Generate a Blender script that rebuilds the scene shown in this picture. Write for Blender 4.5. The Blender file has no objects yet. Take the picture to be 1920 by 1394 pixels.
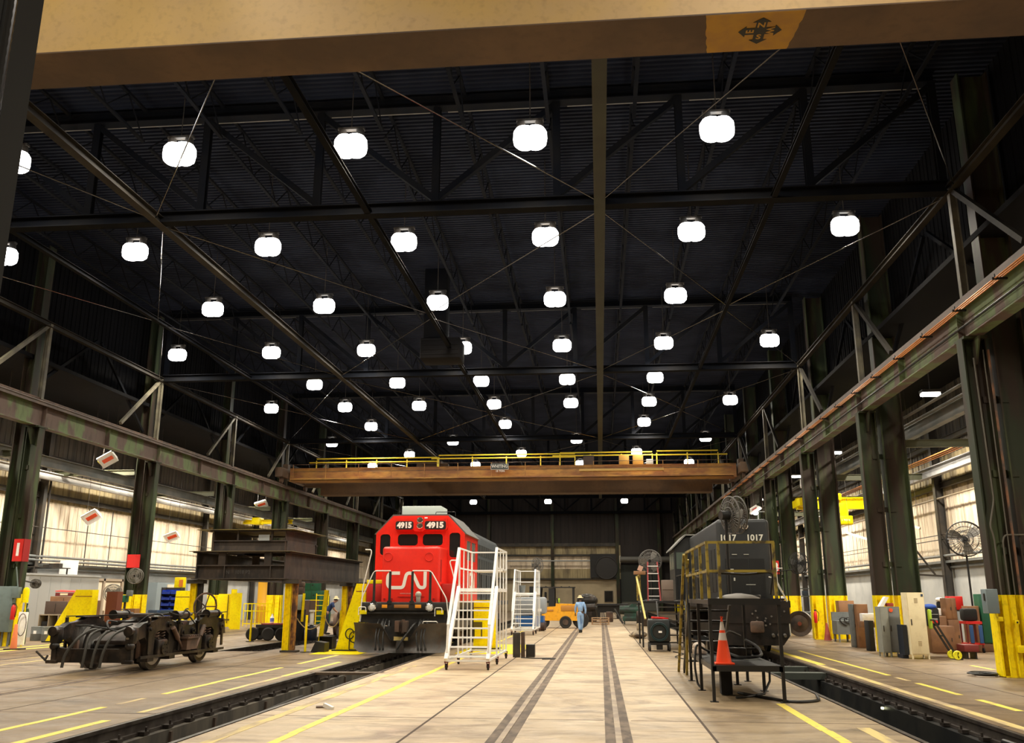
import bpy, bmesh, math, random
from mathutils import Vector, Matrix, Euler
R_ = math.radians
PI = math.pi
SC = bpy.context.scene
COL = SC.collection

# ---------------------------------------------------------------- camera
cam_data = bpy.data.cameras.new('camera')
cam_data.sensor_width = 36.0
cam_data.lens = 36.0 * 1672.0 / 1920.0
cam_data.clip_end = 400
cam = bpy.data.objects.new('camera', cam_data)
COL.objects.link(cam)
cam.location = (0, 0, 1.75)
_p, _y, _r = 0.2471, 0.0965, 0.0017
_f = Vector((-math.sin(_y) * math.cos(_p), math.cos(_y) * math.cos(_p), math.sin(_p)))
_rt = Vector((math.cos(_y), math.sin(_y), 0))
_u = _rt.cross(_f)
_r2 = math.cos(_r) * _rt + math.sin(_r) * _u
_u2 = -math.sin(_r) * _rt + math.cos(_r) * _u
cam.rotation_euler = Matrix((_r2, _u2, -_f)).transposed().to_euler()
SC.camera = cam

# ---------------------------------------------------------------- world, exposure
world = bpy.data.worlds.new('world')
SC.world = world
world.use_nodes = True
world.node_tree.nodes['Background'].inputs[0].default_value = (0.6, 0.7, 1.0, 1)
world.node_tree.nodes['Background'].inputs[1].default_value = 0.015
SC.view_settings.view_transform = 'Standard'
SC.view_settings.look = 'None'
SC.view_settings.gamma = 1
SC.view_settings.exposure = 0.0
HIGH_BAY_W = 270.0
AISLE_W = 640.0


def area_lamp(name, loc, w, size, color=(1.0, 0.92, 0.80), parent=None, spread=165, rot=(0, 0, 0)):
    d = bpy.data.lights.new(name, 'AREA')
    d.shape = 'DISK'
    d.size = size
    d.energy = w
    d.color = color
    d.spread = R_(spread)
    o = bpy.data.objects.new(name, d)
    COL.objects.link(o)
    o.parent = parent
    o.location = loc
    o.rotation_euler = rot
    return o


# ---------------------------------------------------------------- materials
MATS = {}


def mat(name, col, rough=0.6, metal=0.0, col2=None, scale=3.0, stretch=(1, 1, 1), lo=0.4, hi=0.6,
        col3=None, scale3=14.0, amt3=0.35, emit=None, estr=0.0, bump=0.0, spec=0.5, detail=5.0, alpha=None, coat=0.0):
    if name in MATS:
        return MATS[name]
    m = bpy.data.materials.new(name)
    m.use_nodes = True
    nt = m.node_tree
    b = nt.nodes['Principled BSDF']
    b.inputs['Roughness'].default_value = rough
    b.inputs['Metallic'].default_value = metal
    b.inputs['Specular IOR Level'].default_value = spec
    b.inputs['Base Color'].default_value = (*col, 1)
    if coat:
        b.inputs['Coat Weight'].default_value = coat
    if emit:
        b.inputs['Emission Color'].default_value = (*emit, 1)
        b.inputs['Emission Strength'].default_value = estr
    if alpha is not None:
        b.inputs['Alpha'].default_value = alpha
    if col2 or col3 or bump:
        tc = nt.nodes.new('ShaderNodeNewGeometry')
        mp = nt.nodes.new('ShaderNodeMapping')
        mp.inputs['Scale'].default_value = stretch
        nt.links.new(tc.outputs['Position'], mp.inputs['Vector'])
        last = None
        if col2:
            n = nt.nodes.new('ShaderNodeTexNoise')
            n.inputs['Scale'].default_value = scale
            n.inputs['Detail'].default_value = detail
            nt.links.new(mp.outputs[0], n.inputs['Vector'])
            r = nt.nodes.new('ShaderNodeMapRange')
            r.inputs[1].default_value = lo
            r.inputs[2].default_value = hi
            nt.links.new(n.outputs[0], r.inputs[0])
            x = nt.nodes.new('ShaderNodeMix')
            x.data_type = 'RGBA'
            x.inputs[6].default_value = (*col, 1)
            x.inputs[7].default_value = (*col2, 1)
            nt.links.new(r.outputs[0], x.inputs[0])
            last = x.outputs[2]
        if col3:
            n = nt.nodes.new('ShaderNodeTexNoise')
            n.inputs['Scale'].default_value = scale3
            n.inputs['Detail'].default_value = 6
            nt.links.new(mp.outputs[0], n.inputs['Vector'])
            r = nt.nodes.new('ShaderNodeMapRange')
            r.inputs[1].default_value = 0.5
            r.inputs[2].default_value = 0.75
            r.inputs[4].default_value = amt3
            nt.links.new(n.outputs[0], r.inputs[0])
            x = nt.nodes.new('ShaderNodeMix')
            x.data_type = 'RGBA'
            x.inputs[6].default_value = (*col, 1)
            x.inputs[7].default_value = (*col3, 1)
            nt.links.new(r.outputs[0], x.inputs[0])
            if last:
                nt.links.new(last, x.inputs[6])
            last = x.outputs[2]
        if last:
            nt.links.new(last, b.inputs['Base Color'])
        if bump:
            n = nt.nodes.new('ShaderNodeTexNoise')
            n.inputs['Scale'].default_value = scale3
            nt.links.new(mp.outputs[0], n.inputs['Vector'])
            bp = nt.nodes.new('ShaderNodeBump')
            bp.inputs['Strength'].default_value = bump
            bp.inputs['Distance'].default_value = 0.02
            nt.links.new(n.outputs[0], bp.inputs['Height'])
            nt.links.new(bp.outputs[0], b.inputs['Normal'])
    MATS[name] = m
    return m


# floor concrete: tan with broad stains, oil spots and fine grit
def floor_mat(name, base, stain, light):
    m = mat(name, base, rough=0.55, spec=0.35)
    nt = m.node_tree
    b = nt.nodes['Principled BSDF']
    g = nt.nodes.new('ShaderNodeNewGeometry')

    def noise(sc, st=(1, 1, 1), det=8, dist=0.0):
        mp = nt.nodes.new('ShaderNodeMapping')
        mp.inputs['Scale'].default_value = st
        nt.links.new(g.outputs['Position'], mp.inputs['Vector'])
        n = nt.nodes.new('ShaderNodeTexNoise')
        n.inputs['Scale'].default_value = sc
        n.inputs['Detail'].default_value = det
        n.inputs['Roughness'].default_value = 0.65
        n.inputs['Distortion'].default_value = dist
        nt.links.new(mp.outputs[0], n.inputs['Vector'])
        return n.outputs[0]

    def rng(s, a, c, lo=0, hi=1):
        r = nt.nodes.new('ShaderNodeMapRange')
        r.inputs[1].default_value = a
        r.inputs[2].default_value = c
        r.inputs[3].default_value = lo
        r.inputs[4].default_value = hi
        nt.links.new(s, r.inputs[0])
        return r.outputs[0]

    def mix(f, a, c):
        x = nt.nodes.new('ShaderNodeMix')
        x.data_type = 'RGBA'
        nt.links.new(f, x.inputs[0])
        for i, v in ((6, a), (7, c)):
            if isinstance(v, tuple):
                x.inputs[i].default_value = (*v, 1)
            else:
                nt.links.new(v, x.inputs[i])
        return x.outputs[2]
    c = mix(rng(noise(0.35, (1, 0.5, 1)), 0.35, 0.65), base, light)
    c = mix(rng(noise(0.7, (0.7, 1.1, 1), 9, 1.2), 0.48, 0.66, 0, 0.8), c, stain)
    c = mix(rng(noise(3.0, (0.35, 1.7, 1), 8, 0.8), 0.54, 0.70, 0, 0.75), c, stain)
    c = mix(rng(noise(2.2, (0.6, 1.4, 1), 9, 0.5), 0.56, 0.72, 0, 0.6), c, tuple(min(1.0, v * 1.25) for v in light))
    c = mix(rng(noise(22, (1, 1, 1), 5), 0.62, 0.75, 0, 0.45), c, (0.09, 0.065, 0.045))
    nt.links.new(c, b.inputs['Base Color'])
    nt.links.new(rng(noise(1.3), 0.3, 0.7, 0.32, 0.62), b.inputs['Roughness'])
    return m


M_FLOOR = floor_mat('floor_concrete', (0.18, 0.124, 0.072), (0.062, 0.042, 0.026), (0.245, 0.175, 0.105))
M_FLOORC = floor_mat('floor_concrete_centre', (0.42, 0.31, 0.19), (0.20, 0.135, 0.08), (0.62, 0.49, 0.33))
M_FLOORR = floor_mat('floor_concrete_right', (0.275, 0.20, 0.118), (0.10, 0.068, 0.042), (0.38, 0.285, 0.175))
M_APRON = mat('track_apron', (0.10, 0.072, 0.055), 0.8, col2=(0.19, 0.14, 0.10), scale=2.5, stretch=(2, 0.7, 1), lo=0.42, hi=0.6)
M_JOINT = mat('floor_joint', (0.07, 0.045, 0.03), 0.9)
M_RAILTOP = mat('rail_dusty', (0.36, 0.27, 0.175), 0.5, 0.3, col2=(0.22, 0.16, 0.11), scale=3)
M_RAIL = mat('rail_steel', (0.10, 0.085, 0.075), 0.45, 0.7, col2=(0.05, 0.04, 0.035), scale=4)
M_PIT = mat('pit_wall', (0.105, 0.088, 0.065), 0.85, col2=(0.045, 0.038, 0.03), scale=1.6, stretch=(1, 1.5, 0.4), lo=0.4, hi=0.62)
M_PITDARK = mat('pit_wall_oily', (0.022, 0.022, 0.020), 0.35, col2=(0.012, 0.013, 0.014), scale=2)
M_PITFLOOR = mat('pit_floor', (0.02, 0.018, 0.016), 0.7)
M_YLINE = mat('line_paint', (0.84, 0.68, 0.10), 0.6, col2=(0.62, 0.46, 0.16), scale=6, lo=0.55, hi=0.68)
M_YWORN = mat('worn_line_paint', (0.66, 0.52, 0.20), 0.7, col2=(0.40, 0.30, 0.185), scale=2.2, stretch=(2, 0.5, 1), lo=0.42, hi=0.60)
M_COLUMN = mat('column_camo', (0.026, 0.034, 0.018), 0.6, spec=0.25, col2=(0.036, 0.024, 0.017), scale=0.9, stretch=(2.0, 2.0, 0.35), lo=0.42, hi=0.55,
               col3=(0.085, 0.125, 0.045), scale3=1.3, amt3=0.7)
M_GIRDER = mat('girder_patchy', (0.15, 0.195, 0.095), 0.6, spec=0.2, col2=(0.14, 0.10, 0.085), scale=1.1, stretch=(1, 1, 0.45), lo=0.45, hi=0.52,
               col3=(0.05, 0.045, 0.035), scale3=3.5, amt3=0.5)
M_STEEL = mat('dark_steel', (0.035, 0.033, 0.030), 0.55, 0.2, col2=(0.06, 0.05, 0.04), scale=2)
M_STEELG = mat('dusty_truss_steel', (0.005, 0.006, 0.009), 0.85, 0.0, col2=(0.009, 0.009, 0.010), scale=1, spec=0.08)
M_STRUT = mat('strut_steel', (0.036, 0.032, 0.026), 0.7, 0.0, col2=(0.018, 0.016, 0.014), scale=1, spec=0.2)
M_STRUTL = mat('conduit_grey', (0.10, 0.09, 0.07), 0.5)
M_STRUTGR = mat('strut_green', (0.024, 0.030, 0.020), 0.6, col2=(0.016, 0.019, 0.014), scale=1)
M_HANGER = mat('hanger_beige', (0.16, 0.145, 0.10), 0.6, col2=(0.08, 0.072, 0.055), scale=1.5)
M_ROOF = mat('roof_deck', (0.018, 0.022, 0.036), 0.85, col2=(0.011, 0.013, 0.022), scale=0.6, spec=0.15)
M_GREYBEAM = mat('grey_beam', (0.13, 0.14, 0.14), 0.6, col2=(0.19, 0.19, 0.18), scale=1.2)
M_YELLOW = mat('yellow_paint', (0.96, 0.74, 0.0), 0.45, spec=0.3, col2=(0.82, 0.56, 0.0), scale=2.5, lo=0.5, hi=0.7, col3=(0.16, 0.09, 0.02), scale3=9, amt3=0.35)
M_YELLOWB = mat('bright_yellow_paint', (0.97, 0.82, 0.0), 0.4, spec=0.3, col2=(0.9, 0.7, 0.0), scale=1.5, col3=(0.2, 0.12, 0.02), scale3=16, amt3=0.25)
M_YELLOWD = mat('dirty_yellow_paint', (0.33, 0.25, 0.035), 0.6, col2=(0.06, 0.045, 0.02), scale=6, lo=0.45, hi=0.62)
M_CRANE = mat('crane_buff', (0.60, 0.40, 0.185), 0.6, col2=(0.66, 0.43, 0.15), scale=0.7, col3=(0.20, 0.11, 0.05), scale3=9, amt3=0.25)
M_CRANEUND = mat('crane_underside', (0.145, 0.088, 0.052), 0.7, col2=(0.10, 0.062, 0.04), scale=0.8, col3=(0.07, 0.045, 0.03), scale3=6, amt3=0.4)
M_ORANGE = mat('crane_orange', (0.26, 0.10, 0.025), 0.55, col2=(0.46, 0.23, 0.04), scale=0.6, stretch=(1, 1, 3), lo=0.4, hi=0.62, col3=(0.10, 0.05, 0.02), scale3=2.5, amt3=0.6)
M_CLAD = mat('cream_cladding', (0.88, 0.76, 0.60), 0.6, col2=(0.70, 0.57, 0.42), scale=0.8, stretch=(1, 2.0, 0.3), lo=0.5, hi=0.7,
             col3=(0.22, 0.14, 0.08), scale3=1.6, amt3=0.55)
M_CLADUP = mat('dark_cladding', (0.085, 0.072, 0.055), 0.7, col2=(0.04, 0.034, 0.028), scale=1.2, stretch=(1, 2.5, 0.2), lo=0.4, hi=0.6)  # darker, streaky cladding tone for the top band of the side walls
M_CLADMID = mat('streaky_cladding', (0.42, 0.34, 0.19), 0.65, col2=(0.19, 0.15, 0.09), scale=1.2, stretch=(1, 2.5, 0.3), lo=0.45, hi=0.65)  # mid-tone streaky cladding, between the cream and the darkest band
M_BLOCK = mat('grey_block_wall', (0.48, 0.49, 0.48), 0.7, col2=(0.40, 0.41, 0.41), scale=1)
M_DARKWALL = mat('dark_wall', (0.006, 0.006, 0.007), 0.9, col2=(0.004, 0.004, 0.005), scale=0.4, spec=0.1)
M_FARWALL = mat('far_dark_wall', (0.035, 0.028, 0.026), 0.9, col2=(0.025, 0.021, 0.02), scale=0.4, stretch=(3, 1, 0.3))
M_BLACK = mat('black_paint', (0.012, 0.012, 0.013), 0.45)
M_BLACKM = mat('black_matt', (0.010, 0.010, 0.010), 0.85)
M_RUBBER = mat('rubber', (0.015, 0.014, 0.013), 0.75)
M_WHITE = mat('white_paint', (0.92, 0.91, 0.89), 0.5, col3=(0.4, 0.36, 0.3), scale3=12, amt3=0.2)
M_ALU = mat('aluminium', (0.62, 0.62, 0.60), 0.35, 0.7)
M_ALUP = mat('pale_aluminium', (0.88, 0.88, 0.87), 0.45, 0.0)
M_RED = mat('red_paint', (0.72, 0.02, 0.018), 0.4, col2=(0.60, 0.018, 0.015), scale=2)
M_REDD = mat('dark_red', (0.16, 0.02, 0.018), 0.5)
M_COPPER = mat('copper_bar', (0.75, 0.30, 0.10), 0.4, 0.3)
M_GREYM = mat('grey_machine', (0.15, 0.165, 0.165), 0.5, col3=(0.05, 0.05, 0.05), scale3=7, amt3=0.4)
M_GREYL = mat('light_grey_metal', (0.34, 0.36, 0.36), 0.5, col3=(0.15, 0.15, 0.15), scale3=7, amt3=0.3)
M_BROWN = mat('brown_cabinet', (0.26, 0.125, 0.055), 0.5, col2=(0.20, 0.095, 0.045), scale=3)
M_CREAM = mat('cream_locker', (0.80, 0.71, 0.47), 0.45, col3=(0.4, 0.3, 0.15), scale3=6, amt3=0.25)
M_GREEN = mat('green_paint', (0.01, 0.11, 0.055), 0.45, col3=(0.02, 0.04, 0.02), scale3=7, amt3=0.4)
M_BLUE = mat('blue_plastic', (0.015, 0.05, 0.42), 0.4)
M_BLUED = mat('dull_blue', (0.04, 0.07, 0.13), 0.5)
M_GREASE = mat('greasy_iron', (0.012, 0.0105, 0.0095), 0.36, 0.2, col2=(0.070, 0.050, 0.037), scale=2.5, lo=0.45, hi=0.7, col3=(0.012, 0.010, 0.009), scale3=11, amt3=0.8, bump=0.35)
M_RUST = mat('rusty_iron', (0.13, 0.075, 0.05), 0.65, 0.1, col2=(0.06, 0.04, 0.03), scale=3)
M_RIM = mat('bare_wheel_steel', (0.42, 0.40, 0.38), 0.35, 0.8)
M_BEAM = mat('dark_fabricated_beam', (0.060, 0.045, 0.036), 0.6, 0.1, col2=(0.028, 0.024, 0.022), scale=1.5, stretch=(1.5, 1.5, 0.5), col3=(0.15, 0.11, 0.08), scale3=7, amt3=0.35)
M_SKIN = mat('skin', (0.42, 0.22, 0.14), 0.55)
M_SKIND = mat('dark_skin', (0.11, 0.055, 0.035), 0.55)
M_COVERALL = mat('light_blue_coverall', (0.34, 0.53, 0.82), 0.85, col2=(0.22, 0.38, 0.68), scale=5)
M_NAVY = mat('navy_shirt', (0.014, 0.033, 0.11), 0.85)
M_JEANS = mat('dark_jeans', (0.012, 0.016, 0.028), 0.85)
M_HAT = mat('straw_hat', (0.70, 0.60, 0.36), 0.8)
M_HOSE = mat('black_hose', (0.014, 0.014, 0.014), 0.5)
M_WOOD = mat('pallet_wood', (0.55, 0.36, 0.20), 0.75, col2=(0.36, 0.22, 0.12), scale=4)
M_CARD = mat('cardboard', (0.30, 0.155, 0.075), 0.7)
M_GLASSD = mat('dark_glass', (0.012, 0.013, 0.015), 0.08, spec=0.8)
M_ROD = mat('bare_rod', (0.13, 0.13, 0.14), 0.22, 1.0)
M_LENS = mat('glowing_lens', (1, 1, 1), 0.3, emit=(1.0, 0.98, 0.95), estr=14.0)
M_LENSA = mat('aisle_glowing_lens', (1, 1, 1), 0.3, emit=(1.0, 0.97, 0.90), estr=14.0)
M_CHROME = mat('chrome', (0.8, 0.8, 0.8), 0.12, 1.0)


# ---------------------------------------------------------------- mesh builder
def basis(d):
    d = d.normalized()
    up = Vector((0, 0, 1)) if abs(d.z) < 0.95 else Vector((0, 1, 0))
    s = d.cross(up).normalized()
    return d, s, s.cross(d).normalized()


class G:
    def __init__(self):
        self.v = []
        self.f = []
        self.sm = []

    def add(self, vs, fs, smooth=False):
        n = len(self.v)
        self.v += [Vector(p) for p in vs]
        self.f += [tuple(i + n for i in q) for q in fs]
        self.sm += [smooth] * len(fs)
        return self

    def b(self, x0, x1, y0, y1, z0, z1):
        x0, x1 = min(x0, x1), max(x0, x1)
        y0, y1 = min(y0, y1), max(y0, y1)
        z0, z1 = min(z0, z1), max(z0, z1)
        return self.add([(x0, y0, z0), (x1, y0, z0), (x1, y1, z0), (x0, y1, z0), (x0, y0, z1), (x1, y0, z1), (x1, y1, z1), (x0, y1, z1)],
                        [(0, 3, 2, 1), (4, 5, 6, 7), (0, 1, 5, 4), (1, 2, 6, 5), (2, 3, 7, 6), (3, 0, 4, 7)])

    def cb(self, c, s, rot=None, ch=0.0):
        """box at centre c, size s, optional rotation (euler tuple or matrix) and chamfer"""
        bm = bmesh.new()
        bmesh.ops.create_cube(bm, size=1.0)
        bmesh.ops.scale(bm, vec=Vector(s), verts=bm.verts)
        if ch > 0:
            bmesh.ops.bevel(bm, geom=list(bm.edges), offset=ch, segments=2, profile=0.5, affect='EDGES')
        m = Matrix.Translation(Vector(c))
        if rot is not None:
            m = m @ (rot.to_4x4() if isinstance(rot, Matrix) else Euler(rot).to_matrix().to_4x4())
        bm.transform(m)
        bm.verts.index_update()
        self.add([v.co.copy() for v in bm.verts], [tuple(v.index for v in f.verts) for f in bm.faces])
        bm.free()
        return self

    def cyl(self, p, q, r, r2=None, n=12, cap=True, smooth=True):
        p, q = Vector(p), Vector(q)
        r2 = r if r2 is None else r2
        d, s, u = basis(q - p)
        vs = []
        for c, rr in ((p, r), (q, r2)):
            for i in range(n):
                a = 2 * PI * i / n
                vs.append(c + s * math.cos(a) * rr + u * math.sin(a) * rr)
        self.add(vs, [(i, (i + 1) % n, n + (i + 1) % n, n + i) for i in range(n)], smooth)
        if cap:
            self.add(vs, [tuple(range(n - 1, -1, -1)), tuple(range(n, 2 * n))])
        return self

    def bar(self, p, q, w, h, up=None):
        p, q = Vector(p), Vector(q)
        d, s, u = basis(q - p)
        if up is not None:
            s = d.cross(Vector(up)).normalized()
            u = s.cross(d).normalized()
        vs = []
        for c in (p, q):
            for a, e in ((-1, -1), (1, -1), (1, 1), (-1, 1)):
                vs.append(c + s * (a * w / 2) + u * (e * h / 2))
        return self.add(vs, [(0, 3, 2, 1), (4, 5, 6, 7), (0, 1, 5, 4), (1, 2, 6, 5), (2, 3, 7, 6), (3, 0, 4, 7)])

    def ib(self, p, q, w, h, tf=0.02, tw=0.014, up=(0, 0, 1)):
        """I beam between p and q, flanges normal to up"""
        p, q, up = Vector(p), Vector(q), Vector(up)
        d = (q - p).normalized()
        s = d.cross(up).normalized()
        u = s.cross(d).normalized()
        o = u * (h / 2 - tf / 2)
        self.bar(p + o, q + o, w, tf, u)
        self.bar(p - o, q - o, w, tf, u)
        self.bar(p, q, tw, h - 2 * tf, u)
        return self

    def path(self, pts, r, n=8, closed=False):
        pts = [Vector(p) for p in pts]
        k = len(pts)
        rings = []
        pu = None
        for i, p in enumerate(pts):
            if closed:
                d = pts[(i + 1) % k] - pts[i - 1]
            else:
                d = pts[min(i + 1, k - 1)] - pts[max(i - 1, 0)]
            d = d.normalized()
            if pu is None:
                _, s, u = basis(d)
            else:
                s = d.cross(pu)
                s = s.normalized() if s.length > 1e-6 else basis(d)[1]
                u = s.cross(d).normalized()
            pu = u
            rr = r[i] if isinstance(r, (list, tuple)) else r
            rings.append([p + s * math.cos(2 * PI * j / n) * rr + u * math.sin(2 * PI * j / n) * rr for j in range(n)])
        vs = [v for ring in rings for v in ring]
        fs = []
        for i in range(k if closed else k - 1):
            a, c = i * n, ((i + 1) % k) * n
            fs += [(a + j, a + (j + 1) % n, c + (j + 1) % n, c + j) for j in range(n)]
        self.add(vs, fs, True)
        if not closed:
            self.add(rings[0] + rings[-1], [tuple(range(n - 1, -1, -1)), tuple(range(n, 2 * n))])
        return self

    def prism(self, poly, axis, a, c):
        """polygon given in the plane normal to axis, extruded from a to c. axis x:(y,z) y:(x,z) z:(x,y)"""
        def mk(p, t):
            return {'x': (t, p[0], p[1]), 'y': (p[0], t, p[1]), 'z': (p[0], p[1], t)}[axis]
        n = len(poly)
        vs = [mk(p, a) for p in poly] + [mk(p, c) for p in poly]
        return self.add(vs, [tuple(range(n - 1, -1, -1)), tuple(range(n, 2 * n))] + [(i, (i + 1) % n, n + (i + 1) % n, n + i) for i in range(n)])

    def lathe(self, prof, c=(0, 0, 0), d=(0, 0, 1), n=20, smooth=True):
        d, s, u = basis(Vector(d))
        c = Vector(c)
        vs = []
        for r, t in prof:
            for i in range(n):
                a = 2 * PI * i / n
                vs.append(c + d * t + s * (math.cos(a) * r) + u * (math.sin(a) * r))
        fs = []
        for k in range(len(prof) - 1):
            fs += [(k * n + i, k * n + (i + 1) % n, (k + 1) * n + (i + 1) % n, (k + 1) * n + i) for i in range(n)]
        self.add(vs, fs, smooth)
        if prof[0][0] > 1e-4:
            self.add(vs[:n], [tuple(range(n - 1, -1, -1))])
        if prof[-1][0] > 1e-4:
            self.add(vs[-n:], [tuple(range(n))])
        return self

    def ell(self, c, r, n=16, m=10, rot=None):
        c = Vector(c)
        R = Euler(rot).to_matrix() if rot else Matrix.Identity(3)
        vs, fs = [], []
        for i in range(1, m):
            t = PI * i / m
            for j in range(n):
                a = 2 * PI * j / n
                vs.append(c + R @ Vector((r[0] * math.sin(t) * math.cos(a), r[1] * math.sin(t) * math.sin(a), r[2] * math.cos(t))))
        vs += [c + R @ Vector((0, 0, r[2])), c + R @ Vector((0, 0, -r[2]))]
        for i in range(m - 2):
            fs += [(i * n + j, (i + 1) * n + j, (i + 1) * n + (j + 1) % n, i * n + (j + 1) % n) for j in range(n)]
        T, Bt = len(vs) - 2, len(vs) - 1
        fs += [(T, j, (j + 1) % n) for j in range(n)] + [(Bt, (m - 2) * n + (j + 1) % n, (m - 2) * n + j) for j in range(n)]
        return self.add(vs, fs, True)

    def ring(self, c, axis, R, r, n=24, m=6):
        d, s, u = basis(Vector(axis))
        c = Vector(c)
        return self.path([c + s * math.cos(2 * PI * i / n) * R + u * math.sin(2 * PI * i / n) * R for i in range(n)], r, m, closed=True)

    def xf(self, M):
        self.v = [M @ p for p in self.v]
        return self


def fillet(pts, r, n=5, closed=False):
    """round the corners of a polyline"""
    pts = [Vector(p) for p in pts]
    out = []
    k = len(pts)
    for i, p in enumerate(pts):
        if not closed and i in (0, k - 1):
            out.append(p)
            continue
        a, c = pts[i - 1] - p, pts[(i + 1) % k] - p
        t = min(r, a.length * 0.49, c.length * 0.49)
        A, C = p + a.normalized() * t, p + c.normalized() * t
        for j in range(n + 1):
            s = j / n
            out.append(A * (1 - s) ** 2 + p * 2 * s * (1 - s) + C * s * s)
    return out


def make(name, g, m, parent=None, world=True):
    me = bpy.data.meshes.new(name)
    vs = g.v
    if parent is not None and world:
        inv = parent['_inv']
        inv = Matrix([list(r) for r in inv])
        vs = [inv @ p for p in vs]
    me.from_pydata([tuple(p) for p in vs], [], g.f)
    me.polygons.foreach_set('use_smooth', g.sm)
    bm = bmesh.new()
    bm.from_mesh(me)
    bmesh.ops.remove_doubles(bm, verts=bm.verts, dist=1e-5)
    bmesh.ops.recalc_face_normals(bm, faces=bm.faces)
    bm.to_mesh(me)
    bm.free()
    me.materials.append(m)
    try:
        me.set_sharp_from_angle(angle=R_(40))
    except Exception:
        pass
    o = bpy.data.objects.new(name, me)
    COL.objects.link(o)
    if parent is not None:
        o.parent = parent
    return o


def tag(o, label, cat, group=None, kind=None):
    o['label'] = label
    o['category'] = cat
    if group:
        o['group'] = group
    if kind:
        o['kind'] = kind
    return o


TINV = []


def thing(name, label, cat, loc=(0, 0, 0), rz=0.0, group=None):
    """an Empty at the base of a thing; its parts are given in world coordinates when rz == 0, else local"""
    o = bpy.data.objects.new(name, None)
    COL.objects.link(o)
    o.empty_display_size = 0.1
    o.location = loc
    o.rotation_euler = (0, 0, rz)
    tag(o, label, cat, group)
    M = (Matrix.Translation(Vector(loc)) @ Matrix.Rotation(rz, 4, 'Z')).inverted()
    o['_inv'] = [list(r) for r in M]
    TINV.append(o)
    return o


def part(name, g, m, parent, label=None, world=True, kind=None):
    """part of a thing (world coordinates) or sub-part of a part (same coordinates as the part's thing)"""
    if '_inv' in parent:
        o = make(name, g, m, parent, world)
    else:
        root = parent.parent
        if '_inv' not in root:
            root = root.parent
        o = make(name, g, m, root, world)
        o.parent = parent
    if label:
        o['label'] = label
    if kind:
        o['kind'] = kind
    return o


def solo(name, g, m, label, cat, group=None, loc=None, kind=None):
    """a thing that is one mesh, given in world coordinates; origin moved to its base"""
    if loc is None:
        xs = [p.x for p in g.v]
        ys = [p.y for p in g.v]
        zs = [p.z for p in g.v]
        loc = ((min(xs) + max(xs)) / 2, (min(ys) + max(ys)) / 2, min(zs))
    L = Vector(loc)
    g.v = [p - L for p in g.v]
    o = make(name, g, m)
    o.location = L
    tag(o, label, cat, group, kind)
    return o


def struct(name, g, m):
    o = make(name, g, m)
    o['kind'] = 'structure'
    return o


def dup(root, loc=None, rz=None, label=None, group=None):
    r = root.copy()
    COL.objects.link(r)
    if loc is not None:
        r.location = loc
    if rz is not None:
        r.rotation_euler = (0, 0, rz)
    if label:
        r['label'] = label
    if group:
        r['group'] = group
    for ch in list(root.children):
        c = ch.copy()
        COL.objects.link(c)
        c.parent = r
        for gg in ch.children:
            d = gg.copy()
            COL.objects.link(d)
            d.parent = c
    if '_inv' in r:
        TINV.append(r)
    return r


def text_g(s, size, M, depth=0.006, bold=0.0, align='CENTER', sx=1.0):
    """geometry of a line of lettering, laid in the local XY plane of M"""
    cu = bpy.data.curves.new('lettering', 'FONT')
    cu.body = s
    cu.size = size
    cu.extrude = depth
    cu.offset = bold
    cu.align_x = align
    cu.align_y = 'CENTER'
    cu.resolution_u = 3
    o = bpy.data.objects.new('lettering', cu)
    COL.objects.link(o)
    dg = bpy.context.evaluated_depsgraph_get()
    me = o.evaluated_get(dg).to_mesh()
    g = G()
    S = Matrix.Diagonal((sx, 1, 1, 1))
    g.add([M @ S @ v.co for v in me.vertices], [tuple(p.vertices) for p in me.polygons])
    o.evaluated_get(dg).to_mesh_clear()
    bpy.data.objects.remove(o)
    bpy.data.curves.remove(cu)
    return g


def face_cam(x, y, z):
    """matrix for lettering on a plane that faces -Y"""
    return Matrix.Translation((x, y, z)) @ Matrix.Rotation(PI / 2, 4, 'X')


ORD = ['nearest', 'second', 'third', 'fourth', 'fifth', 'sixth', 'seventh', 'eighth', 'ninth', 'tenth', 'eleventh', 'twelfth', 'thirteenth', 'fourteenth', 'fifteenth']
ORDL = ['first', 'second', 'third', 'fourth', 'fifth', 'sixth', 'seventh', 'eighth', 'ninth', 'tenth', 'eleventh', 'twelfth', 'thirteenth', 'fourteenth']
random.seed(7)

# ================================================================ SETTING
YN, YF = -6.0, 114.5          # building runs from behind the camera to the far wall
XL, XR = -26.8, 15.0          # outer walls of the two side aisles
XCL, XCR = -21.1, 9.25        # crane column lines
BAY = 9.14
BY = [22.2 + BAY * k for k in range(-3, 11)]
PITS = [(-6.01, YN, 112.0), (4.70, YN, 112.0), (-11.75, 29.4, 60.0)]

# floor: slabs left between the pit openings
f = G()
HW = 0.80
T = 0.25
xs = [XL - 0.4, -11.75 - HW, -11.75 + HW, -6.01 - HW, -6.01 + HW, 4.70 - HW, 4.70 + HW, XR + 0.4]
f.b(xs[0], xs[1], YN, YF + 0.4, -T, 0)
f.b(xs[1], xs[2], YN, 29.4, -T, 0)
f.b(xs[1], xs[2], 60.0, YF + 0.4, -T, 0)
f.b(xs[2], xs[3], YN, YF + 0.4, -T, 0)
f.b(xs[3], xs[4], 112, YF + 0.4, -T, 0)
f.b(xs[5], xs[6], 112, YF + 0.4, -T, 0)
f.b(xs[6], xs[7], YN, YF + 0.4, -T, 0)
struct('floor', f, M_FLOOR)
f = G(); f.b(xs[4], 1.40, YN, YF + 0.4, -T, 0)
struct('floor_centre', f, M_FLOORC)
f = G(); f.b(1.40, xs[5], YN, YF + 0.4, -T, 0)
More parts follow.
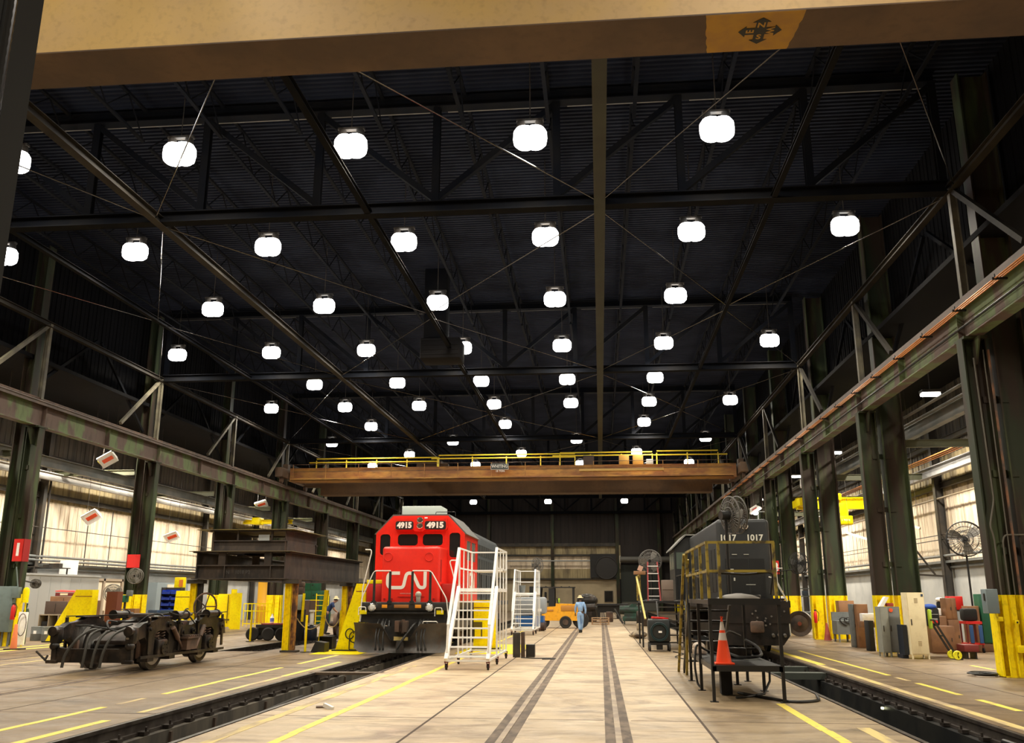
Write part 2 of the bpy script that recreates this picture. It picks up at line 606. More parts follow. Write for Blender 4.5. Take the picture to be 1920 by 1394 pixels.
struct('floor_right_of_centre', f, M_FLOORR)

# pits: side walls, ledge, floor, rail with web, spring clips
tn = 1
for i, (cx, y0, y1) in enumerate(PITS):
    g = G()
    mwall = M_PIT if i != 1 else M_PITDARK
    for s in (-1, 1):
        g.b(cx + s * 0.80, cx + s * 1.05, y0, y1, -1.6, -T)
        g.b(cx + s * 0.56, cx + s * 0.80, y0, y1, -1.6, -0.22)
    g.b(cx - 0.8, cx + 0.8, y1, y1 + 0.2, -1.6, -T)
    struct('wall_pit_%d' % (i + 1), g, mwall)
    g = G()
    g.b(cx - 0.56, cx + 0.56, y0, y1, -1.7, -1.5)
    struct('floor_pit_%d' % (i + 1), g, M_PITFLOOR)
    for s in (-1, 1):
        g = G()
        x = cx + s * 0.735
        g.b(x - 0.036, x + 0.036, y0, y1, -0.045, 0.004)
        g.b(x - 0.01, x + 0.01, y0, y1, -0.17, -0.045)
        g.b(x - 0.065, x + 0.065, y0, y1, -0.215, -0.17)
        y = y0 + 0.5
        while y < min(y1, 48):
            g.cb((cx + s * 0.64, y, -0.185), (0.12, 0.16, 0.05))
            g.cyl((cx + s * 0.60, y, -0.20), (cx + s * 0.60, y, -0.10), 0.018, n=6)
            y += 0.75
        side = 'left' if s < 0 else 'right'
        solo('rail', g, M_RAIL, '%s rail on the edge of the %s' % (side, ('open pit under the red locomotive', 'open pit under the black locomotive', 'short dark pit left of the tall beam stack')[i]), 'rail')
# vertical ribs on the left pit wall
g = G()
for y in (12.4, 13.9, 15.5, 17.9, 20.8, 23.5):
    g.b(-6.57, -6.53, y, y + 0.05, -1.2, -0.25)
struct('trim_%d' % tn, g, M_JOINT); tn += 1

# embedded tracks: centre track and track 4 (truck stands on it), track 5
def embedded(cx, y0, y1, name, w=0.30, m=M_APRON):
    global tn
    ap = G()
    for s in (-1, 1):
        ap.b(cx + s * 0.74 - w, cx + s * 0.74 + w, y0, y1, -0.02, 0.004)
    struct('trim_%d' % tn, ap, m); tn += 1
    for s in (-1, 1):
        r = G()
        r.b(cx + s * 0.74 - 0.04, cx + s * 0.74 + 0.04, y0, y1, -0.02, 0.012)
        solo('rail', r, M_RAILTOP, '%s rail of the %s' % ('left' if s < 0 else 'right', name), 'rail')


embedded(-0.55, YN, 110, 'centre track set flush in the concrete', 0.17)
embedded(-11.75, YN, 29.3, 'flush track under the parked wheel truck', 0.20)
embedded(-17.6, YN, 80, 'flush track at the far left of the floor', 0.20)

# saw-cut joints in the slab
g = G()
for x in (-2.53, 1.40, -9.4, 7.6, -14.9):
    g.b(x - 0.018, x + 0.018, YN, 110, -0.01, 0.002)
for y in (5.2, 13.9, 22.9, 31.9, 40.9):
    for a, c in ((-5.2, -1.5), (-1.1, 0.0), (0.4, 3.9), (5.5, 14.8), (-10.9, -6.8), (-17.0, -12.6)):
        g.b(a, c, y - 0.010, y + 0.010, -0.01, 0.002)
struct('trim_%d' % tn, g, M_JOINT); tn += 1

# painted lines: (x, y0, y1, width, worn)
LINES = [(-4.05, YN, 29.5, 0.13, 0), (-4.05, 36.5, 70, 0.13, 0), (-4.86, YN, 24.0, 0.16, 1), (-8.02, 10.5, 14.6, 0.12, 0), (-8.02, 15.0, 15.9, 0.10, 1), (-8.02, 16.6, 22.9, 0.12, 0),
         (-8.02, 24.2, 27.8, 0.12, 0), (-7.14, 8, 13.1, 0.14, 0), (-7.12, 14.0, 20.5, 0.12, 1), (-7.12, 20.5, 25.0, 0.13, 0),
         (2.98, YN, 16.3, 0.14, 0), (6.55, 22.3, 32.0, 0.11, 0), (6.55, 20.9, 21.8, 0.10, 1), (6.55, 18.1, 20.4, 0.12, 0), (6.57, 15.7, 17.3, 0.13, 0), (6.57, 11.0, 14.2, 0.13, 1),
         (5.72, 13.0, 25.5, 0.16, 1), (5.80, 25.5, 34.0, 0.22, 0), (9.68, 24.3, 25.7, 0.12, 0), (-15.5, 12.0, 33.0, 0.12, 1), (-16.4, 12, 40, 0.10, 1),
         (-19.3, 22.0, 40.0, 0.26, 0), (-20.1, 22.0, 40.0, 0.22, 0), (3.55, 9, 13.5, 0.18, 1), (6.2, 34, 60, 0.12, 1)]
for x, y0, y1, w, worn in LINES:
    g = G()
    y = y0
    rnd = random.Random(int(x * 100 + y0))
    while y < y1 - 1e-6:
        ye = min(y + rnd.uniform(0.7, 1.6), y1)
        dw = rnd.uniform(-0.012, 0.012)
        g.b(x - w / 2 + dw, x + w / 2 + dw, y, ye, -0.01, 0.0035)
        y = ye
    struct('trim_%d' % tn, g, M_YWORN if worn else M_YLINE); tn += 1

# ---- walls
def ribbed_x(x, y0, y1, z0, z1, pitch=0.76, depth=0.035, s=1):
    """vertical-ribbed cladding on a plane x; s = which way the ribs stand out"""
    g = G()
    prof = []
    y = y0
    while y < y1 - 1e-6:
        prof += [(y, 0), (y + pitch * 0.42, 0), (y + pitch * 0.44, depth * 0.5), (y + pitch * 0.48, depth * 0.5), (y + pitch * 0.50, 0), (y + pitch * 0.90, 0), (y + pitch * 0.92, depth), (y + pitch * 0.98, depth)]
        y += pitch
    prof.append((y1, 0))
    vs = [(x + s * d, yy, z) for yy, d in prof for z in (z0, z1)]
    n = len(prof)
    vs += [(x - s * 0.08, prof[0][0], z0), (x - s * 0.08, prof[0][0], z1), (x - s * 0.08, prof[-1][0], z0), (x - s * 0.08, prof[-1][0], z1)]
    g.add(vs, [(2 * i, 2 * i + 2, 2 * i + 3, 2 * i + 1) for i in range(n - 1)] + [(2 * n, 2 * n + 2, 2 * n + 3, 2 * n + 1)])
    return g


def ribbed_y(y, x0, x1, z0, z1, pitch=0.30, depth=0.045):
    g = ribbed_x(y, x0, x1, z0, z1, pitch, depth, -1)
    g.v = [Vector((p.y, p.x, p.z)) for p in g.v]
    return g


for side, x, s in (('left', XL, 1), ('right', XR, -1)):
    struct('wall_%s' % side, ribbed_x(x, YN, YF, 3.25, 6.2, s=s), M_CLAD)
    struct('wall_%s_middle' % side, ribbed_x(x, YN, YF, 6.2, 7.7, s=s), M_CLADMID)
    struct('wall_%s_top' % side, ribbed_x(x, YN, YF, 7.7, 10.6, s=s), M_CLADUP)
    g = G()
    g.b(x - s * 0.3, x + s * 0.02, YN, YF, 0, 3.25)
    struct('wall_%s_base' % side, g, M_BLOCK)
    g = G()
    g.b(x, x + s * 0.32, YN, YF, 3.16, 3.26)
    g.b(x, x + s * 0.16, YN, YF, 2.95, 3.02)
    struct('trim_%d' % tn, g, M_GREYBEAM); tn += 1
    for z in (4.75, 6.45, 8.3):
        g = G()
        g.ib((x + s * 0.16, YN, z), (x + s * 0.16, YF, z), 0.16, 0.12 if z < 5 else 0.24)
        if z > 5:
            struct('trim_%d' % tn, g, M_STEEL); tn += 1
    # wall columns stand at the building bays
    for k, y in enumerate(BY):
        if (side == 'right' and k in (6, )) or y < 8:
            continue
        g = G()
        g.ib((x + s * 0.30, y, 0), (x + s * 0.30, y, 10.4), 0.26, 0.34, up=(1, 0, 0))
        struct('trim_%d' % tn, g, M_STEEL if side == 'left' or k != 5 else M_STEEL); tn += 1
    # lean-to roof with a clerestory wall rising from it to the main roof
    g = G()
    xc = XCL - 0.9 if s > 0 else XCR + 0.9
    g.b(x - s * 0.3, xc + s * 0.5, YN, YF, 10.6, 10.75)
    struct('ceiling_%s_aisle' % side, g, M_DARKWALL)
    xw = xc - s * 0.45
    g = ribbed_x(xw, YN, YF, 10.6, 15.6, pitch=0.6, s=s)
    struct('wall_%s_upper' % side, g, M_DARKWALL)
g = G()
for z in (5.05, 4.95, 4.0):
    pass

# far wall
struct('wall_far', ribbed_y(YF, XL, 2.1, 3.85, 5.1, 0.6), M_CLADMID)
struct('wall_far_cream', ribbed_y(YF, XL, 2.1, 5.1, 6.7, 0.6), M_CLAD)
g = G(); g.b(XL, 2.1, YF, YF + 0.3, 0, 3.85)
struct('wall_far_base', g, mat('tan_block', (0.50, 0.41, 0.27), 0.7, col2=(0.40, 0.33, 0.22), scale=0.5))
struct('wall_far_band', ribbed_y(YF, XL, 2.1, 6.7, 8.0, 0.6), M_CLADMID)
struct('wall_far_upper', ribbed_y(YF, XL, XR, 8.0, 15.6, 1.0), M_FARWALL)
g = G(); g.b(2.1, XR, YF, YF + 0.3, 0, 8.0)
struct('wall_far_right', g, M_FARWALL)
for x in (-22, -14, -5.9, 2.2, 7.4, 12.0):
    g = G(); g.ib((x, YF - 0.3, 0), (x, YF - 0.3, 15), 0.4, 0.5, up=(0, 1, 0))
    struct('trim_%d' % tn, g, M_COLUMN); tn += 1
for z, w in ((8.05, 0.4), (6.75, 0.22), (3.85, 0.18)):
    g = G(); g.b(XL, 2.0, YF - 0.35, YF - 0.05, z - w / 2, z + w / 2)
    struct('trim_%d' % tn, g, M_STEEL); tn += 1
# near wall behind the camera closes the hall
g = G(); g.b(XL - 0.3, XR + 0.3, YN - 0.3, YN, -0.25, 15.6)
struct('wall_near', g, mat('near_wall', (0.25, 0.2, 0.14), 0.8))
# roller door and its drum
g = G()
z = 0.05
while z < 5.4:
    g.b(2.55, 7.15, YF - 0.16, YF - 0.08, z, z + 0.13)
    z += 0.15
g.b(2.55, 7.15, YF - 0.12, YF - 0.02, 0, 5.6)
struct('door_1', g, mat('roller_door', (0.035, 0.042, 0.036), 0.7))
g = G(); g.b(2.6, 7.1, YF - 0.2, YF - 0.16, 0.05, 1.1)
struct('door_1_lower_panel', g, mat('door_panel', (0.13, 0.13, 0.11), 0.7))
g = G(); g.cyl((2.5, YF - 0.9, 6.2), (8.9, YF - 0.9, 6.2), 0.36, n=16)
solo('roller_door_drum', g, mat('drum_grey', (0.12, 0.115, 0.10), 0.6), 'long grey horizontal drum above the far roller door', 'door drum')
# wall opening with a black window beside the vent fan
g = G(); g.b(0.55, 1.45, YF - 0.08, YF - 0.02, 1.15, 2.35)
struct('window_1', g, M_GLASSD)
g = G()
for a in ((0.47, 0.55, 1.07, 2.43), (1.45, 1.53, 1.07, 2.43), (0.47, 1.53, 2.35, 2.43), (0.47, 1.53, 1.07, 1.15)):
    g.b(a[0], a[1], YF - 0.1, YF - 0.02, a[2], a[3])
struct('window_1_frame', g, M_STEEL)

# roof deck: real corrugation, ribs across the hall
g = G()
prof = []
y = YN
while y < YF:
    prof += [(y, 0.0), (y + 0.09, 0.0), (y + 0.11, 0.06), (y + 0.185, 0.06), (y + 0.205, 0.0)]
    y += 0.205
n = len(prof)
vs = [(xx, yy, 15.5 + zz) for yy, zz in prof for xx in (XCL - 1.6, XCR + 1.6)]
g.add(vs, [(2 * i, 2 * i + 1, 2 * i + 3, 2 * i + 2) for i in range(n - 1)])
vs2 = [(XCL - 1.6, YN, 15.75), (XCR + 1.6, YN, 15.75), (XCR + 1.6, YF, 15.75), (XCL - 1.6, YF, 15.75)]
g.add(vs2, [(0, 1, 2, 3)])
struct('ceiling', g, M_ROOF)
g = G()
for k, y in enumerate(BY):
    if y > 10 and k % 2 == 1:
        for a in range(9):
            x0 = XCL + a * 3.37
            g.b(x0 + 0.25, x0 + 3.1, y + 0.18, y + 0.24, 15.05, 15.38)
struct('trim_%d' % tn, g, mat('light_flashing', (0.17, 0.165, 0.15), 0.7)); tn += 1

# ---------------------------------------------------------------- roof trusses
def truss(y, label):
    t = thing('roof_truss', label, 'roof truss', ((XCL + XCR) / 2, y, 11.9), group=None)
    g = G(); g.ib((XCL + 0.1, y, 12.02), (XCR - 0.1, y, 12.02), 0.34, 0.32, 0.03, 0.02)
    part('bottom_chord', g, M_STEELG, t)
    g = G(); g.ib((XCL + 0.1, y, 15.2), (XCR - 0.1, y, 15.2), 0.34, 0.32, 0.03, 0.02)
    part('top_chord', g, M_STEELG, t)
    n = 9
    w = (XCR - XCL - 0.4) / n
    for i in range(n + 1):
        g = G()
        x = XCL + 0.2 + i * w
        g.ib((x, y, 12.2), (x, y, 15.05), 0.2, 0.2, 0.02, 0.02, up=(0, 1, 0))
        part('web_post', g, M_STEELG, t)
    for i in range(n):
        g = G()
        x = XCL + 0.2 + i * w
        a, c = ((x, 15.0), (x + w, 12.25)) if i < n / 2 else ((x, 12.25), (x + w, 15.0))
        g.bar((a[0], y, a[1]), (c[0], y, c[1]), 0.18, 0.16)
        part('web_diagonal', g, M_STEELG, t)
    return t


tk = [k for k in range(len(BY)) if k % 2 == 1 and BY[k] > 10]
for j, k in enumerate(tk):
    truss(BY[k], 'dark steel roof truss spanning the hall, %s from the camera' % ORD[j] if j < len(tk) - 1 else 'dark steel roof truss spanning the hall, farthest from the camera')

# open-web joists run along the hall between trusses
jp = G()
L = 2 * BAY - 0.4
jp.bar((0, 0, 15.3), (0, L, 15.3), 0.10, 0.07)
jp.bar((0, 0, 14.35), (0, L, 14.35), 0.10, 0.06)
nn = 18
for i in range(nn):
    y0 = L * i / nn
    y1 = L * (i + 1) / nn
    jp.bar((0, y0, 15.28 if i % 2 else 14.37), (0, y1, 14.37 if i % 2 else 15.28), 0.03, 0.03)
jm = None
for j, k in enumerate([tk[0] - 2] + tk[:-1]):
    for i in range(13):
        x = XCL + 1.4 + i * 2.32
        if jm is None:
            jm = make('roof_joist', jp, M_STEELG)
            o = jm
        else:
            o = jm.copy(); COL.objects.link(o)
        o.location = (x, BY[k] + 0.2, 0)
        tag(o, 'dark open-web roof joist, %s from the left in the %s row of joists' % (ORDL[i], ORD[j]), 'roof joist', 'open-web joists under the roof deck')

# longitudinal struts at chord level
for x, m, w, nm in ((-12.1, M_STRUT, 0.24, 'brown steel strut running down the left half of the roof'), (0.2, M_STRUTGR, 0.30, 'green steel strut running down the hall right of centre'),
                    (-6.1, M_STEELG, 0.16, 'thin dark steel strut down the middle of the roof'), (4.75, M_STEELG, 0.14, 'thin dark strut between the green strut and right columns'),
                    (-16.6, M_STEELG, 0.16, 'thin dark strut left of the brown roof strut'), (XCR - 0.05, M_STRUT, 0.20, 'steel strut joining the tops of the right crane posts'), (XCL + 0.05, M_STRUT, 0.20, 'steel strut joining the tops of the left crane posts')):
    g = G()
    g.ib((x, BY[1], 11.95), (x, BY[11], 11.95), w, w)
    solo('roof_strut', g, m, nm, 'roof strut')
# cross bracing rods
xs_ = [XCL, -16.6, -12.1, -6.1, 0.2, 4.75, XCR]
rr = 0
for k in range(2, 9):
    for a in range(6):
        y0, y1 = BY[k] + 0.35, BY[k + 1] - 0.35
        x0, x1 = xs_[a] + 0.06, xs_[a + 1] - 0.06
        z = 11.90
        if not ((a + k) % 2 and not (k in (3, 5) and a == 3)):
            x0, x1 = x1, x0
        g = G()
        g.cyl((x0, y0, z), (x1, y1, z), 0.016, n=6)
        solo('brace_rod', g, M_ROD, 'thin diagonal bracing rod, %s from the left in the %s roof bay' % (ORDL[a], ORDL[k - 2]), 'bracing rod', 'bracing rods under the roof')

# ---------------------------------------------------------------- columns
CAP_Z = 7.95
def bent_col(side, k, label):
    s = -1 if side == 'left' else 1
    xc = XCL if s < 0 else XCR
    y = BY[k]
    hc, ho, off = (0.50, 0.44, 0.50) if s < 0 else (0.56, 0.76, 0.80)
    t = thing('steel_column', label, 'column', (xc, y, 0))
    g = G()
    g.ib((xc, y, 1.8), (xc, y, CAP_Z), 0.36, hc, 0.03, 0.02, up=(1, 0, 0))
    g.cb((xc, y, CAP_Z - 0.03), (0.55, 0.6, 0.06))
    g.prism([(y - 0.2, CAP_Z - 0.7), (y - 0.55, CAP_Z - 0.06), (y + 0.55, CAP_Z - 0.06), (y + 0.2, CAP_Z - 0.7)], 'x', xc - 0.02, xc + 0.02)
    part('crane_post', g, M_COLUMN, t)
    g = G()
    xo = xc + s * off
    g.ib((xo, y, 1.8), (xo, y, 15.2), 0.44, ho, 0.04, 0.025, up=(1, 0, 0))
    part('building_post', g, M_COLUMN, t)
    for z in (2.8, 4.6, 6.4):
        g = G()
        g.bar((xc + s * 0.1, y, z), (xo - s * 0.1, y, z + 0.0), 0.10, 0.16)
        part('lacing_bar', g, M_COLUMN, t)
    g = G()
    g.ib((xc, y, 0.02), (xc, y, 1.8), 0.37, hc + 0.01, 0.04, 0.03, up=(1, 0, 0))
    g.ib((xo, y, 0.02), (xo, y, 1.8), 0.45, ho + 0.01, 0.045, 0.03, up=(1, 0, 0))
    g.b(xc - 0.24, xc + 0.24, y - 0.02 - 0.19, y + 0.19, 0.0, 0.03)
    g.b(xc - s * 0.14, xc + s * 0.16, y - 0.20, y - 0.17, 0.02, 1.8)
    g.b(xo - s * 0.18, xo + s * 0.20, y - 0.22, y - 0.19, 0.02, 1.8)
    part('painted_base', g, M_YELLOW, t, 'yellow painted column base')
    # post from the crane girder up to the roof strut
    g = G()
    g.ib((xc - s * 0.0, y, 9.0), (xc, y, 12.0), 0.16, 0.18, 0.02, 0.02, up=(1, 0, 0))
    part('upper_hanger', g, M_HANGER, t)
    g = G()
    g.bar((xc, y - 0.1, 11.9), (xc, y - 3.3, 9.2), 0.12, 0.14)
    part('knee_brace', g, M_HANGER if s < 0 else M_STRUT, t)
    for ya, yb in ((0.1, 4.4), (BAY - 0.1, 4.7)):
        g = G()
        g.bar((xo + s * 0.15, y + ya, 9.4), (xo + s * 0.15, y + yb, 12.6), 0.10, 0.12)
        part('wall_brace', g, M_STEELG, t)
    return t


cols = {}
for side in ('left', 'right'):
    ks = [k for k in range(len(BY)) if BY[k] > 5]
    vis = 0
    for k in ks:
        if side == 'left' and BY[k] < 30:
            lab = None
            continue
        if side == 'right' and BY[k] < 20:
            continue
        lab = 'dark green and brown steel column with yellow base, %s along the %s side' % (ORD[vis], side)
        cols[(side, k)] = bent_col(side, k, lab)
        vis += 1
# hangers for the nearer bays that only carry the girders out of view
# red painted signs on the columns
def red_patch(x, y, z0, z1, w, label, num=None, side=False):
    t = thing('red_column_sign', label, 'sign', (x, y, z0))
    g = G(); g.b(x - w / 2, x + w / 2, y - 0.012, y, z0, z1)
    part('panel', g, M_RED, t)
    if side:
        g = G(); g.b(XCL + 0.25, XCL + 0.262, y, y + 0.38, z0, z1)
        part('side_panel', g, mat('dark_red_panel', (0.35, 0.012, 0.012), 0.5), t)
    if num:
        part('numeral', text_g(num, 0.62, face_cam(x, y - 0.016, (z0 + z1) / 2), 0.004, 0.02), M_WHITE, t, 'white painted numeral')
    return t


red_patch(XCL + 0.06, BY[4] - 0.205, 2.95, 3.75, 0.36, 'red patch painted with a white 1 on the nearest left column', '1', True)
red_patch(XCL - 0.36, BY[5] - 0.235, 3.0, 3.6, 0.62, 'plain red patch on the second left column above a round fan')
red_patch(XCR, BY[6] - 0.25, 2.9, 3.6, 0.34, 'red sign with white numeral on the third right column', '3')

# ---------------------------------------------------------------- crane runways
def runway(side):
    s = -1 if side == 'left' else 1
    x = XCL if s < 0 else XCR
    t = thing('crane_runway_girder', 'long %s crane runway girder with %s, carried on the %s columns' % (side, 'patchy green and mauve paint' if s < 0 else 'rusty brown and green paint', side), 'girder', (x, 40, CAP_Z))
    g = G()
    g.ib((x, YN, (8.85 + CAP_Z) / 2), (x, YF - 1, (8.85 + CAP_Z) / 2), 0.36, 0.9, 0.035, 0.02)
    y = YN + 1
    while y < 100:
        g.b(x - s * 0.18, x - s * 0.01, y, y + 0.015, CAP_Z + 0.03, 8.82)
        y += BAY / 2
    part('web_girder', g, M_GIRDER, t)
    g = G()
    g.b(x - 0.26, x + 0.30, YN, YF - 1, 8.852, 8.90)
    g.b(x - s * 0.26, x - s * 0.22, YN, YF - 1, 8.74, 8.852)
    part('top_plate', g, mat('girder_top_rust', (0.135, 0.10, 0.085), 0.6, col2=(0.09, 0.07, 0.06), scale=1.5), t)
    g = G()
    g.b(x - 0.035, x + 0.035, YN, YF - 1, 9.0, 9.06)
    g.b(x - 0.01, x + 0.01, YN, YF - 1, 8.93, 9.0)
    g.b(x - 0.07, x + 0.07, YN, YF - 1, 8.90, 8.93)
    part('crane_rail', g, M_RUST, t)
    if s > 0:
        for j in range(3):
            g = G()
            xx = x - 0.26 - j * 0.09
            g.cyl((xx, YN, 8.62 - j * 0.02), (xx, 66, 8.62 - j * 0.02), 0.016, n=6)
            part('copper_conductor', g, M_COPPER, t, 'orange copper conductor bar')
        g = G()
        y = 8.0
        while y < 66:
            g.b(x - 0.50, x - 0.17, y, y + 0.04, 8.55, 8.60)
            for j in range(3):
                g.b(x - 0.27 - j * 0.09, x - 0.25 - j * 0.09, y, y + 0.04, 8.6, 8.68)
            y += 2.3
        part('conductor_brackets', g, M_BLACK, t)
        g = G()
        g.path([(x - 0.20, YN, 8.22), (x - 0.20, 66, 8.22)], 0.03, 6)
        part('conduit', g, M_BLACK, t)
    return t


runway('left')
runway('right')

# ---------------------------------------------------------------- high bay lights
ROWS = [20.0, 26.3, 32.6, 39.0, 45.6, 51.6, 58.0, 64.4, 70.4, 76.6, 89.5, 96.0, 108.0, 113.0]
XSL = [-19.75, -15.15, -10.6, -6.07, -1.5, 3.08, 7.75]
PRES = {0: [1, 2, 3, 4, 5], 1: [0, 1, 2, 3, 4, 5, 6], 2: [1, 2, 3, 4, 5], 3: [0, 1, 2, 3, 4, 5, 6], 4: [1, 2, 3, 4, 5], 5: [0, 1, 2, 3, 4, 5, 6], 6: [1, 3, 5],
        7: [0, 2, 4, 6], 8: [1, 3, 5], 9: [0, 2, 4, 6], 10: [1, 3, 5], 11: [0, 2, 4, 6], 12: [1, 3, 5]}


def hb_proto():
    t = thing('high_bay_light', 'x', 'light', (0, 0, 12.6))
    g = G()
    for s in (-1, 1):
        g.lathe([(0.02, 12.58), (0.20, 12.59), (0.27, 12.66), (0.295, 12.80), (0.285, 12.98), (0.22, 13.08), (0.10, 13.10)], (s * 0.13, 0, 0), n=16)
    part('lens', g, M_LENS, t, world=True)
    g = G()
    for s in (-1, 1):
        g.cyl((s * 0.23, 0, 13.08), (s * 0.23, 0, 13.28), 0.12, 0.10, n=12)
    g.b(-0.34, 0.34, -0.07, 0.07, 13.28, 13.34)
    g.cyl((0, 0, 13.34), (0, 0, 15.498), 0.015, n=6)
    part('housing', g, M_STEEL, t)
    d = area_lamp('lamp', (0, 0, -0.08), HIGH_BAY_W, 0.9, (1.0, 0.905, 0.73), t)
    return t


def snap(y):
    return YN + 0.205 * round((y - YN) / 0.205) + 0.045


hb = None
for r, cols_ in PRES.items():
    for q, c in enumerate(cols_):
        lab = 'glowing twin-lens high bay light, %s from the left in the %s row' % (ORDL[q], ORD[r])
        if hb is None:
            hb = hb_proto()
            hb['label'] = lab
            hb['group'] = 'high bay lights hanging under the roof'
            hb.location = (XSL[c], snap(ROWS[r]), 12.6)
        else:
            dup(hb, (XSL[c], snap(ROWS[r]), 12.6), None, lab, 'high bay lights hanging under the roof')
# row behind / above the camera: the hall continues there
for i, x in enumerate((-15.15, -6.07, 3.08)):
    for j, y in enumerate((1.0, 7.3, 13.6)):
        dup(hb, (x, snap(y), 12.6), None, 'high bay light over the camera, %s from the left, %s row' % (ORDL[i], ORDL[j]), 'high bay lights over the camera')


# aisle lights
def aisle_proto():
    t = thing('aisle_light', 'x', 'light', (0, 0, 8.8))
    g = G(); g.cb((0, 0, 8.84), (0.62, 0.34, 0.10), ch=0.03)
    part('lens', g, M_LENSA, t)
    g = G(); g.cb((0, 0, 8.95), (0.66, 0.38, 0.10)); g.cyl((0, 0, 9.0), (0, 0, 10.62), 0.015, n=6)
    part('housing', g, M_STEEL, t)
    area_lamp('lamp', (0, 0, -0.03), AISLE_W, 0.6, (1.0, 0.90, 0.74), t)
    return t


al = aisle_proto()
al.location = (12.0, 32.7, 8.8)
al['label'] = 'bright twin light hanging in the right aisle beyond the nearest column'
for y, lab in ((37.0, 'bright light hanging in the right aisle at the second column'), (55.6, 'round bright light in the right aisle behind the third column'), (59.3, 'smaller round light in the right aisle beside the fourth column'),
               (24.0, 'bright light high in the right aisle, hidden behind the nearest column'), (46.3, 'bright light in the right aisle between second and third columns'), (69.0, 'small bright light far down the right aisle'), (84.0, 'small light at the far end of the right aisle'), (14.0, 'bright light in the right aisle out of view beside the camera')):
    dup(al, (12.0, y, 8.8), None, lab)
for i, y in enumerate((27, 33, 39.5, 46, 52.5, 59, 68, 78, 90)):
    dup(al, (-23.6, y, 8.8), None, 'ceiling light in the left aisle behind the runway girder, %s from the camera' % ORD[i], 'ceiling lights in the left aisle')

# ================================================================ OVERHEAD CRANES
t = thing('overhead_crane', 'huge buff box girder of an overhead crane crossing the top of the view', 'crane', (-6, 11.3, 9.0))
XA, XB = XCL + 0.35, XCR - 0.35
g = G()
g.b(XA, XB, 10.90, 10.93, 9.52, 11.25)
g.b(XA, XB, 11.72, 11.75, 9.52, 11.25)
g.b(XA, XB, 10.86, 11.79, 11.25, 11.29)
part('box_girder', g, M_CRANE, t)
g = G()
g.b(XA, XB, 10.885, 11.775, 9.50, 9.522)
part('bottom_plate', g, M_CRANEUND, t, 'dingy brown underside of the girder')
g = G()
edge = []
rnd = random.Random(3)
N = 12
pl = [(1.62 + rnd.uniform(-0.012, 0.012) + 0.10 * (i / N), 10.89 + 0.88 * i / N) for i in range(N + 1)]
pr_ = [(2.97 + rnd.uniform(-0.012, 0.012) - 0.10 * (i / N), 10.89 + 0.88 * i / N) for i in range(N, -1, -1)]
g.prism(pl + pr_, 'z', 9.494, 9.50)
part('clean_patch', g, mat('crane_clean_yellow', (0.50, 0.27, 0.03), 0.55, col2=(0.42, 0.22, 0.04), scale=3), t, 'clean yellow patch around the compass sign')
# compass sign on the underside
CX, CY = 2.41, 11.30
MC = Matrix.Translation((CX, CY, 9.49)) @ Matrix(((1, 0, 0, 0), (0, -1, 0, 0), (0, 0, -1, 0), (0, 0, 0, 1)))
g = G()
for k in range(4):
    R4 = MC @ Matrix.Rotation(k * PI / 2, 4, 'Z')
    gg = G()
    gg.prism([(-0.075, 0.077), (0.075, 0.077), (0.075, 0.20), (0.125, 0.20), (0.0, 0.30), (-0.125, 0.20), (-0.075, 0.20)], 'z', 0, 0.003)
    gg.xf(R4)
    g.add(gg.v, gg.f)
g.v += [MC @ Vector(p) for p in ((-0.078, -0.078, 0), (0.078, -0.078, 0), (0.078, 0.078, 0), (-0.078, 0.078, 0), (-0.078, -0.078, 0.003), (0.078, -0.078, 0.003), (0.078, 0.078, 0.003), (-0.078, 0.078, 0.003))]
_n = len(g.v) - 8
_q = [(3, 2, 1, 0), (4, 5, 6, 7), (0, 1, 5, 4), (1, 2, 6, 5), (2, 3, 7, 6), (3, 0, 4, 7)]
g.f += [tuple(i + _n for i in q) for q in _q]
g.sm += [False] * 6
cs = part('compass_sign', g, M_BLACK, t, 'black four-arrow compass sign')
for ch, k in (('N', 0), ('W', 3), ('S', 2), ('E', 1)):
    Mx = MC @ Matrix.Rotation(k * PI / 2, 4, 'Z') @ Matrix.Translation((0, 0.135, 0.004))
    if ch == 'S':
        Mx = Mx @ Matrix.Rotation(PI, 4, 'Z')
    part('letter', text_g(ch, 0.15, Mx, 0.001, 0.004), mat('compass_letters', (0.50, 0.27, 0.03), 0.55), cs)
for s, x in ((-1, XCL), (1, XCR)):
    g = G()
    g.cb((x, 10.2, 9.72), (0.46, 5.4, 0.60), ch=0.03)
    part('end_truck', g, M_CRANE, t)
    for y in (8.0, 12.4):
        g = G(); g.cyl((x - 0.08, y, 9.29), (x + 0.08, y, 9.29), 0.23, n=20)
        part('wheel', g, M_RUST, t)

# far crane
t = thing('overhead_crane', 'rusty orange overhead crane bridge with yellow railings at the far end', 'crane', (-6, 60, 9.0))
g = G()
g.b(XA, XB, 58.5, 58.53, 9.40, 10.22)
g.b(XA, XB, 59.4, 59.43, 9.40, 10.22)
g.b(XA, XB, 58.45, 59.48, 10.22, 10.25)
g.b(XA, XB, 58.45, 59.48, 9.36, 9.40)
part('front_girder', g, M_ORANGE, t)
g = G()
poly = [(61.6, 8.95), (62.6, 8.95), (62.6, 10.1), (61.6, 10.1)]
g.b(XA + 1.2, XB - 1.2, 61.6, 62.6, 8.92, 10.15)
g.b(XA + 1.2, XB - 1.2, 61.5, 62.7, 8.90, 8.94)
g.b(XA + 0.02, XA + 1.2, 61.7, 62.5, 9.5, 10.15)
g.b(XB - 1.2, XB - 0.02, 61.7, 62.5, 9.5, 10.15)
part('rear_girder', g, M_CRANEUND, t, 'brown rear girder')
g = G()
g.b(XA + 0.3, XB - 0.3, 57.7, 58.5, 9.33, 9.37)
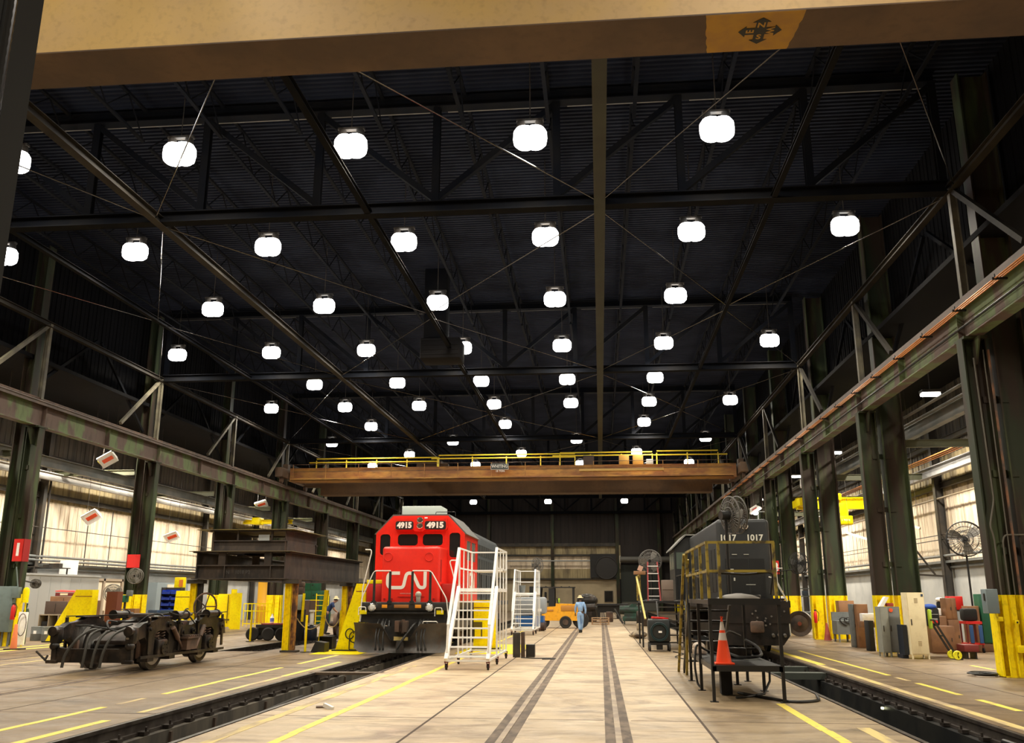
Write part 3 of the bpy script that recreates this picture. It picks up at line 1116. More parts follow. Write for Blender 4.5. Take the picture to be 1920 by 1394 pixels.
g.b(XA + 0.3, XB - 0.3, 57.7, 57.73, 9.33, 9.47)
part('footwalk', g, M_ORANGE, t)
x = XA + 0.5
while x < XB - 0.3:
    g = G()
    g.bar((x, 57.7, 9.35), (x, 57.7, 10.38), 0.045, 0.045)
    part('railing_post', g, M_ORANGE, t)
    x += 2.22
for z in (10.38, 9.9):
    g = G(); g.cyl((XA + 0.4, 57.7, z), (XB - 0.4, 57.7, z), 0.018, n=6)
    part('handrail', g, M_RUST, t)
# yellow pipe rails on top of the girder
MYR = mat('rail_yellow', (0.90, 0.72, 0.06), 0.45)
for x0, x1, z0, z1, y in ((-19.2, -10.8, 10.62, 10.88, 59.3), (-10.7, -1.5, 10.78, 11.0, 59.2), (-2.5, 3.6, 10.86, 11.06, 59.2), (3.9, 7.9, 10.86, 11.12, 59.3)):
    for z in (z0, z1):
        g = G(); g.cyl((x0 - (0.5 if z == z0 else 0), y, z), (x1 + (0.6 if z == z0 and x1 > 7 else 0), y, z), 0.045, n=8)
        part('yellow_rail', g, MYR, t)
    n = 1 + int((x1 - x0) / 2.6)
    for i in range(n + 1):
        xx = x0 + (x1 - x0) * i / n
        g = G(); g.bar((xx, y, 10.25), (xx, y, z1), 0.07, 0.05)
        part('yellow_post', g, MYR, t)
for x in (-20.3, 8.3):
    pass
for s, x in ((-1, XCL), (1, XCR)):
    g = G()
    g.cb((x, 60.4, 9.75), (0.5, 6.2, 0.62), ch=0.03)
    g.cb((x - s * 0.05, 58.6, 10.2), (0.35, 0.5, 0.4))
    part('end_truck', g, M_CRANEUND, t)
    for y in (57.9, 62.9):
        g = G(); g.cyl((x - 0.08, y, 9.30), (x + 0.08, y, 9.30), 0.24, n=18)
        part('wheel', g, M_RUST, t)
# cabinets, hoist and sign
for x0, x1, z1, m, nm in ((1.40, 2.05, 10.92, M_ORANGE, 'electrical_cabinet'), (2.30, 2.97, 10.92, M_ORANGE, 'electrical_cabinet'), (-0.95, -0.25, 10.9, mat('crane_box_dark', (0.06, 0.035, 0.025), 0.6), 'control_box')):
    g = G(); g.cb(((x0 + x1) / 2, 58.9, (10.25 + z1) / 2), (x1 - x0, 0.55, z1 - 10.25), ch=0.015)
    c = part(nm, g, mat('cabinet_ochre', (0.50, 0.27, 0.05), 0.5) if m is M_ORANGE else m, t)
g = G()
g.b(-1.2, 4.2, 57.55, 57.95, 9.72, 9.80); g.b(-1.2, 4.2, 57.5, 57.55, 9.72, 9.86)
part('service_platform', g, mat('platform_ochre', (0.5, 0.3, 0.07), 0.5), t)
g = G(); g.cb((3.4, 58.9, 10.45), (0.45, 0.4, 0.35), ch=0.02)
part('junction_box', g, M_GREYL, t, 'pale grey junction box')
g = G()
g.cyl((-12.1, 61.0, 10.55), (-10.8, 61.0, 10.55), 0.45, n=16)
g.cb((-12.2, 61.0, 10.4), (0.5, 1.3, 0.7), ch=0.03)
g.cb((-10.6, 60.8, 10.5), (0.6, 0.5, 0.55), ch=0.03)
g.b(-12.6, -10.2, 59.9, 62.2, 10.16, 10.24)
part('trolley_hoist', g, M_CRANEUND, t, 'brown trolley hoist')
g = G()
g.cb((-6.38, 57.66, 10.09), (1.16, 0.04, 0.38), ch=0.01)
sg = part('name_board', g, mat('sign_dark_green', (0.03, 0.045, 0.045), 0.5), t, 'dark name board with pale capitals')
part('lettering', text_g('WHITING', 0.28, face_cam(-6.38, 57.635, 10.10), 0.004, 0.008, sx=0.86), mat('sign_letters', (0.75, 0.75, 0.72), 0.5), sg)
g = G()
for a in ((-6.94, -5.82, 10.26, 10.28), (-6.94, -5.82, 9.90, 9.92), (-6.96, -6.94, 9.90, 10.28), (-5.82, -5.80, 9.90, 10.28)):
    g.b(a[0], a[1], 57.63, 57.66, a[2], a[3])
part('border', g, mat('sign_letters', (0.75, 0.75, 0.72), 0.5), sg)
part('capacity_lettering', text_g('15 TON', 0.17, face_cam(-6.35, 57.68, 9.80), 0.004, 0.006), mat('sign_letters', (0.75, 0.75, 0.72), 0.5), t, 'small pale 15 TON lettering')
for c in t.children:
    nm = c.name.split('.')[0]
    if nm == 'rear_girder':
        c.location.z -= 0.24
    elif nm not in ('end_truck', 'wheel', 'yellow_rail'):
        c.location.z -= 0.12
# upright frame of the far truss line above the crane ends
# heating duct and ventilator hanging from the roof left of centre
t = thing('roof_ventilator', 'dark ventilator duct hanging from the roof left of centre', 'ventilator', (-6.75, 36.3, 11.4))
g = G(); g.cb((-6.78, 36.3, 14.0), (0.95, 0.95, 3.2), ch=0.03)
part('duct', g, M_STEELG, t)
g = G(); g.cb((-6.5, 36.3, 11.9), (1.7, 1.3, 0.9), ch=0.05)
for z in (11.6, 11.8, 12.0, 12.2):
    g.b(-7.3, -5.7, 35.62, 35.66, z, z + 0.05)
part('unit_heater', g, mat('heater_brown', (0.010, 0.009, 0.009), 0.7, spec=0.1), t)

# ================================================================ RED LOCOMOTIVE
LX = -6.07
M_LRED = mat('locomotive_red', (0.86, 0.030, 0.016), 0.30, col2=(0.78, 0.024, 0.014), scale=1.2, spec=0.5, col3=(0.45, 0.02, 0.012), scale3=10, amt3=0.18)
M_LBLK = mat('locomotive_black', (0.014, 0.014, 0.015), 0.42, col2=(0.03, 0.028, 0.026), scale=4)
M_HOOD = mat('slate_hood', (0.055, 0.068, 0.078), 0.45, col2=(0.04, 0.05, 0.058), scale=2)
M_PLOW = mat('plow_steel', (0.105, 0.098, 0.092), 0.42, 0.45, col2=(0.045, 0.042, 0.04), scale=1.6, lo=0.4, hi=0.65, col3=(0.10, 0.05, 0.03), scale3=8, amt3=0.5)
M_OGR = mat('marker_orange', (0.85, 0.33, 0.02), 0.4)
M_YREF = mat('step_yellow', (0.90, 0.75, 0.0), 0.4)
loco = thing('locomotive', 'bright red diesel locomotive facing the camera, number boards reading 4915', 'locomotive', (LX, 28.2, 0))
# deck and end plate
g = G()
g.b(LX - 1.42, LX + 1.42, 28.35, 46.2, 1.36, 1.55)
g.b(LX - 0.55, LX - 0.35, 28.4, 46.0, 0.95, 1.36); g.b(LX + 0.35, LX + 0.55, 28.4, 46.0, 0.95, 1.36)
part('deck', g, M_LBLK, loco)
g = G()
g.cb((LX, 28.28, 1.44), (2.78, 0.14, 0.26), ch=0.03)
g.prism([(LX - 1.36, 1.32), (LX + 1.36, 1.32), (LX + 1.40, 0.98), (LX + 0.55, 0.86), (LX + 0.55, 0.42), (LX - 0.55, 0.42), (LX - 0.55, 0.86), (LX - 1.40, 0.98)], 'y', 28.30, 28.36)
g.b(LX - 1.2, LX + 1.2, 28.18, 28.26, 1.22, 1.27)
part('end_plate', g, M_LBLK, loco)
for x0, x1, z0, z1, m in ((-6.79, -6.62, 1.39, 1.49, M_OGR), (-5.74, -5.55, 1.39, 1.49, M_OGR), (-6.4, -5.94, 1.39, 1.49, mat('marker_brown', (0.36, 0.14, 0.03), 0.5))):
    g = G(); g.cb(((x0 + x1) / 2, 28.195, (z0 + z1) / 2), (x1 - x0, 0.02, z1 - z0), ch=0.004)
    part('marker_plate', g, m, loco, 'orange marker plate')
for x in (-7.37, -4.95):
    g = G(); g.cb((x, 28.19, 1.265), (0.22, 0.03, 0.12))
    part('step_marker', g, M_YREF, loco, 'yellow step marker')
# ditch lights
for x in (-7.08, -5.28):
    g = G(); g.lathe([(0.10, 0.02), (0.125, -0.05), (0.105, -0.06), (0.10, -0.03), (0.02, -0.02)], (x, 28.17, 1.41), (0, 1, 0), n=18)
    dl = part('ditch_light', g, M_CHROME, loco)
    g = G(); g.lathe([(0.1, 0), (0.07, -0.035), (0.0, -0.045)], (x, 28.13, 1.41), (0, 1, 0), n=18)
    part('lens', g, mat('clear_lens', (0.75, 0.75, 0.72), 0.1, spec=0.9), dl)
# snow plow: two curved wings meeting at a shallow prow
def plow_wing(s):
    vs, fs = [], []
    NX, NZ = 8, 7
    for i in range(NX + 1):
        u = i / NX
        x = LX + s * (0.10 + 1.38 * u)
        ztop = 0.62 + 0.30 * min(1, max(0, (u - 0.22) / 0.10)) + 0.05 * u
        if u < 0.22:
            ztop = 0.45
        for j in range(NZ + 1):
            v = j / NZ
            zb = 0.085 + (0.13 * max(0, (u - 0.86) / 0.14))
            z = zb + (ztop - zb) * v
            y = 27.66 + 0.22 * u + 0.20 * (4 * v * (1 - v)) * 0.8 - 0.10 * v
            vs.append((x, y, z))
    n = NZ + 1
    for i in range(NX):
        for j in range(NZ):
            fs.append((i * n + j, (i + 1) * n + j, (i + 1) * n + j + 1, i * n + j + 1))
    back = [(x, y + 0.03, z) for x, y, z in vs]
    m = len(vs)
    f2 = [tuple(k + m for k in reversed(q)) for q in fs]
    rim = []
    idx = [i * n for i in range(NX + 1)] + [NX * n + j for j in range(1, n)] + [i * n + n - 1 for i in range(NX - 1, -1, -1)] + [j for j in range(n - 2, 0, -1)]
    for a, c in zip(idx, idx[1:] + idx[:1]):
        rim.append((a, c, c + m, a + m))
    return G().add(vs + back, fs + f2 + rim, True)


pw = G()
for s in (-1, 1):
    w = plow_wing(s)
    pw.add(w.v, w.f, True)
pw.b(LX - 0.12, LX + 0.12, 27.66, 27.72, 0.085, 0.45)
plow = part('snow_plow', pw, M_PLOW, loco, 'grey steel snow plow')
g = G()
for x in (-6.75, -6.55, -5.55, -5.35):
    g.bar((x, 27.95, 0.3), (x, 28.3, 1.0), 0.05, 0.08)
g.b(LX - 1.1, LX + 1.1, 27.97, 28.28, 0.32, 0.40)
part('plow_brackets', g, M_LBLK, loco)
g = G()
g.b(LX - 0.52, LX + 0.50, 27.84, 27.87, 0.40, 0.86)
part('plow_recess_plate', g, M_LBLK, loco)
g = G(); g.cb((-6.07, 27.80, 0.49), (0.44, 0.012, 0.12), rot=(0, 0.03, 0))
part('warning_label', g, mat('pale_yellow_label', (0.80, 0.62, 0.22), 0.6), loco, 'pale yellow label on the plow')
# coupler
g = G()
g.cb((LX, 28.05, 0.86), (0.24, 0.5, 0.24), ch=0.04)
g.prism([(LX - 0.20, 27.86), (LX - 0.16, 27.60), (LX - 0.02, 27.56), (LX - 0.03, 27.72), (LX + 0.08, 27.72), (LX + 0.10, 27.52), (LX + 0.22, 27.56), (LX + 0.22, 27.86)], 'z', 0.70, 1.02)
g.cyl((LX + 0.10, 27.62, 0.66), (LX + 0.10, 27.62, 1.06), 0.05, n=10)
part('coupler', g, M_RUST, loco)
# hoses
for i, x in enumerate((-6.85, -6.72, -6.62, -5.55, -5.45, -5.32)):
    g = G()
    g.path(fillet([(x, 28.2, 1.05), (x + 0.02, 27.9, 0.95), (x + 0.03 * (-1) ** i, 27.62, 0.55), (x + 0.06, 27.56, 0.22)], 0.15), 0.022, 6)
    g.cyl((x + 0.06, 27.56, 0.16), (x + 0.06, 27.56, 0.24), 0.035, n=8)
    part('air_hose', g, M_HOSE, loco)
g = G(); g.path(fillet([(-5.68, 28.15, 0.95), (-5.70, 27.75, 0.88), (-5.95, 27.52, 0.5), (-6.12, 27.5, 0.2)], 0.2), 0.035, 8)
part('air_hose', g, M_HOSE, loco)
# nose
NXH = 0.95
nb = bmesh.new()
bmesh.ops.create_cube(nb, size=1.0)
bmesh.ops.scale(nb, vec=(2 * NXH, 1.5, 1.76), verts=nb.verts)
bmesh.ops.translate(nb, vec=(LX, 29.72, 1.55 + 0.88), verts=nb.verts)
te = [e for e in nb.edges if all(v.co.z > 3 for v in e.verts) or (abs(e.verts[0].co.x - e.verts[1].co.x) < 1e-4 and abs(e.verts[0].co.y - e.verts[1].co.y) < 1e-4 and e.verts[0].co.y < 29.2)]
bmesh.ops.bevel(nb, geom=te, offset=0.09, segments=4, profile=0.5, affect='EDGES')
g = G(); nb.verts.index_update(); g.add([v.co.copy() for v in nb.verts], [tuple(v.index for v in f.verts) for f in nb.faces], True); nb.free()
nose = part('short_hood_nose', g, M_LRED, loco)
for x in (-6.82, -5.48):
    g = G(); g.ring((x, 28.962, 2.985), (0, 1, 0), 0.135, 0.010, 28, 5)
    part('round_cover', g, M_LRED, nose)
g = G()
g.b(-6.47, -5.6, 28.955, 28.968, 1.72, 1.735); g.b(-5.14, -5.117, 29.05, 29.3, 2.2, 2.9)
for x in (-6.9, -6.66, -5.9, -5.3):
    g.cb((x, 28.96, 1.66), (0.06, 0.02, 0.05))
part('nose_fittings', g, mat('dark_red_trim', (0.35, 0.012, 0.01), 0.4), nose)
# bell-shaped lamp low on the nose
g = G(); g.lathe([(0.03, 0.06), (0.09, 0.03), (0.10, 0.0), (0.07, -0.02), (0.0, -0.03)], (-5.79, 28.92, 1.80), (0, 1, 0), n=16); g.cb((-5.79, 28.94, 1.66), (0.14, 0.06, 0.2), ch=0.02)
part('nose_lamp', g, mat('old_lamp', (0.55, 0.50, 0.42), 0.3, 0.3), nose)
# CN noodle lettering
def ribbon(pts, w, M, depth=0.004, r=0.16, n=8):
    P = [Vector((p.x, p.y, 0)) for p in fillet([(a, c, 0) for a, c in pts], r, n)]
    L, Rr = [], []
    for i, p in enumerate(P):
        d = (P[min(i + 1, len(P) - 1)] - P[max(i - 1, 0)]).normalized()
        nn = Vector((-d.y, d.x, 0)) * (w / 2)
        L.append(p + nn); Rr.append(p - nn)
    g = G()
    m = len(P)
    vs = [M @ q for q in L] + [M @ q for q in Rr] + [M @ (q + Vector((0, 0, depth))) for q in L] + [M @ (q + Vector((0, 0, depth))) for q in Rr]
    fs = []
    for i in range(m - 1):
        fs += [(i, i + 1, m + i + 1, m + i), (2 * m + i, 3 * m + i, 3 * m + i + 1, 2 * m + i + 1), (i, 2 * m + i, 2 * m + i + 1, i + 1), (m + i, m + i + 1, 3 * m + i + 1, 3 * m + i)]
    fs += [(0, m, 3 * m, 2 * m), (m - 1, 3 * m - 1, 4 * m - 1, 2 * m - 1)]
    return g.add(vs, fs)


M_LWHT = mat('logo_white', (0.92, 0.88, 0.80), 0.4)
CNP = [(0.44, 0.50), (0.045, 0.50), (0.045, 0.045), (0.56, 0.045), (0.60, 0.25), (0.66, 0.50), (0.86, 0.50), (1.08, 0.045), (1.265, 0.045), (1.265, 0.545)]
Mcn = face_cam(-6.86, 28.968, 1.97)
part('logo', ribbon(CNP, 0.105, Mcn), M_LWHT, nose, 'white looping CN lettering')
part('small_lettering', text_g('WWW.CN.CA', 0.055, face_cam(-6.22, 28.965, 1.83), 0.002), mat('faded_letters', (0.75, 0.45, 0.4), 0.5), nose)
# cab
cab_poly = [(LX - 1.53, 1.55), (LX - 1.53, 3.82), (LX - 0.95, 4.42), (LX + 0.95, 4.42), (LX + 1.53, 3.82), (LX + 1.53, 1.55)]
# front wall with real window openings: built from strips around the openings
def wall_with_holes(poly_top, x0, x1, z0, holes, y0, y1):
    """grid fill of a wall in the XZ plane, clipped under poly_top(x), minus rectangular holes"""
    xs = sorted(set([x0, x1] + [h[0] for h in holes] + [h[1] for h in holes] + [LX - 0.95, LX + 0.95]))
    g = G()
    for a, c in zip(xs, xs[1:]):
        zt_a, zt_c = poly_top(a), poly_top(c)
        mid = (a + c) / 2
        hs = sorted([(h[2], h[3]) for h in holes if h[0] <= mid <= h[1]])
        z = z0
        segs = []
        for lo, hi in hs:
            segs.append((z, lo)); z = hi
        segs.append((z, None))
        for lo, hi in segs:
            ta = zt_a if hi is None else hi
            tc = zt_c if hi is None else hi
            g.prism([(a, lo), (c, lo), (c, tc), (a, ta)], 'y', y0, y1)
    return g


def cab_top(x):
    d = abs(x - LX)
    return 4.42 if d <= 0.95 else 4.42 - (d - 0.95) / 0.58 * 0.60


HOLES = [(-7.45, -7.10, 3.10, 3.80), (-6.84, -6.15, 3.42, 3.80), (-5.98, -5.29, 3.42, 3.80), (-5.06, -4.69, 3.02, 3.84)]
CY0 = 30.38
g = wall_with_holes(cab_top, LX - 1.53, LX + 1.53, 1.55, HOLES, CY0, CY0 + 0.06)
cab = part('cab_front', g, M_LRED, loco)
for h in HOLES:
    g = G()
    w = 0.035
    for a in ((h[0] - w, h[0], h[2] - w, h[3] + w), (h[1], h[1] + w, h[2] - w, h[3] + w), (h[0], h[1], h[3], h[3] + w), (h[0], h[1], h[2] - w, h[2])):
        g.b(a[0], a[1], CY0 - 0.014, CY0, a[2], a[3])
    # rounded corner gussets
    for cx_, cz_, sx_, sz_ in ((h[0], h[2], 1, 1), (h[1], h[2], -1, 1), (h[0], h[3], 1, -1), (h[1], h[3], -1, -1)):
        g.prism([(cx_, cz_), (cx_ + sx_ * 0.09, cz_), (cx_ + sx_ * 0.03, cz_ + sz_ * 0.03), (cx_, cz_ + sz_ * 0.09)], 'y', CY0 - 0.012, CY0 + 0.05)
    fr = part('window_frame', g, M_LRED, cab)
    g = G(); g.b(h[0], h[1], CY0 + 0.03, CY0 + 0.04, h[2], h[3])
    part('window_pane', g, M_GLASSD, cab)
g = G()
for a, c in ((cab_poly[0], cab_poly[1]), (cab_poly[5], cab_poly[4])):
    s = -1 if a[0] < LX else 1
    x0, x1 = a[0], a[0] - s * 0.06
    g.b(x0, x1, CY0 + 0.06, 33.7, 1.55, 2.95); g.b(x0, x1, CY0 + 0.06, 33.7, 3.62, 3.84)
    g.b(x0, x1, CY0 + 0.06, 30.9, 2.95, 3.62); g.b(x0, x1, 33.2, 33.7, 2.95, 3.62); g.b(x0, x1, 31.95, 32.1, 2.95, 3.62)
g.prism(cab_poly, 'y', 33.64, 33.7)
side = part('cab_sides', g, M_LRED, loco)
for s in (-1, 1):
    for a, c in ((30.9, 31.95), (32.1, 33.2)):
        g = G(); g.b(LX + s * 1.50, LX + s * 1.51, a, c, 2.95, 3.62)
        part('side_window_pane', g, mat('reflecting_glass', (0.22, 0.23, 0.22), 0.15), side)
g = G()
for s in (-1, 1):
    x = LX + s * 1.545
    M_ = Matrix.Translation((x, 32.1, 2.25)) @ (Matrix.Rotation(PI / 2, 4, 'Z') if s > 0 else Matrix.Rotation(-PI / 2, 4, 'Z')) @ Matrix.Rotation(PI / 2, 4, 'X') @ Matrix.Translation((-0.65, -0.25, 0))
    lg = ribbon(CNP, 0.105, M_, 0.008)
    g.add(lg.v, lg.f)
part('side_logo', g, M_LWHT, side, 'white CN lettering on the cab side')
g = G()
g.prism([(LX - 1.60, 3.80), (LX - 1.53, 3.80), (LX - 0.95, 4.41), (LX + 0.95, 4.41), (LX + 1.53, 3.80), (LX + 1.60, 3.80), (LX + 0.97, 4.47), (LX - 0.97, 4.47)], 'y', CY0 + 0.02, 33.75)
part('cab_roof', g, mat('dusty_cab_roof', (0.10, 0.095, 0.09), 0.7), loco, 'dusty dark cab roof')
g = G()
g.b(LX - 1.46, LX + 1.46, 30.5, 33.6, 1.56, 1.60)
g.cb((LX - 0.6, 31.4, 2.3), (0.5, 0.5, 1.2)); g.cb((LX + 0.55, 31.8, 2.6), (0.5, 0.14, 0.8), ch=0.05)
part('cab_interior', g, M_BLACKM, loco)
g = G()
for x in (-6.6, -6.45, -6.35):
    g.cb((x, CY0 + 0.12, 3.46), (0.10, 0.04, 0.05), ch=0.01)
part('desk_objects', g, M_RED, loco, 'red objects on the cab desk')
# headlight housing and number boards
g = G()
g.prism([(LX - 0.86, 3.96), (LX - 0.20, 3.94), (LX - 0.12, 3.88), (LX + 0.12, 3.88), (LX + 0.20, 3.94), (LX + 0.92, 3.92), (LX + 0.97, 4.0), (LX + 0.93, 4.32), (LX - 0.83, 4.34)], 'y', 30.16, CY0)
hh = part('headlight_housing', g, M_LRED, loco)
for x in (-6.575, -5.515):
    w = 0.305 if x < -6 else 0.36
    g = G(); g.prism([(p.x, p.y) for p in fillet([(x - w, 3.94, 0), (x + w, 3.94, 0), (x + w, 4.22, 0), (x - w, 4.22, 0), (x - w, 3.94, 0), (x + w * 0.3, 3.94, 0)], 0.08)][1:-1], 'y', 30.13, 30.16)
    nbd = part('number_board', g, M_BLACK, loco)
    part('numerals', text_g('4915', 0.26, face_cam(x, 30.128, 4.078), 0.003, 0.014, sx=0.96 if x < -6 else 1.1), mat('numeral_white', (0.95, 0.93, 0.86), 0.4, emit=None), nbd, 'white numerals 4915')
for z in (4.06, 4.25):
    g = G(); g.lathe([(0.10, 0.05), (0.105, -0.02), (0.085, -0.03), (0.08, 0.01), (0.0, 0.02)], (-6.04, 30.12, z), (0, 1, 0), n=18)
    part('headlight', g, M_CHROME, hh)
g = G(); g.cb((-5.84, 30.15, 4.33), (0.10, 0.02, 0.045))
part('small_plate', g, M_WHITE, hh)
# roof air conditioner
g = G(); g.cb((-6.30, 32.3, 4.68), (1.42, 1.3, 0.40), ch=0.02)
part('air_conditioner', g, mat('pale_ac', (0.62, 0.70, 0.66), 0.5), loco, 'pale grey-green roof air conditioner')
g = G(); g.path(fillet([(-5.7, 31.2, 4.47), (-5.7, 31.2, 4.62), (-5.0, 31.2, 4.62), (-5.0, 31.2, 4.47)], 0.05), 0.012, 6)
part('roof_grab_iron', g, M_BLACK, loco)
# long hood
g = G()
g.prism([(LX - 0.92, 1.55), (LX - 0.92, 4.15), (LX - 0.80, 4.36), (LX + 0.80, 4.36), (LX + 0.92, 4.15), (LX + 0.92, 1.55)], 'y', 33.75, 46.0)
hood = part('long_hood', g, M_HOOD, loco, 'slate grey long hood')
for y in [34.0 + 0.8 * i for i in range(15)]:
    for z0, z1 in ((1.7, 3.3), (3.45, 3.9)):
        g = G(); g.b(LX + 0.92, LX + 0.935, y, y + 0.7, z0, z1)
        part('hood_door', g, mat('hood_doors', (0.035, 0.042, 0.048), 0.5), hood)
g = G()
g.cyl((LX + 0.4, 36.0, 4.36), (LX + 0.4, 36.0, 4.60), 0.16, n=12); g.ell((LX + 0.35, 38.4, 4.50), (0.2, 0.3, 0.18)); g.cb((LX + 0.45, 35.0, 4.5), (0.5, 0.9, 0.25), ch=0.03)
part('roof_fittings', g, M_HOOD, hood)
# battery boxes beside the nose and steps
for s in (-1, 1):
    g = G()
    g.cb((LX + s * 1.22, 29.75, 1.85), (0.50, 1.15, 0.58), ch=0.02)
    bx = part('side_box', g, mat('deep_red_box', (0.50, 0.018, 0.012), 0.4), loco)
    g = G(); g.cb((LX + s * 1.22, 29.72, 2.20), (0.52, 1.1, 0.12), ch=0.01)
    part('yellow_lid', g, M_YREF, bx, 'yellow lid') if s < 0 else None
for s in (-1, 1):
    for z in (0.35, 0.65, 0.95, 1.25):
        g = G(); g.b(LX + s * 1.10, LX + s * 1.48, 28.32, 28.60, z, z + 0.03)
        part('step', g, M_LBLK, loco)
# end handrails
HW_ = mat('handrail_white', (0.85, 0.82, 0.76), 0.45)
for pts in ([(-7.47, 28.22, 0.98), (-7.44, 28.22, 1.70), (-7.08, 28.22, 2.52), (-6.55, 28.22, 2.52)], [(-5.85, 28.22, 2.52), (-5.27, 28.22, 2.52), (-4.76, 28.22, 1.67), (-4.68, 28.22, 1.0)],
            [(-7.52, 28.5, 0.98), (-7.50, 28.5, 2.0), (-7.26, 28.5, 3.10), (-7.28, 28.5, 3.19), (-7.46, 28.5, 3.19)], [(-4.60, 28.5, 1.1), (-4.56, 28.5, 2.24), (-4.72, 28.5, 2.78), (-4.70, 28.5, 2.85), (-4.48, 28.5, 2.85)]):
    g = G(); g.path(fillet(pts, 0.10), 0.019, 8)
    part('handrail', g, HW_, loco, 'white bent handrail')
for x, zt in ((-7.06, 2.5), (-6.56, 2.5), (-5.85, 2.5), (-5.28, 2.5)):
    g = G(); g.bar((x, 28.22, 1.52), (x, 28.22, zt), 0.075, 0.03); g.cb((x, 28.22, 1.56), (0.14, 0.06, 0.10))
    part('railing_stanchion', g, M_LBLK, loco)
for x0, x1, z0, z1 in ((-7.50, -7.28, 1.28, 1.42), (-5.10, -4.88, 1.25, 1.40)):
    g = G(); g.path(fillet([(x0, 28.12, z0 - 0.1), (x0, 28.12, z1), (x1, 28.12, z1), (x1, 28.12, z0)], 0.05), 0.013, 6)
    part('grab_iron', g, HW_, loco)
g = G(); g.path(fillet([(-5.42, 27.85, 0.90), (-5.40, 27.82, 1.0), (-4.98, 27.82, 1.0), (-4.95, 27.9, 0.9)], 0.04), 0.016, 6)
part('plow_grab_iron', g, HW_, loco)
# red and yellow fittings on the left behind the plow wing
g = G(); g.path(fillet([(-7.62, 31.8, 2.5), (-7.62, 31.8, 3.9), (-7.60, 31.2, 3.95)], 0.1), 0.02, 6)
part('side_grab_iron', g, M_LRED, loco)
# side walkway handrail
g = G()
for y in [34.2 + 1.6 * i for i in range(8)]:
    for s in (-1, 1):
        g.cyl((LX + s * 1.40, y, 1.55), (LX + s * 1.40, y, 2.6), 0.018, n=6)
for s in (-1, 1):
    g.cyl((LX + s * 1.40, 34.0, 2.6), (LX + s * 1.40, 45.9, 2.6), 0.018, n=6)
part('walkway_railing', g, M_LBLK, loco)
# running gear
for yb in (33.0, 43.0):
    g = G()
    for s in (-1, 1):
        g.b(LX + s * 0.98, LX + s * 1.12, yb - 1.9, yb + 1.9, 0.55, 0.95)
        for dy in (-1.37, 1.37):
            g.cb((LX + s * 1.08, yb + dy, 0.52), (0.24, 0.36, 0.36), ch=0.03)
    g.b(LX - 1.0, LX + 1.0, yb - 0.25, yb + 0.25, 0.6, 0.95)
    part('truck_frame', g, M_GREASE, loco)
    for dy in (-1.37, 1.37):
        g = G()
        for s in (-1, 1):
            g.cyl((LX + 0.06 + s * 0.70, yb + dy, 0.51), (LX + 0.06 + s * 0.82, yb + dy, 0.51), 0.51, n=28)
        g.cyl((LX - 0.9, yb + dy, 0.51), (LX + 0.95, yb + dy, 0.51), 0.09, n=12)
        part('wheelset', g, M_RUST, loco)
g = G(); g.cb((LX, 38.0, 0.72), (2.6, 4.2, 0.95), ch=0.12)
part('fuel_tank', g, M_LBLK, loco)

# ================================================================ WHITE ROLLING STAIR PLATFORMS
def caster(t, x, y, name='caster_wheel'):
    g = G(); g.cyl((x - 0.022, y + 0.03, 0.075), (x + 0.022, y + 0.03, 0.075), 0.075, n=16)
    w = part(name, g, M_RUBBER, t)
    g = G(); g.b(x - 0.035, x - 0.025, y - 0.02, y + 0.06, 0.06, 0.18); g.b(x + 0.025, x + 0.035, y - 0.02, y + 0.06, 0.06, 0.18); g.b(x - 0.045, x + 0.045, y - 0.05, y + 0.06, 0.17, 0.20)
    g.cyl((x - 0.04, y + 0.03, 0.075), (x + 0.04, y + 0.03, 0.075), 0.018, n=8)
    part('fork', g, M_REDD, w)


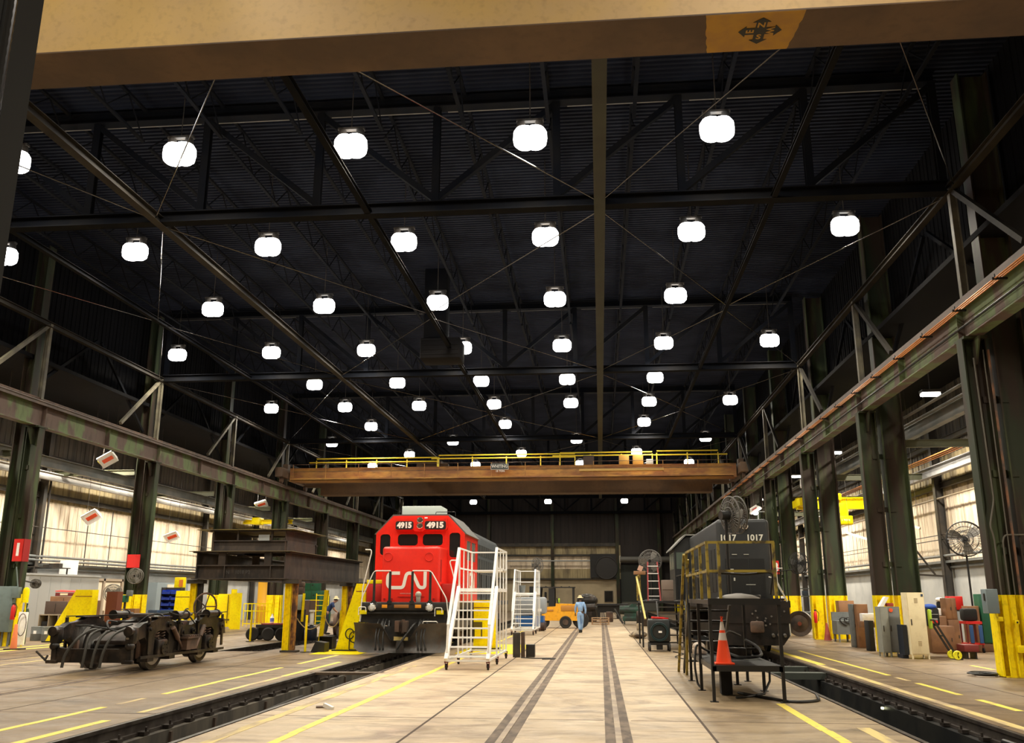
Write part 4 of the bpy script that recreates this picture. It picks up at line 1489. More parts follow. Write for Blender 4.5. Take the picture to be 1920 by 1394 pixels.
def stair(x0, x1, yf, ys, yb, zt, label, shelf=False, railh=1.05, nst=8):
    t = thing('platform_stair', label, 'stair', ((x0 + x1) / 2, (yf + yb) / 2, 0), group=None)
    A = M_ALUP
    for x in (x0, x1):
        g = G()
        g.bar((x, yf, 0.22), (x, ys, zt), 0.085, 0.15, up=(0, 0, 1))
        part('stringer', g, M_WHITE, t)
        g = G()
        g.bar((x, yf + 0.22, 1.05), (x, ys - 0.05, zt + railh), 0.07, 0.06)
        g.bar((x, yf + 0.22, 1.05), (x, yf + 0.10, 0.40), 0.05, 0.05)
        part('stair_handrail', g, M_WHITE, t)
    for i in range(nst):
        f_ = (i + 0.3) / nst
        y = yf + (ys - yf) * f_
        z = 0.22 + (zt - 0.22) * f_
        g = G(); g.b(x0, x1, y - 0.02, y + 0.20, z, z + 0.035)
        part('tread', g, A, t)
    g = G(); g.b(x0 - 0.02, x1 + 0.02, ys, yb, zt - 0.09, zt)
    part('platform', g, M_WHITE, t)
    for x in (x0, x1):
        for y in (ys + 0.04, yb - 0.04):
            g = G(); g.bar((x, y, 0.20), (x, y, zt + railh), 0.045, 0.045)
            part('upright', g, A, t)
        for f_ in (0.33, 0.66):
            y = ys + (yb - ys) * f_
            g = G(); g.bar((x, y, 0.24), (x, y, zt + railh), 0.03, 0.03)
            part('baluster', g, A, t)
        for z in (zt + railh, zt + railh * 0.5):
            g = G(); g.bar((x, ys, z), (x, yb, z), 0.04, 0.04)
            part('side_rail', g, A, t)
        g = G(); g.bar((x, yf, 0.22), (x, yb, 0.22), 0.04, 0.05)
        part('base_rail', g, A, t)
    for z in (zt + railh, zt + railh * 0.5):
        g = G(); g.bar((x0, yb - 0.02, z), (x1, yb - 0.02, z), 0.04, 0.04)
        part('end_rail', g, A, t)
    for y in (yf, ys, yb):
        g = G(); g.bar((x0, y, 0.22), (x1, y, 0.22), 0.035, 0.045)
        part('cross_tube', g, A, t)
    g = G(); g.bar((x0, ys, 0.24), (x1, yb, 0.24), 0.03, 0.03)
    part('diagonal_brace', g, A, t)
    for x in (x0, x1):
        for y in (yf + 0.05, ys + 0.1, yb - 0.05):
            caster(t, x, y)
    return t


stair(-3.80, -2.77, 22.62, 24.5, 27.0, 1.96, 'white rolling stair platform parked beside the red locomotive, nearer of two', railh=1.06, nst=8)
stair(-4.15, -3.15, 42.9, 44.6, 47.6, 1.92, 'smaller-looking white stair platform farther back beside the blue lift', railh=1.10, nst=8)
# folding table standing on the near stair platform
t = thing('folding_table', 'small table on top of the nearer white stair platform', 'table', (-3.1, 26.4, 1.965))
g = G(); g.b(-3.6, -2.75, 26.1, 26.7, 2.42, 2.45)
part('tabletop', g, mat('table_tan', (0.55, 0.47, 0.36), 0.6), t)
for x in (-3.52, -2.83):
    for y in (26.15, 26.65):
        g = G(); g.bar((x, y, 1.965), (x, y, 2.42), 0.025, 0.025)
        part('leg', g, M_STEEL, t)
g = G(); g.lathe([(0.13, 0), (0.17, 0.34), (0.18, 0.35), (0.165, 0.34), (0.12, 0.02)], (-3.85, 45.2, 1.925), n=16)
solo('bucket', g, M_GREYM, 'grey bucket on the farther white stair platform', 'bucket')

# ================================================================ LIFTING JACKS AND BEAM STACK
def ibeam_thing(name, label, p, q, w, h, m=M_BEAM, extra=None):
    g = G(); g.ib(p, q, w, h, 0.03, 0.025)
    if extra:
        extra(g)
    return solo(name, g, m, label, 'steel beam')


t = thing('fabricated_beam_frame', 'big dark fabricated steel frame, lower tier of the stack on yellow jacks', 'steel frame', (-11.8, 33, 2.26))
XL0, XL1, YL0, YL1 = -13.35, -10.15, 28.95, 38.2
for x in (XL0 + 0.1, XL1 - 0.1):
    g = G(); g.ib((x, YL0, 2.72), (x, YL1, 2.72), 0.30, 0.88, 0.035, 0.03)
    part('side_girder', g, M_BEAM, t)
for y in (YL0 + 0.05, YL0 + 3.0, YL1 - 0.1):
    g = G()
    g.b(XL0 + 0.12, XL1 - 0.12, y + 0.06, y + 0.10, 2.30, 2.72)
    g.b(XL0 + 0.12, XL1 - 0.12, y - 0.04, y + 0.10, 2.70, 2.74)
    g.b(XL0 + 0.05, XL1 - 0.05, y - 0.08, y + 0.22, 2.28, 2.31)
    g.b(XL0 + 0.02, XL1 - 0.02, y - 0.08, y + 0.30, 3.13, 3.16)
    for f_ in (0.33, 0.85):
        x = XL0 + 0.1 + (XL1 - XL0 - 0.2) * (f_ - 0.05)
        g.b(x - 0.12, x + 0.12, y - 0.02, y + 0.1, 2.74, 3.13)
        g.b(x + 0.10, x + 0.13, y - 0.04, y + 0.1, 2.31, 2.70)
    part('cross_girder', g, M_BEAM, t)
g = G(); g.b(XL0 - 0.15, XL1 + 0.15, YL0 - 0.1, YL0 + 0.5, 3.165, 3.185)
g.b(XL1 - 0.3, XL1 + 0.10, YL0 + 0.5, YL1, 3.165, 3.185)
part('top_plate', g, mat('plate_edge', (0.14, 0.11, 0.06), 0.6), t)
g = text_g('PN    1018 P2', 0.16, face_cam(-11.9, YL0 + 0.105, 2.50), 0.002)
part('chalk_lettering', g, mat('chalk', (0.10, 0.10, 0.10), 0.8), t)

t = thing('fabricated_beam_frame', 'shorter brown steel frame, upper tier stacked on the big dark frame', 'steel frame', (-11.9, 31.5, 3.19))
for x in (-13.2, -10.65):
    g = G(); g.ib((x, 30.0, 3.56), (x, 33.4, 3.56), 0.30, 0.74, 0.03, 0.025)
    part('side_girder', g, mat('upper_beam_brown', (0.085, 0.050, 0.036), 0.6, col2=(0.05, 0.035, 0.03), scale=2, col3=(0.15, 0.1, 0.08), scale3=8, amt3=0.4), t)
for y in (30.05, 33.3):
    g = G()
    g.b(-13.2, -10.6, y, y + 0.04, 3.21, 3.58)
    g.b(-13.2, -10.6, y - 0.06, y + 0.10, 3.56, 3.60)
    g.b(-13.2, -10.6, y - 0.06, y + 0.2, 3.90, 3.93)
    for x in (-12.35, -11.15):
        g.b(x - 0.03, x + 0.03, y - 0.02, y + 0.05, 3.60, 3.9)
    part('cross_girder', g, M_BEAM, t)
g = G()
g.b(-13.75, -10.3, 29.85, 33.6, 3.94, 3.962)
part('top_plate', g, mat('plate_dirty_yellow', (0.22, 0.17, 0.045), 0.6, col2=(0.10, 0.08, 0.05), scale=3), t, 'dirty yellow-edged top plate')
g = G(); g.cb((-11.4, 29.98, 3.68), (0.38, 0.04, 0.20))
part('bracket_plate', g, M_GREYL, t)


def post_jack(x, y, h, label, wheel=False, m=M_YELLOW):
    t = thing('support_jack', label, 'jack', (x, y, 0))
    g = G(); g.b(x - 0.13, x + 0.42, y - 0.16, y + 0.16, 0, 0.06)
    part('base_plate', g, M_STEEL, t)
    g = G(); g.ib((x, y, 0.06), (x, y, h), 0.17, 0.20, 0.02, 0.02, up=(1, 0, 0))
    part('column', g, m, t)
    g = G(); g.ib((x + 0.20, y, 0.06), (x + 0.20, y, h), 0.10, 0.12, 0.02, 0.02, up=(1, 0, 0)); g.b(x + 0.27, x + 0.30, y - 0.06, y + 0.06, 0.06, h)
    part('screw_guide', g, M_STEEL if wheel else mat('orange_rust', (0.38, 0.17, 0.03), 0.6, col2=(0.10, 0.04, 0.02), scale=6), t)
    g = G(); g.b(x - 0.2, x + 0.36, y - 0.15, y + 0.15, h - 0.12, h)
    part('head', g, M_STEEL, t)
    if wheel:
        g = G(); g.ring((x + 0.52, y - 0.2, h - 0.85), (1, -0.6, 0), 0.42, 0.03, 28, 6)
        for k in range(5):
            a = 2 * PI * k / 5
            g.cyl((x + 0.52, y - 0.2, h - 0.85), (x + 0.52 + 0.22 * math.cos(a), y - 0.2 + 0.36 * math.cos(a), h - 0.85 + 0.42 * math.sin(a)), 0.02, n=6)
        part('hand_wheel', g, M_RUST, t)
    return t


post_jack(-10.12, 29.12, 2.26, 'tall yellow support jack under the near corner of the dark beam stack')
post_jack(-13.35, 29.15, 2.26, 'yellow support jack with hand wheel under the left end of the beam stack', True)
post_jack(-10.45, 36.9, 2.26, 'yellow support jack under the back of the beam stack')


def wedge_jack(x, y, w, h, lean, label, flip=1):
    """sloping-sided yellow locomotive lifting jack, back edge upright"""
    t = thing('lifting_jack', label, 'jack', (x, y, 0))
    b0, b1 = x - flip * w * 0.55, x + flip * w * 0.45
    tp0, tp1 = b0 + flip * lean, b1
    g = G()
    g.prism([(b0, 0.04), (b1, 0.04), (tp1, h), (tp0, h)], 'y', y - 0.22, y + 0.22)
    part('body', g, M_YELLOWB, t)
    g = G(); g.b(min(b0, b1) - 0.1, max(b0, b1) + 0.1, y - 0.3, y + 0.3, 0, 0.05)
    part('base', g, M_BLACK, t)
    g = G()
    g.b(min(tp1, tp1 - flip * 0.30), max(tp1, tp1 - flip * 0.30), y - 0.235, y - 0.222, 0.35, 0.90)
    part('side_recess', g, mat('jack_recess', (0.12, 0.09, 0.01), 0.6), t)
    g = G(); g.b(min(tp1 - flip * 0.25, tp1 - flip * 0.05), max(tp1 - flip * 0.25, tp1 - flip * 0.05), y - 0.29, y - 0.235, 0.42, 0.72)
    part('control_box', g, M_YELLOWB, t)
    g = G(); g.b(min(tp0, tp1), max(tp0, tp1), y - 0.226, y - 0.222, h - 0.26, h - 0.235)
    part('warning_text_strip', g, M_REDD, t)
    return t


wedge_jack(-20.42, 34.2, 1.70, 1.97, 1.02, 'bright yellow sloping lifting jack at far left behind the wheel truck')
wedge_jack(-17.0, 36.5, 0.85, 1.95, 0.10, 'yellow lifting jack right of the blue parts bins')
wedge_jack(-8.15, 30.0, 0.95, 2.15, 0.62, 'tall yellow lifting jack leaning in left of the locomotive plow')
wedge_jack(-3.98, 31.6, 0.80, 1.62, 0.10, 'yellow lifting jack right of the locomotive behind the stair platform', -1)
g = G(); g.path([(-8.2 + 0.14 * math.cos(a), 29.74, 0.55 + 0.16 * math.sin(a)) for a in [i * 0.35 for i in range(18)]], 0.018, 6)
g.path([(-8.05 + 0.15 * math.cos(a), 29.72, 0.45 + 0.17 * math.sin(a)) for a in [i * 0.35 for i in range(18)]], 0.018, 6)
g.path(fillet([(-8.2, 29.74, 0.40), (-8.2, 29.72, 0.05), (-7.95, 29.70, 0.05), (-8.05, 29.72, 0.30)], 0.05), 0.018, 6)
solo('coiled_hose', g, M_HOSE, 'black hose coils hanging on the yellow jack by the plow', 'hose')
# yellow floor plates beside the jacks
for i, (x0, x1, y0, y1, lab) in enumerate(((-9.0, -7.45, 28.1, 31.3, 'yellow floor plate under the jack left of the plow'), (-4.6, -2.6, 29.0, 34.5, 'yellow floor plate behind the near stair platform'),)):
    g = G(); g.b(x0, x1, y0, y1, 0.0, 0.012)
    solo('floor_plate', g, M_YELLOWB, lab, 'floor plate')

# ================================================================ PARKED WHEEL TRUCK
tk_ = thing('locomotive_truck', 'greasy dark two-axle locomotive truck parked on the left track', 'wheel truck', (-11.65, 22.9, 0))
AX = (21.7, 24.35)
for s, xs in ((-1, -12.56), (1, -10.74)):
    # cast side frame with pedestal legs and arches
    poly = [(20.38, 0.72), (20.42, 0.98), (20.75, 1.12), (21.2, 1.15), (21.5, 1.24), (21.95, 1.24), (22.3, 1.10), (22.7, 1.02), (23.3, 1.02), (23.8, 1.12), (24.1, 1.24), (24.6, 1.24), (25.0, 1.16), (25.4, 1.08), (25.5, 0.72),
            (25.15, 0.80), (24.98, 0.62), (24.92, 0.24), (24.72, 0.24), (24.70, 0.84), (24.55, 0.93), (24.15, 0.93), (24.0, 0.84), (23.97, 0.24), (23.78, 0.24), (23.66, 0.66), (23.4, 0.78), (23.25, 0.62), (22.8, 0.62), (22.65, 0.78), (22.4, 0.66), (22.27, 0.24), (22.08, 0.24), (22.05, 0.84), (21.9, 0.93), (21.5, 0.93), (21.35, 0.84), (21.33, 0.24), (21.12, 0.24), (21.05, 0.62), (20.85, 0.80)]
    g = G()
    g.prism(poly, 'x', xs - 0.09, xs + 0.09)
    g.b(xs - 0.12, xs + 0.12, 21.3, 22.1, 1.235, 1.26); g.b(xs - 0.12, xs + 0.12, 24.0, 24.75, 1.235, 1.26)
    g.b(xs - 0.13, xs + 0.13, 21.0, 21.3, 0.24, 0.34); g.b(xs - 0.13, xs + 0.13, 22.1, 22.4, 0.24, 0.34); g.b(xs - 0.13, xs + 0.13, 23.7, 24.0, 0.24, 0.34); g.b(xs - 0.13, xs + 0.13, 24.7, 25.0, 0.24, 0.34)
    sf = part('side_frame', g, M_GREASE, tk_)
    for y in AX:
        g = G(); g.cb((xs + s * 0.02, y, 0.52), (0.26, 0.50, 0.42), ch=0.05); g.cyl((xs + s * 0.10, y, 0.52), (xs + s * 0.20, y, 0.52), 0.15, n=18)
        for k in range(6):
            a = k * PI / 3
            g.cyl((xs + s * 0.20, y + 0.1 * math.cos(a), 0.52 + 0.1 * math.sin(a)), (xs + s * 0.215, y + 0.1 * math.cos(a), 0.52 + 0.1 * math.sin(a)), 0.016, n=6)
        part('journal_box', g, M_GREASE, tk_)
    # brake cylinders on top, slack linkage
    for y0, y1 in ((22.45, 23.0), (24.3, 24.9)) if s > 0 else ((22.9, 23.5),):
        g = G(); g.cyl((xs + s * 0.03, y0, 1.27), (xs + s * 0.03, y1, 1.27), 0.10, n=18); g.cyl((xs + s * 0.03, y0 - 0.05, 1.27), (xs + s * 0.03, y0, 1.27), 0.12, n=18); g.cyl((xs + s * 0.03, y1, 1.27), (xs + s * 0.03, y1 + 0.06, 1.27), 0.12, n=18)
        g.cyl((xs + s * 0.03, y1 + 0.06, 1.27), (xs + s * 0.03, y1 + 0.35, 1.28), 0.04, n=10)
        part('brake_cylinder', g, M_GREASE, tk_)
    for y in (20.95, 22.5, 23.6, 25.15):
        g = G(); g.bar((xs + s * 0.12, y, 1.25), (xs + s * 0.12, y + 0.06, 0.42), 0.04, 0.09); g.cyl((xs + s * 0.06, y, 1.1), (xs + s * 0.17, y, 1.1), 0.04, n=8)
        part('brake_hanger', g, M_GREASE, tk_)
    for y in (21.05, 22.35, 23.70, 25.02):
        g = G(); g.cb((xs - s * 0.13, y, 0.52), (0.10, 0.10, 0.42), ch=0.02)
        part('brake_shoe', g, M_RUST, tk_)
    # coil springs on the axle boxes
    for y in AX:
        for dy in (-0.15, 0.15):
            g = G()
            g.path([(xs + s * 0.02 + 0.06 * math.cos(a * 0.7), y + dy + 0.06 * math.sin(a * 0.7), 0.74 + a * 0.0075) for a in range(40)], 0.014, 5)
            part('spring', g, M_RUST, tk_)
g = G(); g.cb((-10.52, 23.0, 0.72), (0.22, 0.7, 0.05)); 
for k in range(6):
    g.b(-10.66, -10.40, 22.72 + k * 0.11, 22.77 + k * 0.11, 0.745, 0.775)
g.b(-10.62, -10.46, 22.7, 23.3, 0.42, 0.70)
part('step_plate', g, M_RUST, tk_, 'ribbed step plate')
for y in AX:
    for s in (-1, 1):
        xw = -11.65 + s * 0.755
        g = G()
        g.lathe([(0.10, -0.07), (0.14, -0.07), (0.20, -0.03), (0.36, -0.02), (0.42, -0.065), (0.51, -0.065), (0.505, 0.055), (0.535, 0.065), (0.54, 0.085), (0.50, 0.09), (0.42, 0.07), (0.36, 0.02), (0.18, 0.03), (0.14, 0.08), (0.10, 0.08)], (xw, y, 0.542), (-s, 0, 0), n=40)
        w = part('wheel', g, M_GREASE, tk_)
        g = G(); g.lathe([(0.513, -0.06), (0.513, 0.05)], (xw, y, 0.542), (-s, 0, 0), n=40)
        part('tread_band', g, M_RIM, w, 'bare shiny tread')
    g = G(); g.cyl((-12.6, y, 0.542), (-10.7, y, 0.542), 0.095, n=16)
    part('axle', g, M_GREASE, tk_)
    # traction motor
    yy = y + (0.62 if y < 22.5 else -0.62)
    g = G(); g.cb((-11.50, yy, 0.60), (0.80, 0.82, 0.74), ch=0.16); g.cyl((-11.22, y, 0.542), (-11.08, y, 0.542), 0.40, n=24); g.cb((-11.5, yy, 0.98), (0.5, 0.5, 0.10), ch=0.03)
    part('traction_motor', g, M_GREASE, tk_)
# transoms and bolster
g = G()
g.prism([(-12.55, 0.45), (-12.45, 0.26), (-10.85, 0.26), (-10.75, 0.45), (-10.75, 0.62), (-11.0, 0.56), (-12.3, 0.56), (-12.55, 0.62)], 'y', 20.36, 20.52)
g.cb((-12.56, 20.42, 0.86), (0.24, 0.26, 0.42), ch=0.09); g.cb((-10.74, 20.42, 0.86), (0.24, 0.26, 0.42), ch=0.09)
for xq in (-12.56, -10.74):
    g.bar((xq, 20.40, 0.75), (xq + 0.04, 20.36, 0.26), 0.10, 0.12); g.bar((xq - 0.09, 20.5, 0.95), (xq - 0.05, 20.5, 0.30), 0.05, 0.07); g.ell((xq, 20.38, 0.62), (0.11, 0.12, 0.10))
    g.cb((xq, 20.34, 0.28), (0.26, 0.12, 0.08), ch=0.02)
g.cyl((-12.56, 20.22, 0.95), (-12.56, 20.45, 0.95), 0.11, n=14); g.cyl((-10.74, 20.22, 0.95), (-10.74, 20.45, 0.95), 0.11, n=14)
part('end_transom', g, M_GREASE, tk_)
g = G(); g.cb((-11.65, 25.45, 0.85), (1.9, 0.16, 0.35), ch=0.04)
part('end_transom', g, M_GREASE, tk_)
g = G(); g.cb((-11.65, 23.03, 0.95), (1.9, 0.55, 0.36), ch=0.06); g.cyl((-11.65, 23.03, 1.1), (-11.65, 23.03, 1.22), 0.34, n=24)
part('bolster', g, M_GREASE, tk_)
g = G(); g.cb((-11.45, 21.2, 0.84), (0.85, 0.85, 0.12), rot=(0.40, 0, 0), ch=0.04); g.cb((-11.4, 21.5, 1.04), (0.5, 0.4, 0.05), rot=(0.2, 0, 0.1))
part('motor_cover', g, mat('dusty_cover', (0.075, 0.055, 0.045), 0.6, col2=(0.04, 0.03, 0.028), scale=4), tk_)
for i, (xa, xb) in enumerate(((-11.95, -12.2), (-11.75, -11.72), (-11.45, -11.5), (-11.2, -11.3))):
    g = G()
    g.path(fillet([(xa + 0.5, 21.1, 0.98), (xa + 0.1, 20.7, 1.0), (xa, 20.34, 0.86), (xb, 20.22, 0.45), (xb - 0.02, 20.2, 0.16)], 0.22), 0.034, 7)
    part('motor_cable', g, mat('cable_grey', (0.05, 0.048, 0.042), 0.5), tk_)
for z, pts in ((0, [(-12.4, 20.9, 1.06), (-11.9, 20.5, 1.08), (-11.3, 20.6, 0.98), (-11.0, 20.9, 1.1)]), (1, [(-11.4, 20.9, 1.15), (-11.5, 20.6, 1.2), (-11.35, 20.45, 1.0), (-11.2, 20.6, 0.95)])):
    g = G(); g.path(fillet(pts, 0.2), 0.022, 6)
    part('air_line', g, M_HOSE, tk_)
g = G(); g.path([(-12.5, 20.6, 1.28), (-11.0, 22.5, 1.31), (-10.9, 25.6, 1.29), (-10.85, 26.0, 1.3)], 0.012, 5); g.path(fillet([(-10.66, 22.0, 1.35), (-10.62, 22.2, 1.30), (-10.60, 22.6, 1.25), (-10.62, 22.8, 1.42), (-10.7, 23.1, 1.42)], 0.1), 0.02, 6)
part('pipework', g, M_STRUT, tk_)
g = G(); g.cyl((-12.85, 20.15, 0.52), (-12.68, 20.3, 0.30), 0.025, n=6); g.cyl((-12.7, 20.28, 0.30), (-12.66, 20.32, 0.42), 0.025, n=6)
part('bent_rod', g, M_STEEL, tk_)
g = G(); g.cb((-10.74, 20.24, 0.80), (0.07, 0.02, 0.04))
part('shiny_plate', g, M_CHROME, tk_)

for y0, y1, z0, z1 in ((22.15, 22.75, 0.98, 0.45), (23.95, 23.55, 0.98, 0.45)):
    g = G(); g.cyl((-10.60, y0, z0), (-10.60, (y0 + y1) / 2, (z0 + z1) / 2), 0.06, n=12); g.cyl((-10.60, (y0 + y1) / 2, (z0 + z1) / 2), (-10.60, y1, z1), 0.035, n=10)
    part('shock_absorber', g, M_RUST, tk_)
g = G(); g.bar((-10.60, 20.6, 0.36), (-10.60, 25.3, 0.33), 0.05, 0.06)
part('brake_rod', g, M_GREASE, tk_)
for y, z, r in ((21.0, 0.98, 0.10), (22.0, 1.06, 0.07), (22.75, 0.86, 0.12), (23.35, 0.88, 0.09), (25.15, 0.95, 0.10)):
    g = G(); g.cyl((-10.66, y, z), (-10.60, y, z), r, n=14); g.cyl((-10.60, y, z), (-10.56, y, z), r * 0.4, n=8)
    part('bolted_cap', g, M_GREASE, tk_)
for k in range(3):
    g = G(); g.path(fillet([(-11.2 + k * 0.12, 21.3 + k * 0.6, 1.0), (-10.95, 21.5 + k * 0.6, 1.30), (-10.78, 21.8 + k * 0.7, 1.34), (-10.62, 22.0 + k * 0.7, 1.05)], 0.15), 0.02, 6)
    part('brake_hose', g, M_HOSE, tk_)
g = G(); g.cb((-11.9, 23.0, 1.26), (0.5, 0.6, 0.06), rot=(0.05, 0, 0.2)); g.cb((-12.3, 24.2, 1.05), (0.3, 0.8, 0.2), ch=0.04); g.cb((-11.2, 24.9, 0.98), (0.5, 0.4, 0.22), ch=0.05)
part('loose_plates', g, M_RUST, tk_)

# short stanchions, ropes and cast-offs between the tracks
for x, y, h, lab in ((-14.6, 33.7, 1.0, 'thin yellow stanchion beside the far end of the wheel truck'), (-13.75, 35.4, 1.2, 'thin yellow stanchion in front of the small tyred cart'),
                     (-9.46, 29.1, 1.15, 'yellow stanchion right beside the tall near jack'), (-10.30, 35.9, 1.2, 'yellow stanchion beside the loose axle')):
    t = thing('stanchion', lab, 'post', (x, y, 0))
    g = G(); g.cyl((x, y, 0.02), (x, y, h), 0.038, n=10)
    part('pole', g, M_YELLOW, t)
    g = G(); g.cyl((x, y, 0), (x, y, 0.02), 0.16, n=16)
    part('base', g, M_BLACK, t)
g = G(); g.bar((-11.10, 36.0, 0.0), (-10.94, 36.0, 1.98), 0.16, 0.10)
solo('leaning_post', g, M_YELLOW, 'yellow steel post beside the man in the navy shirt', 'post')
g = G(); g.path([(-12.1 + i * 0.1, 36.0, 0.88 - 0.42 * (1 - ((i - 5.5) / 5.5) ** 2)) for i in range(12)], 0.022, 6)
solo('rope', g, mat('rope', (0.5, 0.38, 0.16), 0.8), 'sagging rope left of the yellow leaning post', 'rope')
g = G(); g.path([(-10.98 + i * 0.062, 35.95, 1.0 - 0.45 * (1 - ((i - 5.5) / 5.5) ** 2)) for i in range(12)], 0.02, 6)
solo('rope', g, mat('rope', (0.5, 0.38, 0.16), 0.8), 'sagging rope between leaning post and stanchion', 'rope')
for x, y, sx, sy, sz, lab in ((-9.3, 31.0, 0.46, 0.5, 0.42, 'black steel box on the floor left of the plow jack'),):
    t = thing('steel_box', lab, 'box', (x, y, 0))
    g = G(); g.b(x - sx / 2, x + sx / 2, y - sy / 2, y + sy / 2, 0, 0.02); g.b(x - sx / 2, x - sx / 2 + 0.02, y - sy / 2, y + sy / 2, 0.02, sz); g.b(x + sx / 2 - 0.02, x + sx / 2, y - sy / 2, y + sy / 2, 0.02, sz)
    g.b(x - sx / 2, x + sx / 2, y - 0.01, y + 0.01, 0.02, sz); g.b(x - sx / 2, x + sx / 2, y - sy / 2, y + sy / 2, sz - 0.02, sz)
    part('shell', g, M_BLACK, t)
g = G(); g.prism([(-9.25, 0.013), (-8.80, 0.013), (-8.80, 0.30), (-9.10, 0.34)], 'y', 29.0, 29.5)
solo('wheel_chock', g, M_BLACK, 'black wedge in front of the yellow jack left of the plow', 'wedge')
# stack of steel blocks right of the near stair platform
for x0, x1, y, z1, m, lab in ((-2.62, -2.42, 27.6, 0.70, M_STEEL, 'dark upright steel channel behind the near stair platform'), (-2.38, -2.28, 27.6, 0.72, M_RUST, 'rusty upright bar beside the dark steel channel'), (-2.24, -1.98, 27.7, 0.36, M_BLACK, 'small black block right of the rusty bar')):
    g = G(); g.cb(((x0 + x1) / 2, y, z1 / 2), (x1 - x0, 0.3, z1), ch=0.01); g.b(x0 + 0.02, x1 - 0.02, y - 0.16, y - 0.15, 0.1, z1 - 0.05)
    solo('steel_block', g, m, lab, 'steel block')
g = G(); g.path(fillet([(-2.35, 27.2, 0.015), (-1.9, 26.9, 0.015), (-1.5, 27.1, 0.015), (-1.25, 26.8, 0.015), (-1.7, 26.6, 0.015)], 0.2), 0.015, 5)
solo('floor_cable', g, M_HOSE, 'thin black cable on the floor right of the steel blocks', 'cable')
# plank bridging the left pit and small litter
g = G(); g.cb((-6.01, 21.7, -0.02), (1.75, 0.32, 0.05), rot=(0, 0, 0.05))
solo('plank', g, mat('oily_plank', (0.12, 0.08, 0.05), 0.7), 'oily plank laid across the left pit', 'plank')
t = thing('scrap_angle', 'small bright steel angle lying between pit and yellow line', 'scrap', (-4.40, 14.9, 0))
g = G(); g.cb((-4.36, 14.75, 0.035), (0.20, 0.05, 0.06), rot=(0, 0.25, -0.5))
part('bright_piece', g, M_WHITE, t)
g = G(); g.cb((-4.50, 14.95, 0.012), (0.24, 0.16, 0.02), rot=(0, 0, 0.3))
part('brown_piece', g, M_RUST, t)
g = G(); g.path(fillet([(-5.5, 15.0, -0.25), (-5.55, 15.1, -0.10), (-5.55, 16.6, -0.06), (-5.6, 17.2, -0.08)], 0.1), 0.03, 8); g.cb((-5.6, 14.9, -0.30), (0.2, 0.25, 0.16), ch=0.02)
solo('pit_pump', g, M_STRUT, 'pipe and valve on the near wall of the left pit', 'pipe')
# right pit: hose drum, lamps and cross member
t = thing('hose_drum', 'dark green hose drum hanging in the right pit', 'hose drum', (5.05, 12.2, -0.75))
g = G(); g.cyl((4.98, 12.25, -0.42), (4.98, 12.62, -0.42), 0.19, n=24)
part('drum', g, mat('drum_green', (0.03, 0.07, 0.055), 0.4), t)
g = G(); g.cyl((4.98, 12.62, -0.42), (4.98, 12.66, -0.42), 0.21, n=24); g.path(fillet([(4.98, 12.2, -0.15), (5.05, 12.2, -0.02), (5.05, 12.7, -0.02), (5.1, 12.8, -0.3)], 0.08), 0.03, 8)
g.b(4.9, 5.28, 12.3, 12.6, -0.30, -0.24)
part('bracket', g, M_BLACK, t)
for x, y, s_ in ((4.22, 13.4, 0.10), (4.05, 22.9, 0.06), (5.23, 18.4, 0.03)):
    g = G(); g.cb((x, y, -0.28), (0.05, s_ * 1.6, s_ * 1.5), ch=0.01)
    o = solo('pit_lamp', g, mat('pit_lamp_glow', (1, 1, 1), 0.3, emit=(1.0, 1.0, 0.55), estr=2.5), {13.4: 'small square glowing lamp low in the near part of the right pit', 22.9: 'round glowing lamp in the right pit beside the black stand', 18.4: 'tiny glowing lamp on the right pit wall'}[y], 'lamp')
g = G(); g.b(3.9, 5.5, 23.4, 23.8, -0.2, -0.05); g.b(3.9, 5.5, 25.4, 25.7, -0.2, -0.05)
solo('pit_beam', g, mat('pit_beam_grey', (0.06, 0.07, 0.06), 0.6), 'grey crosspieces in the right pit under the black locomotive', 'beam')


# ================================================================ BLACK LOCOMOTIVE 1017
RX = 4.70
M_B1 = mat('dull_black_loco', (0.010, 0.012, 0.014), 0.45, col2=(0.018, 0.020, 0.022), scale=1.3, spec=0.5)
M_B2 = mat('grimy_underframe', (0.009, 0.008, 0.008), 0.6, spec=0.25, col2=(0.020, 0.015, 0.013), scale=3)
bl = thing('locomotive', 'black diesel locomotive numbered 1017 behind the yellow-railed work platform', 'locomotive', (RX, 30, 0))
g = bmesh.new()
bmesh.ops.create_cube(g, size=1.0)
bmesh.ops.scale(g, vec=(1.72, 9.4, 2.62), verts=g.verts)
bmesh.ops.translate(g, vec=(RX, 30.3 + 4.7, 1.62 + 1.31), verts=g.verts)
te = [e for e in g.edges if all(v.co.z > 3 for v in e.verts)] + [e for e in g.edges if abs(e.verts[0].co.z - e.verts[1].co.z) > 1 and e.verts[0].co.y < 31]
bmesh.ops.bevel(g, geom=te, offset=0.14, segments=4, profile=0.5, affect='EDGES')
gg = G(); g.verts.index_update(); gg.add([v.co.copy() for v in g.verts], [tuple(v.index for v in f.verts) for f in g.faces], True); g.free()
hd = part('short_hood', gg, M_B1, bl)
for k in range(9):
    y = 30.9 + k * 0.95
    g = G(); g.b(RX - 0.875, RX - 0.86, y, y + 0.85, 1.9, 3.3)
    part('hood_door', g, mat('door_black', (0.009, 0.0105, 0.012), 0.4), hd)
for x0, x1 in ((RX - 0.62, RX + 0.1), (RX + 0.15, RX + 0.62)):
    g = G(); g.b(x0, x1, 30.285, 30.30, 1.75, 2.95)
    part('hood_door', g, mat('door_black', (0.009, 0.0105, 0.012), 0.4), hd)
g = G()
for x in (RX - 0.40, RX - 0.02):
    g.b(x, x + 0.16, 30.275, 30.29, 3.08, 3.10)
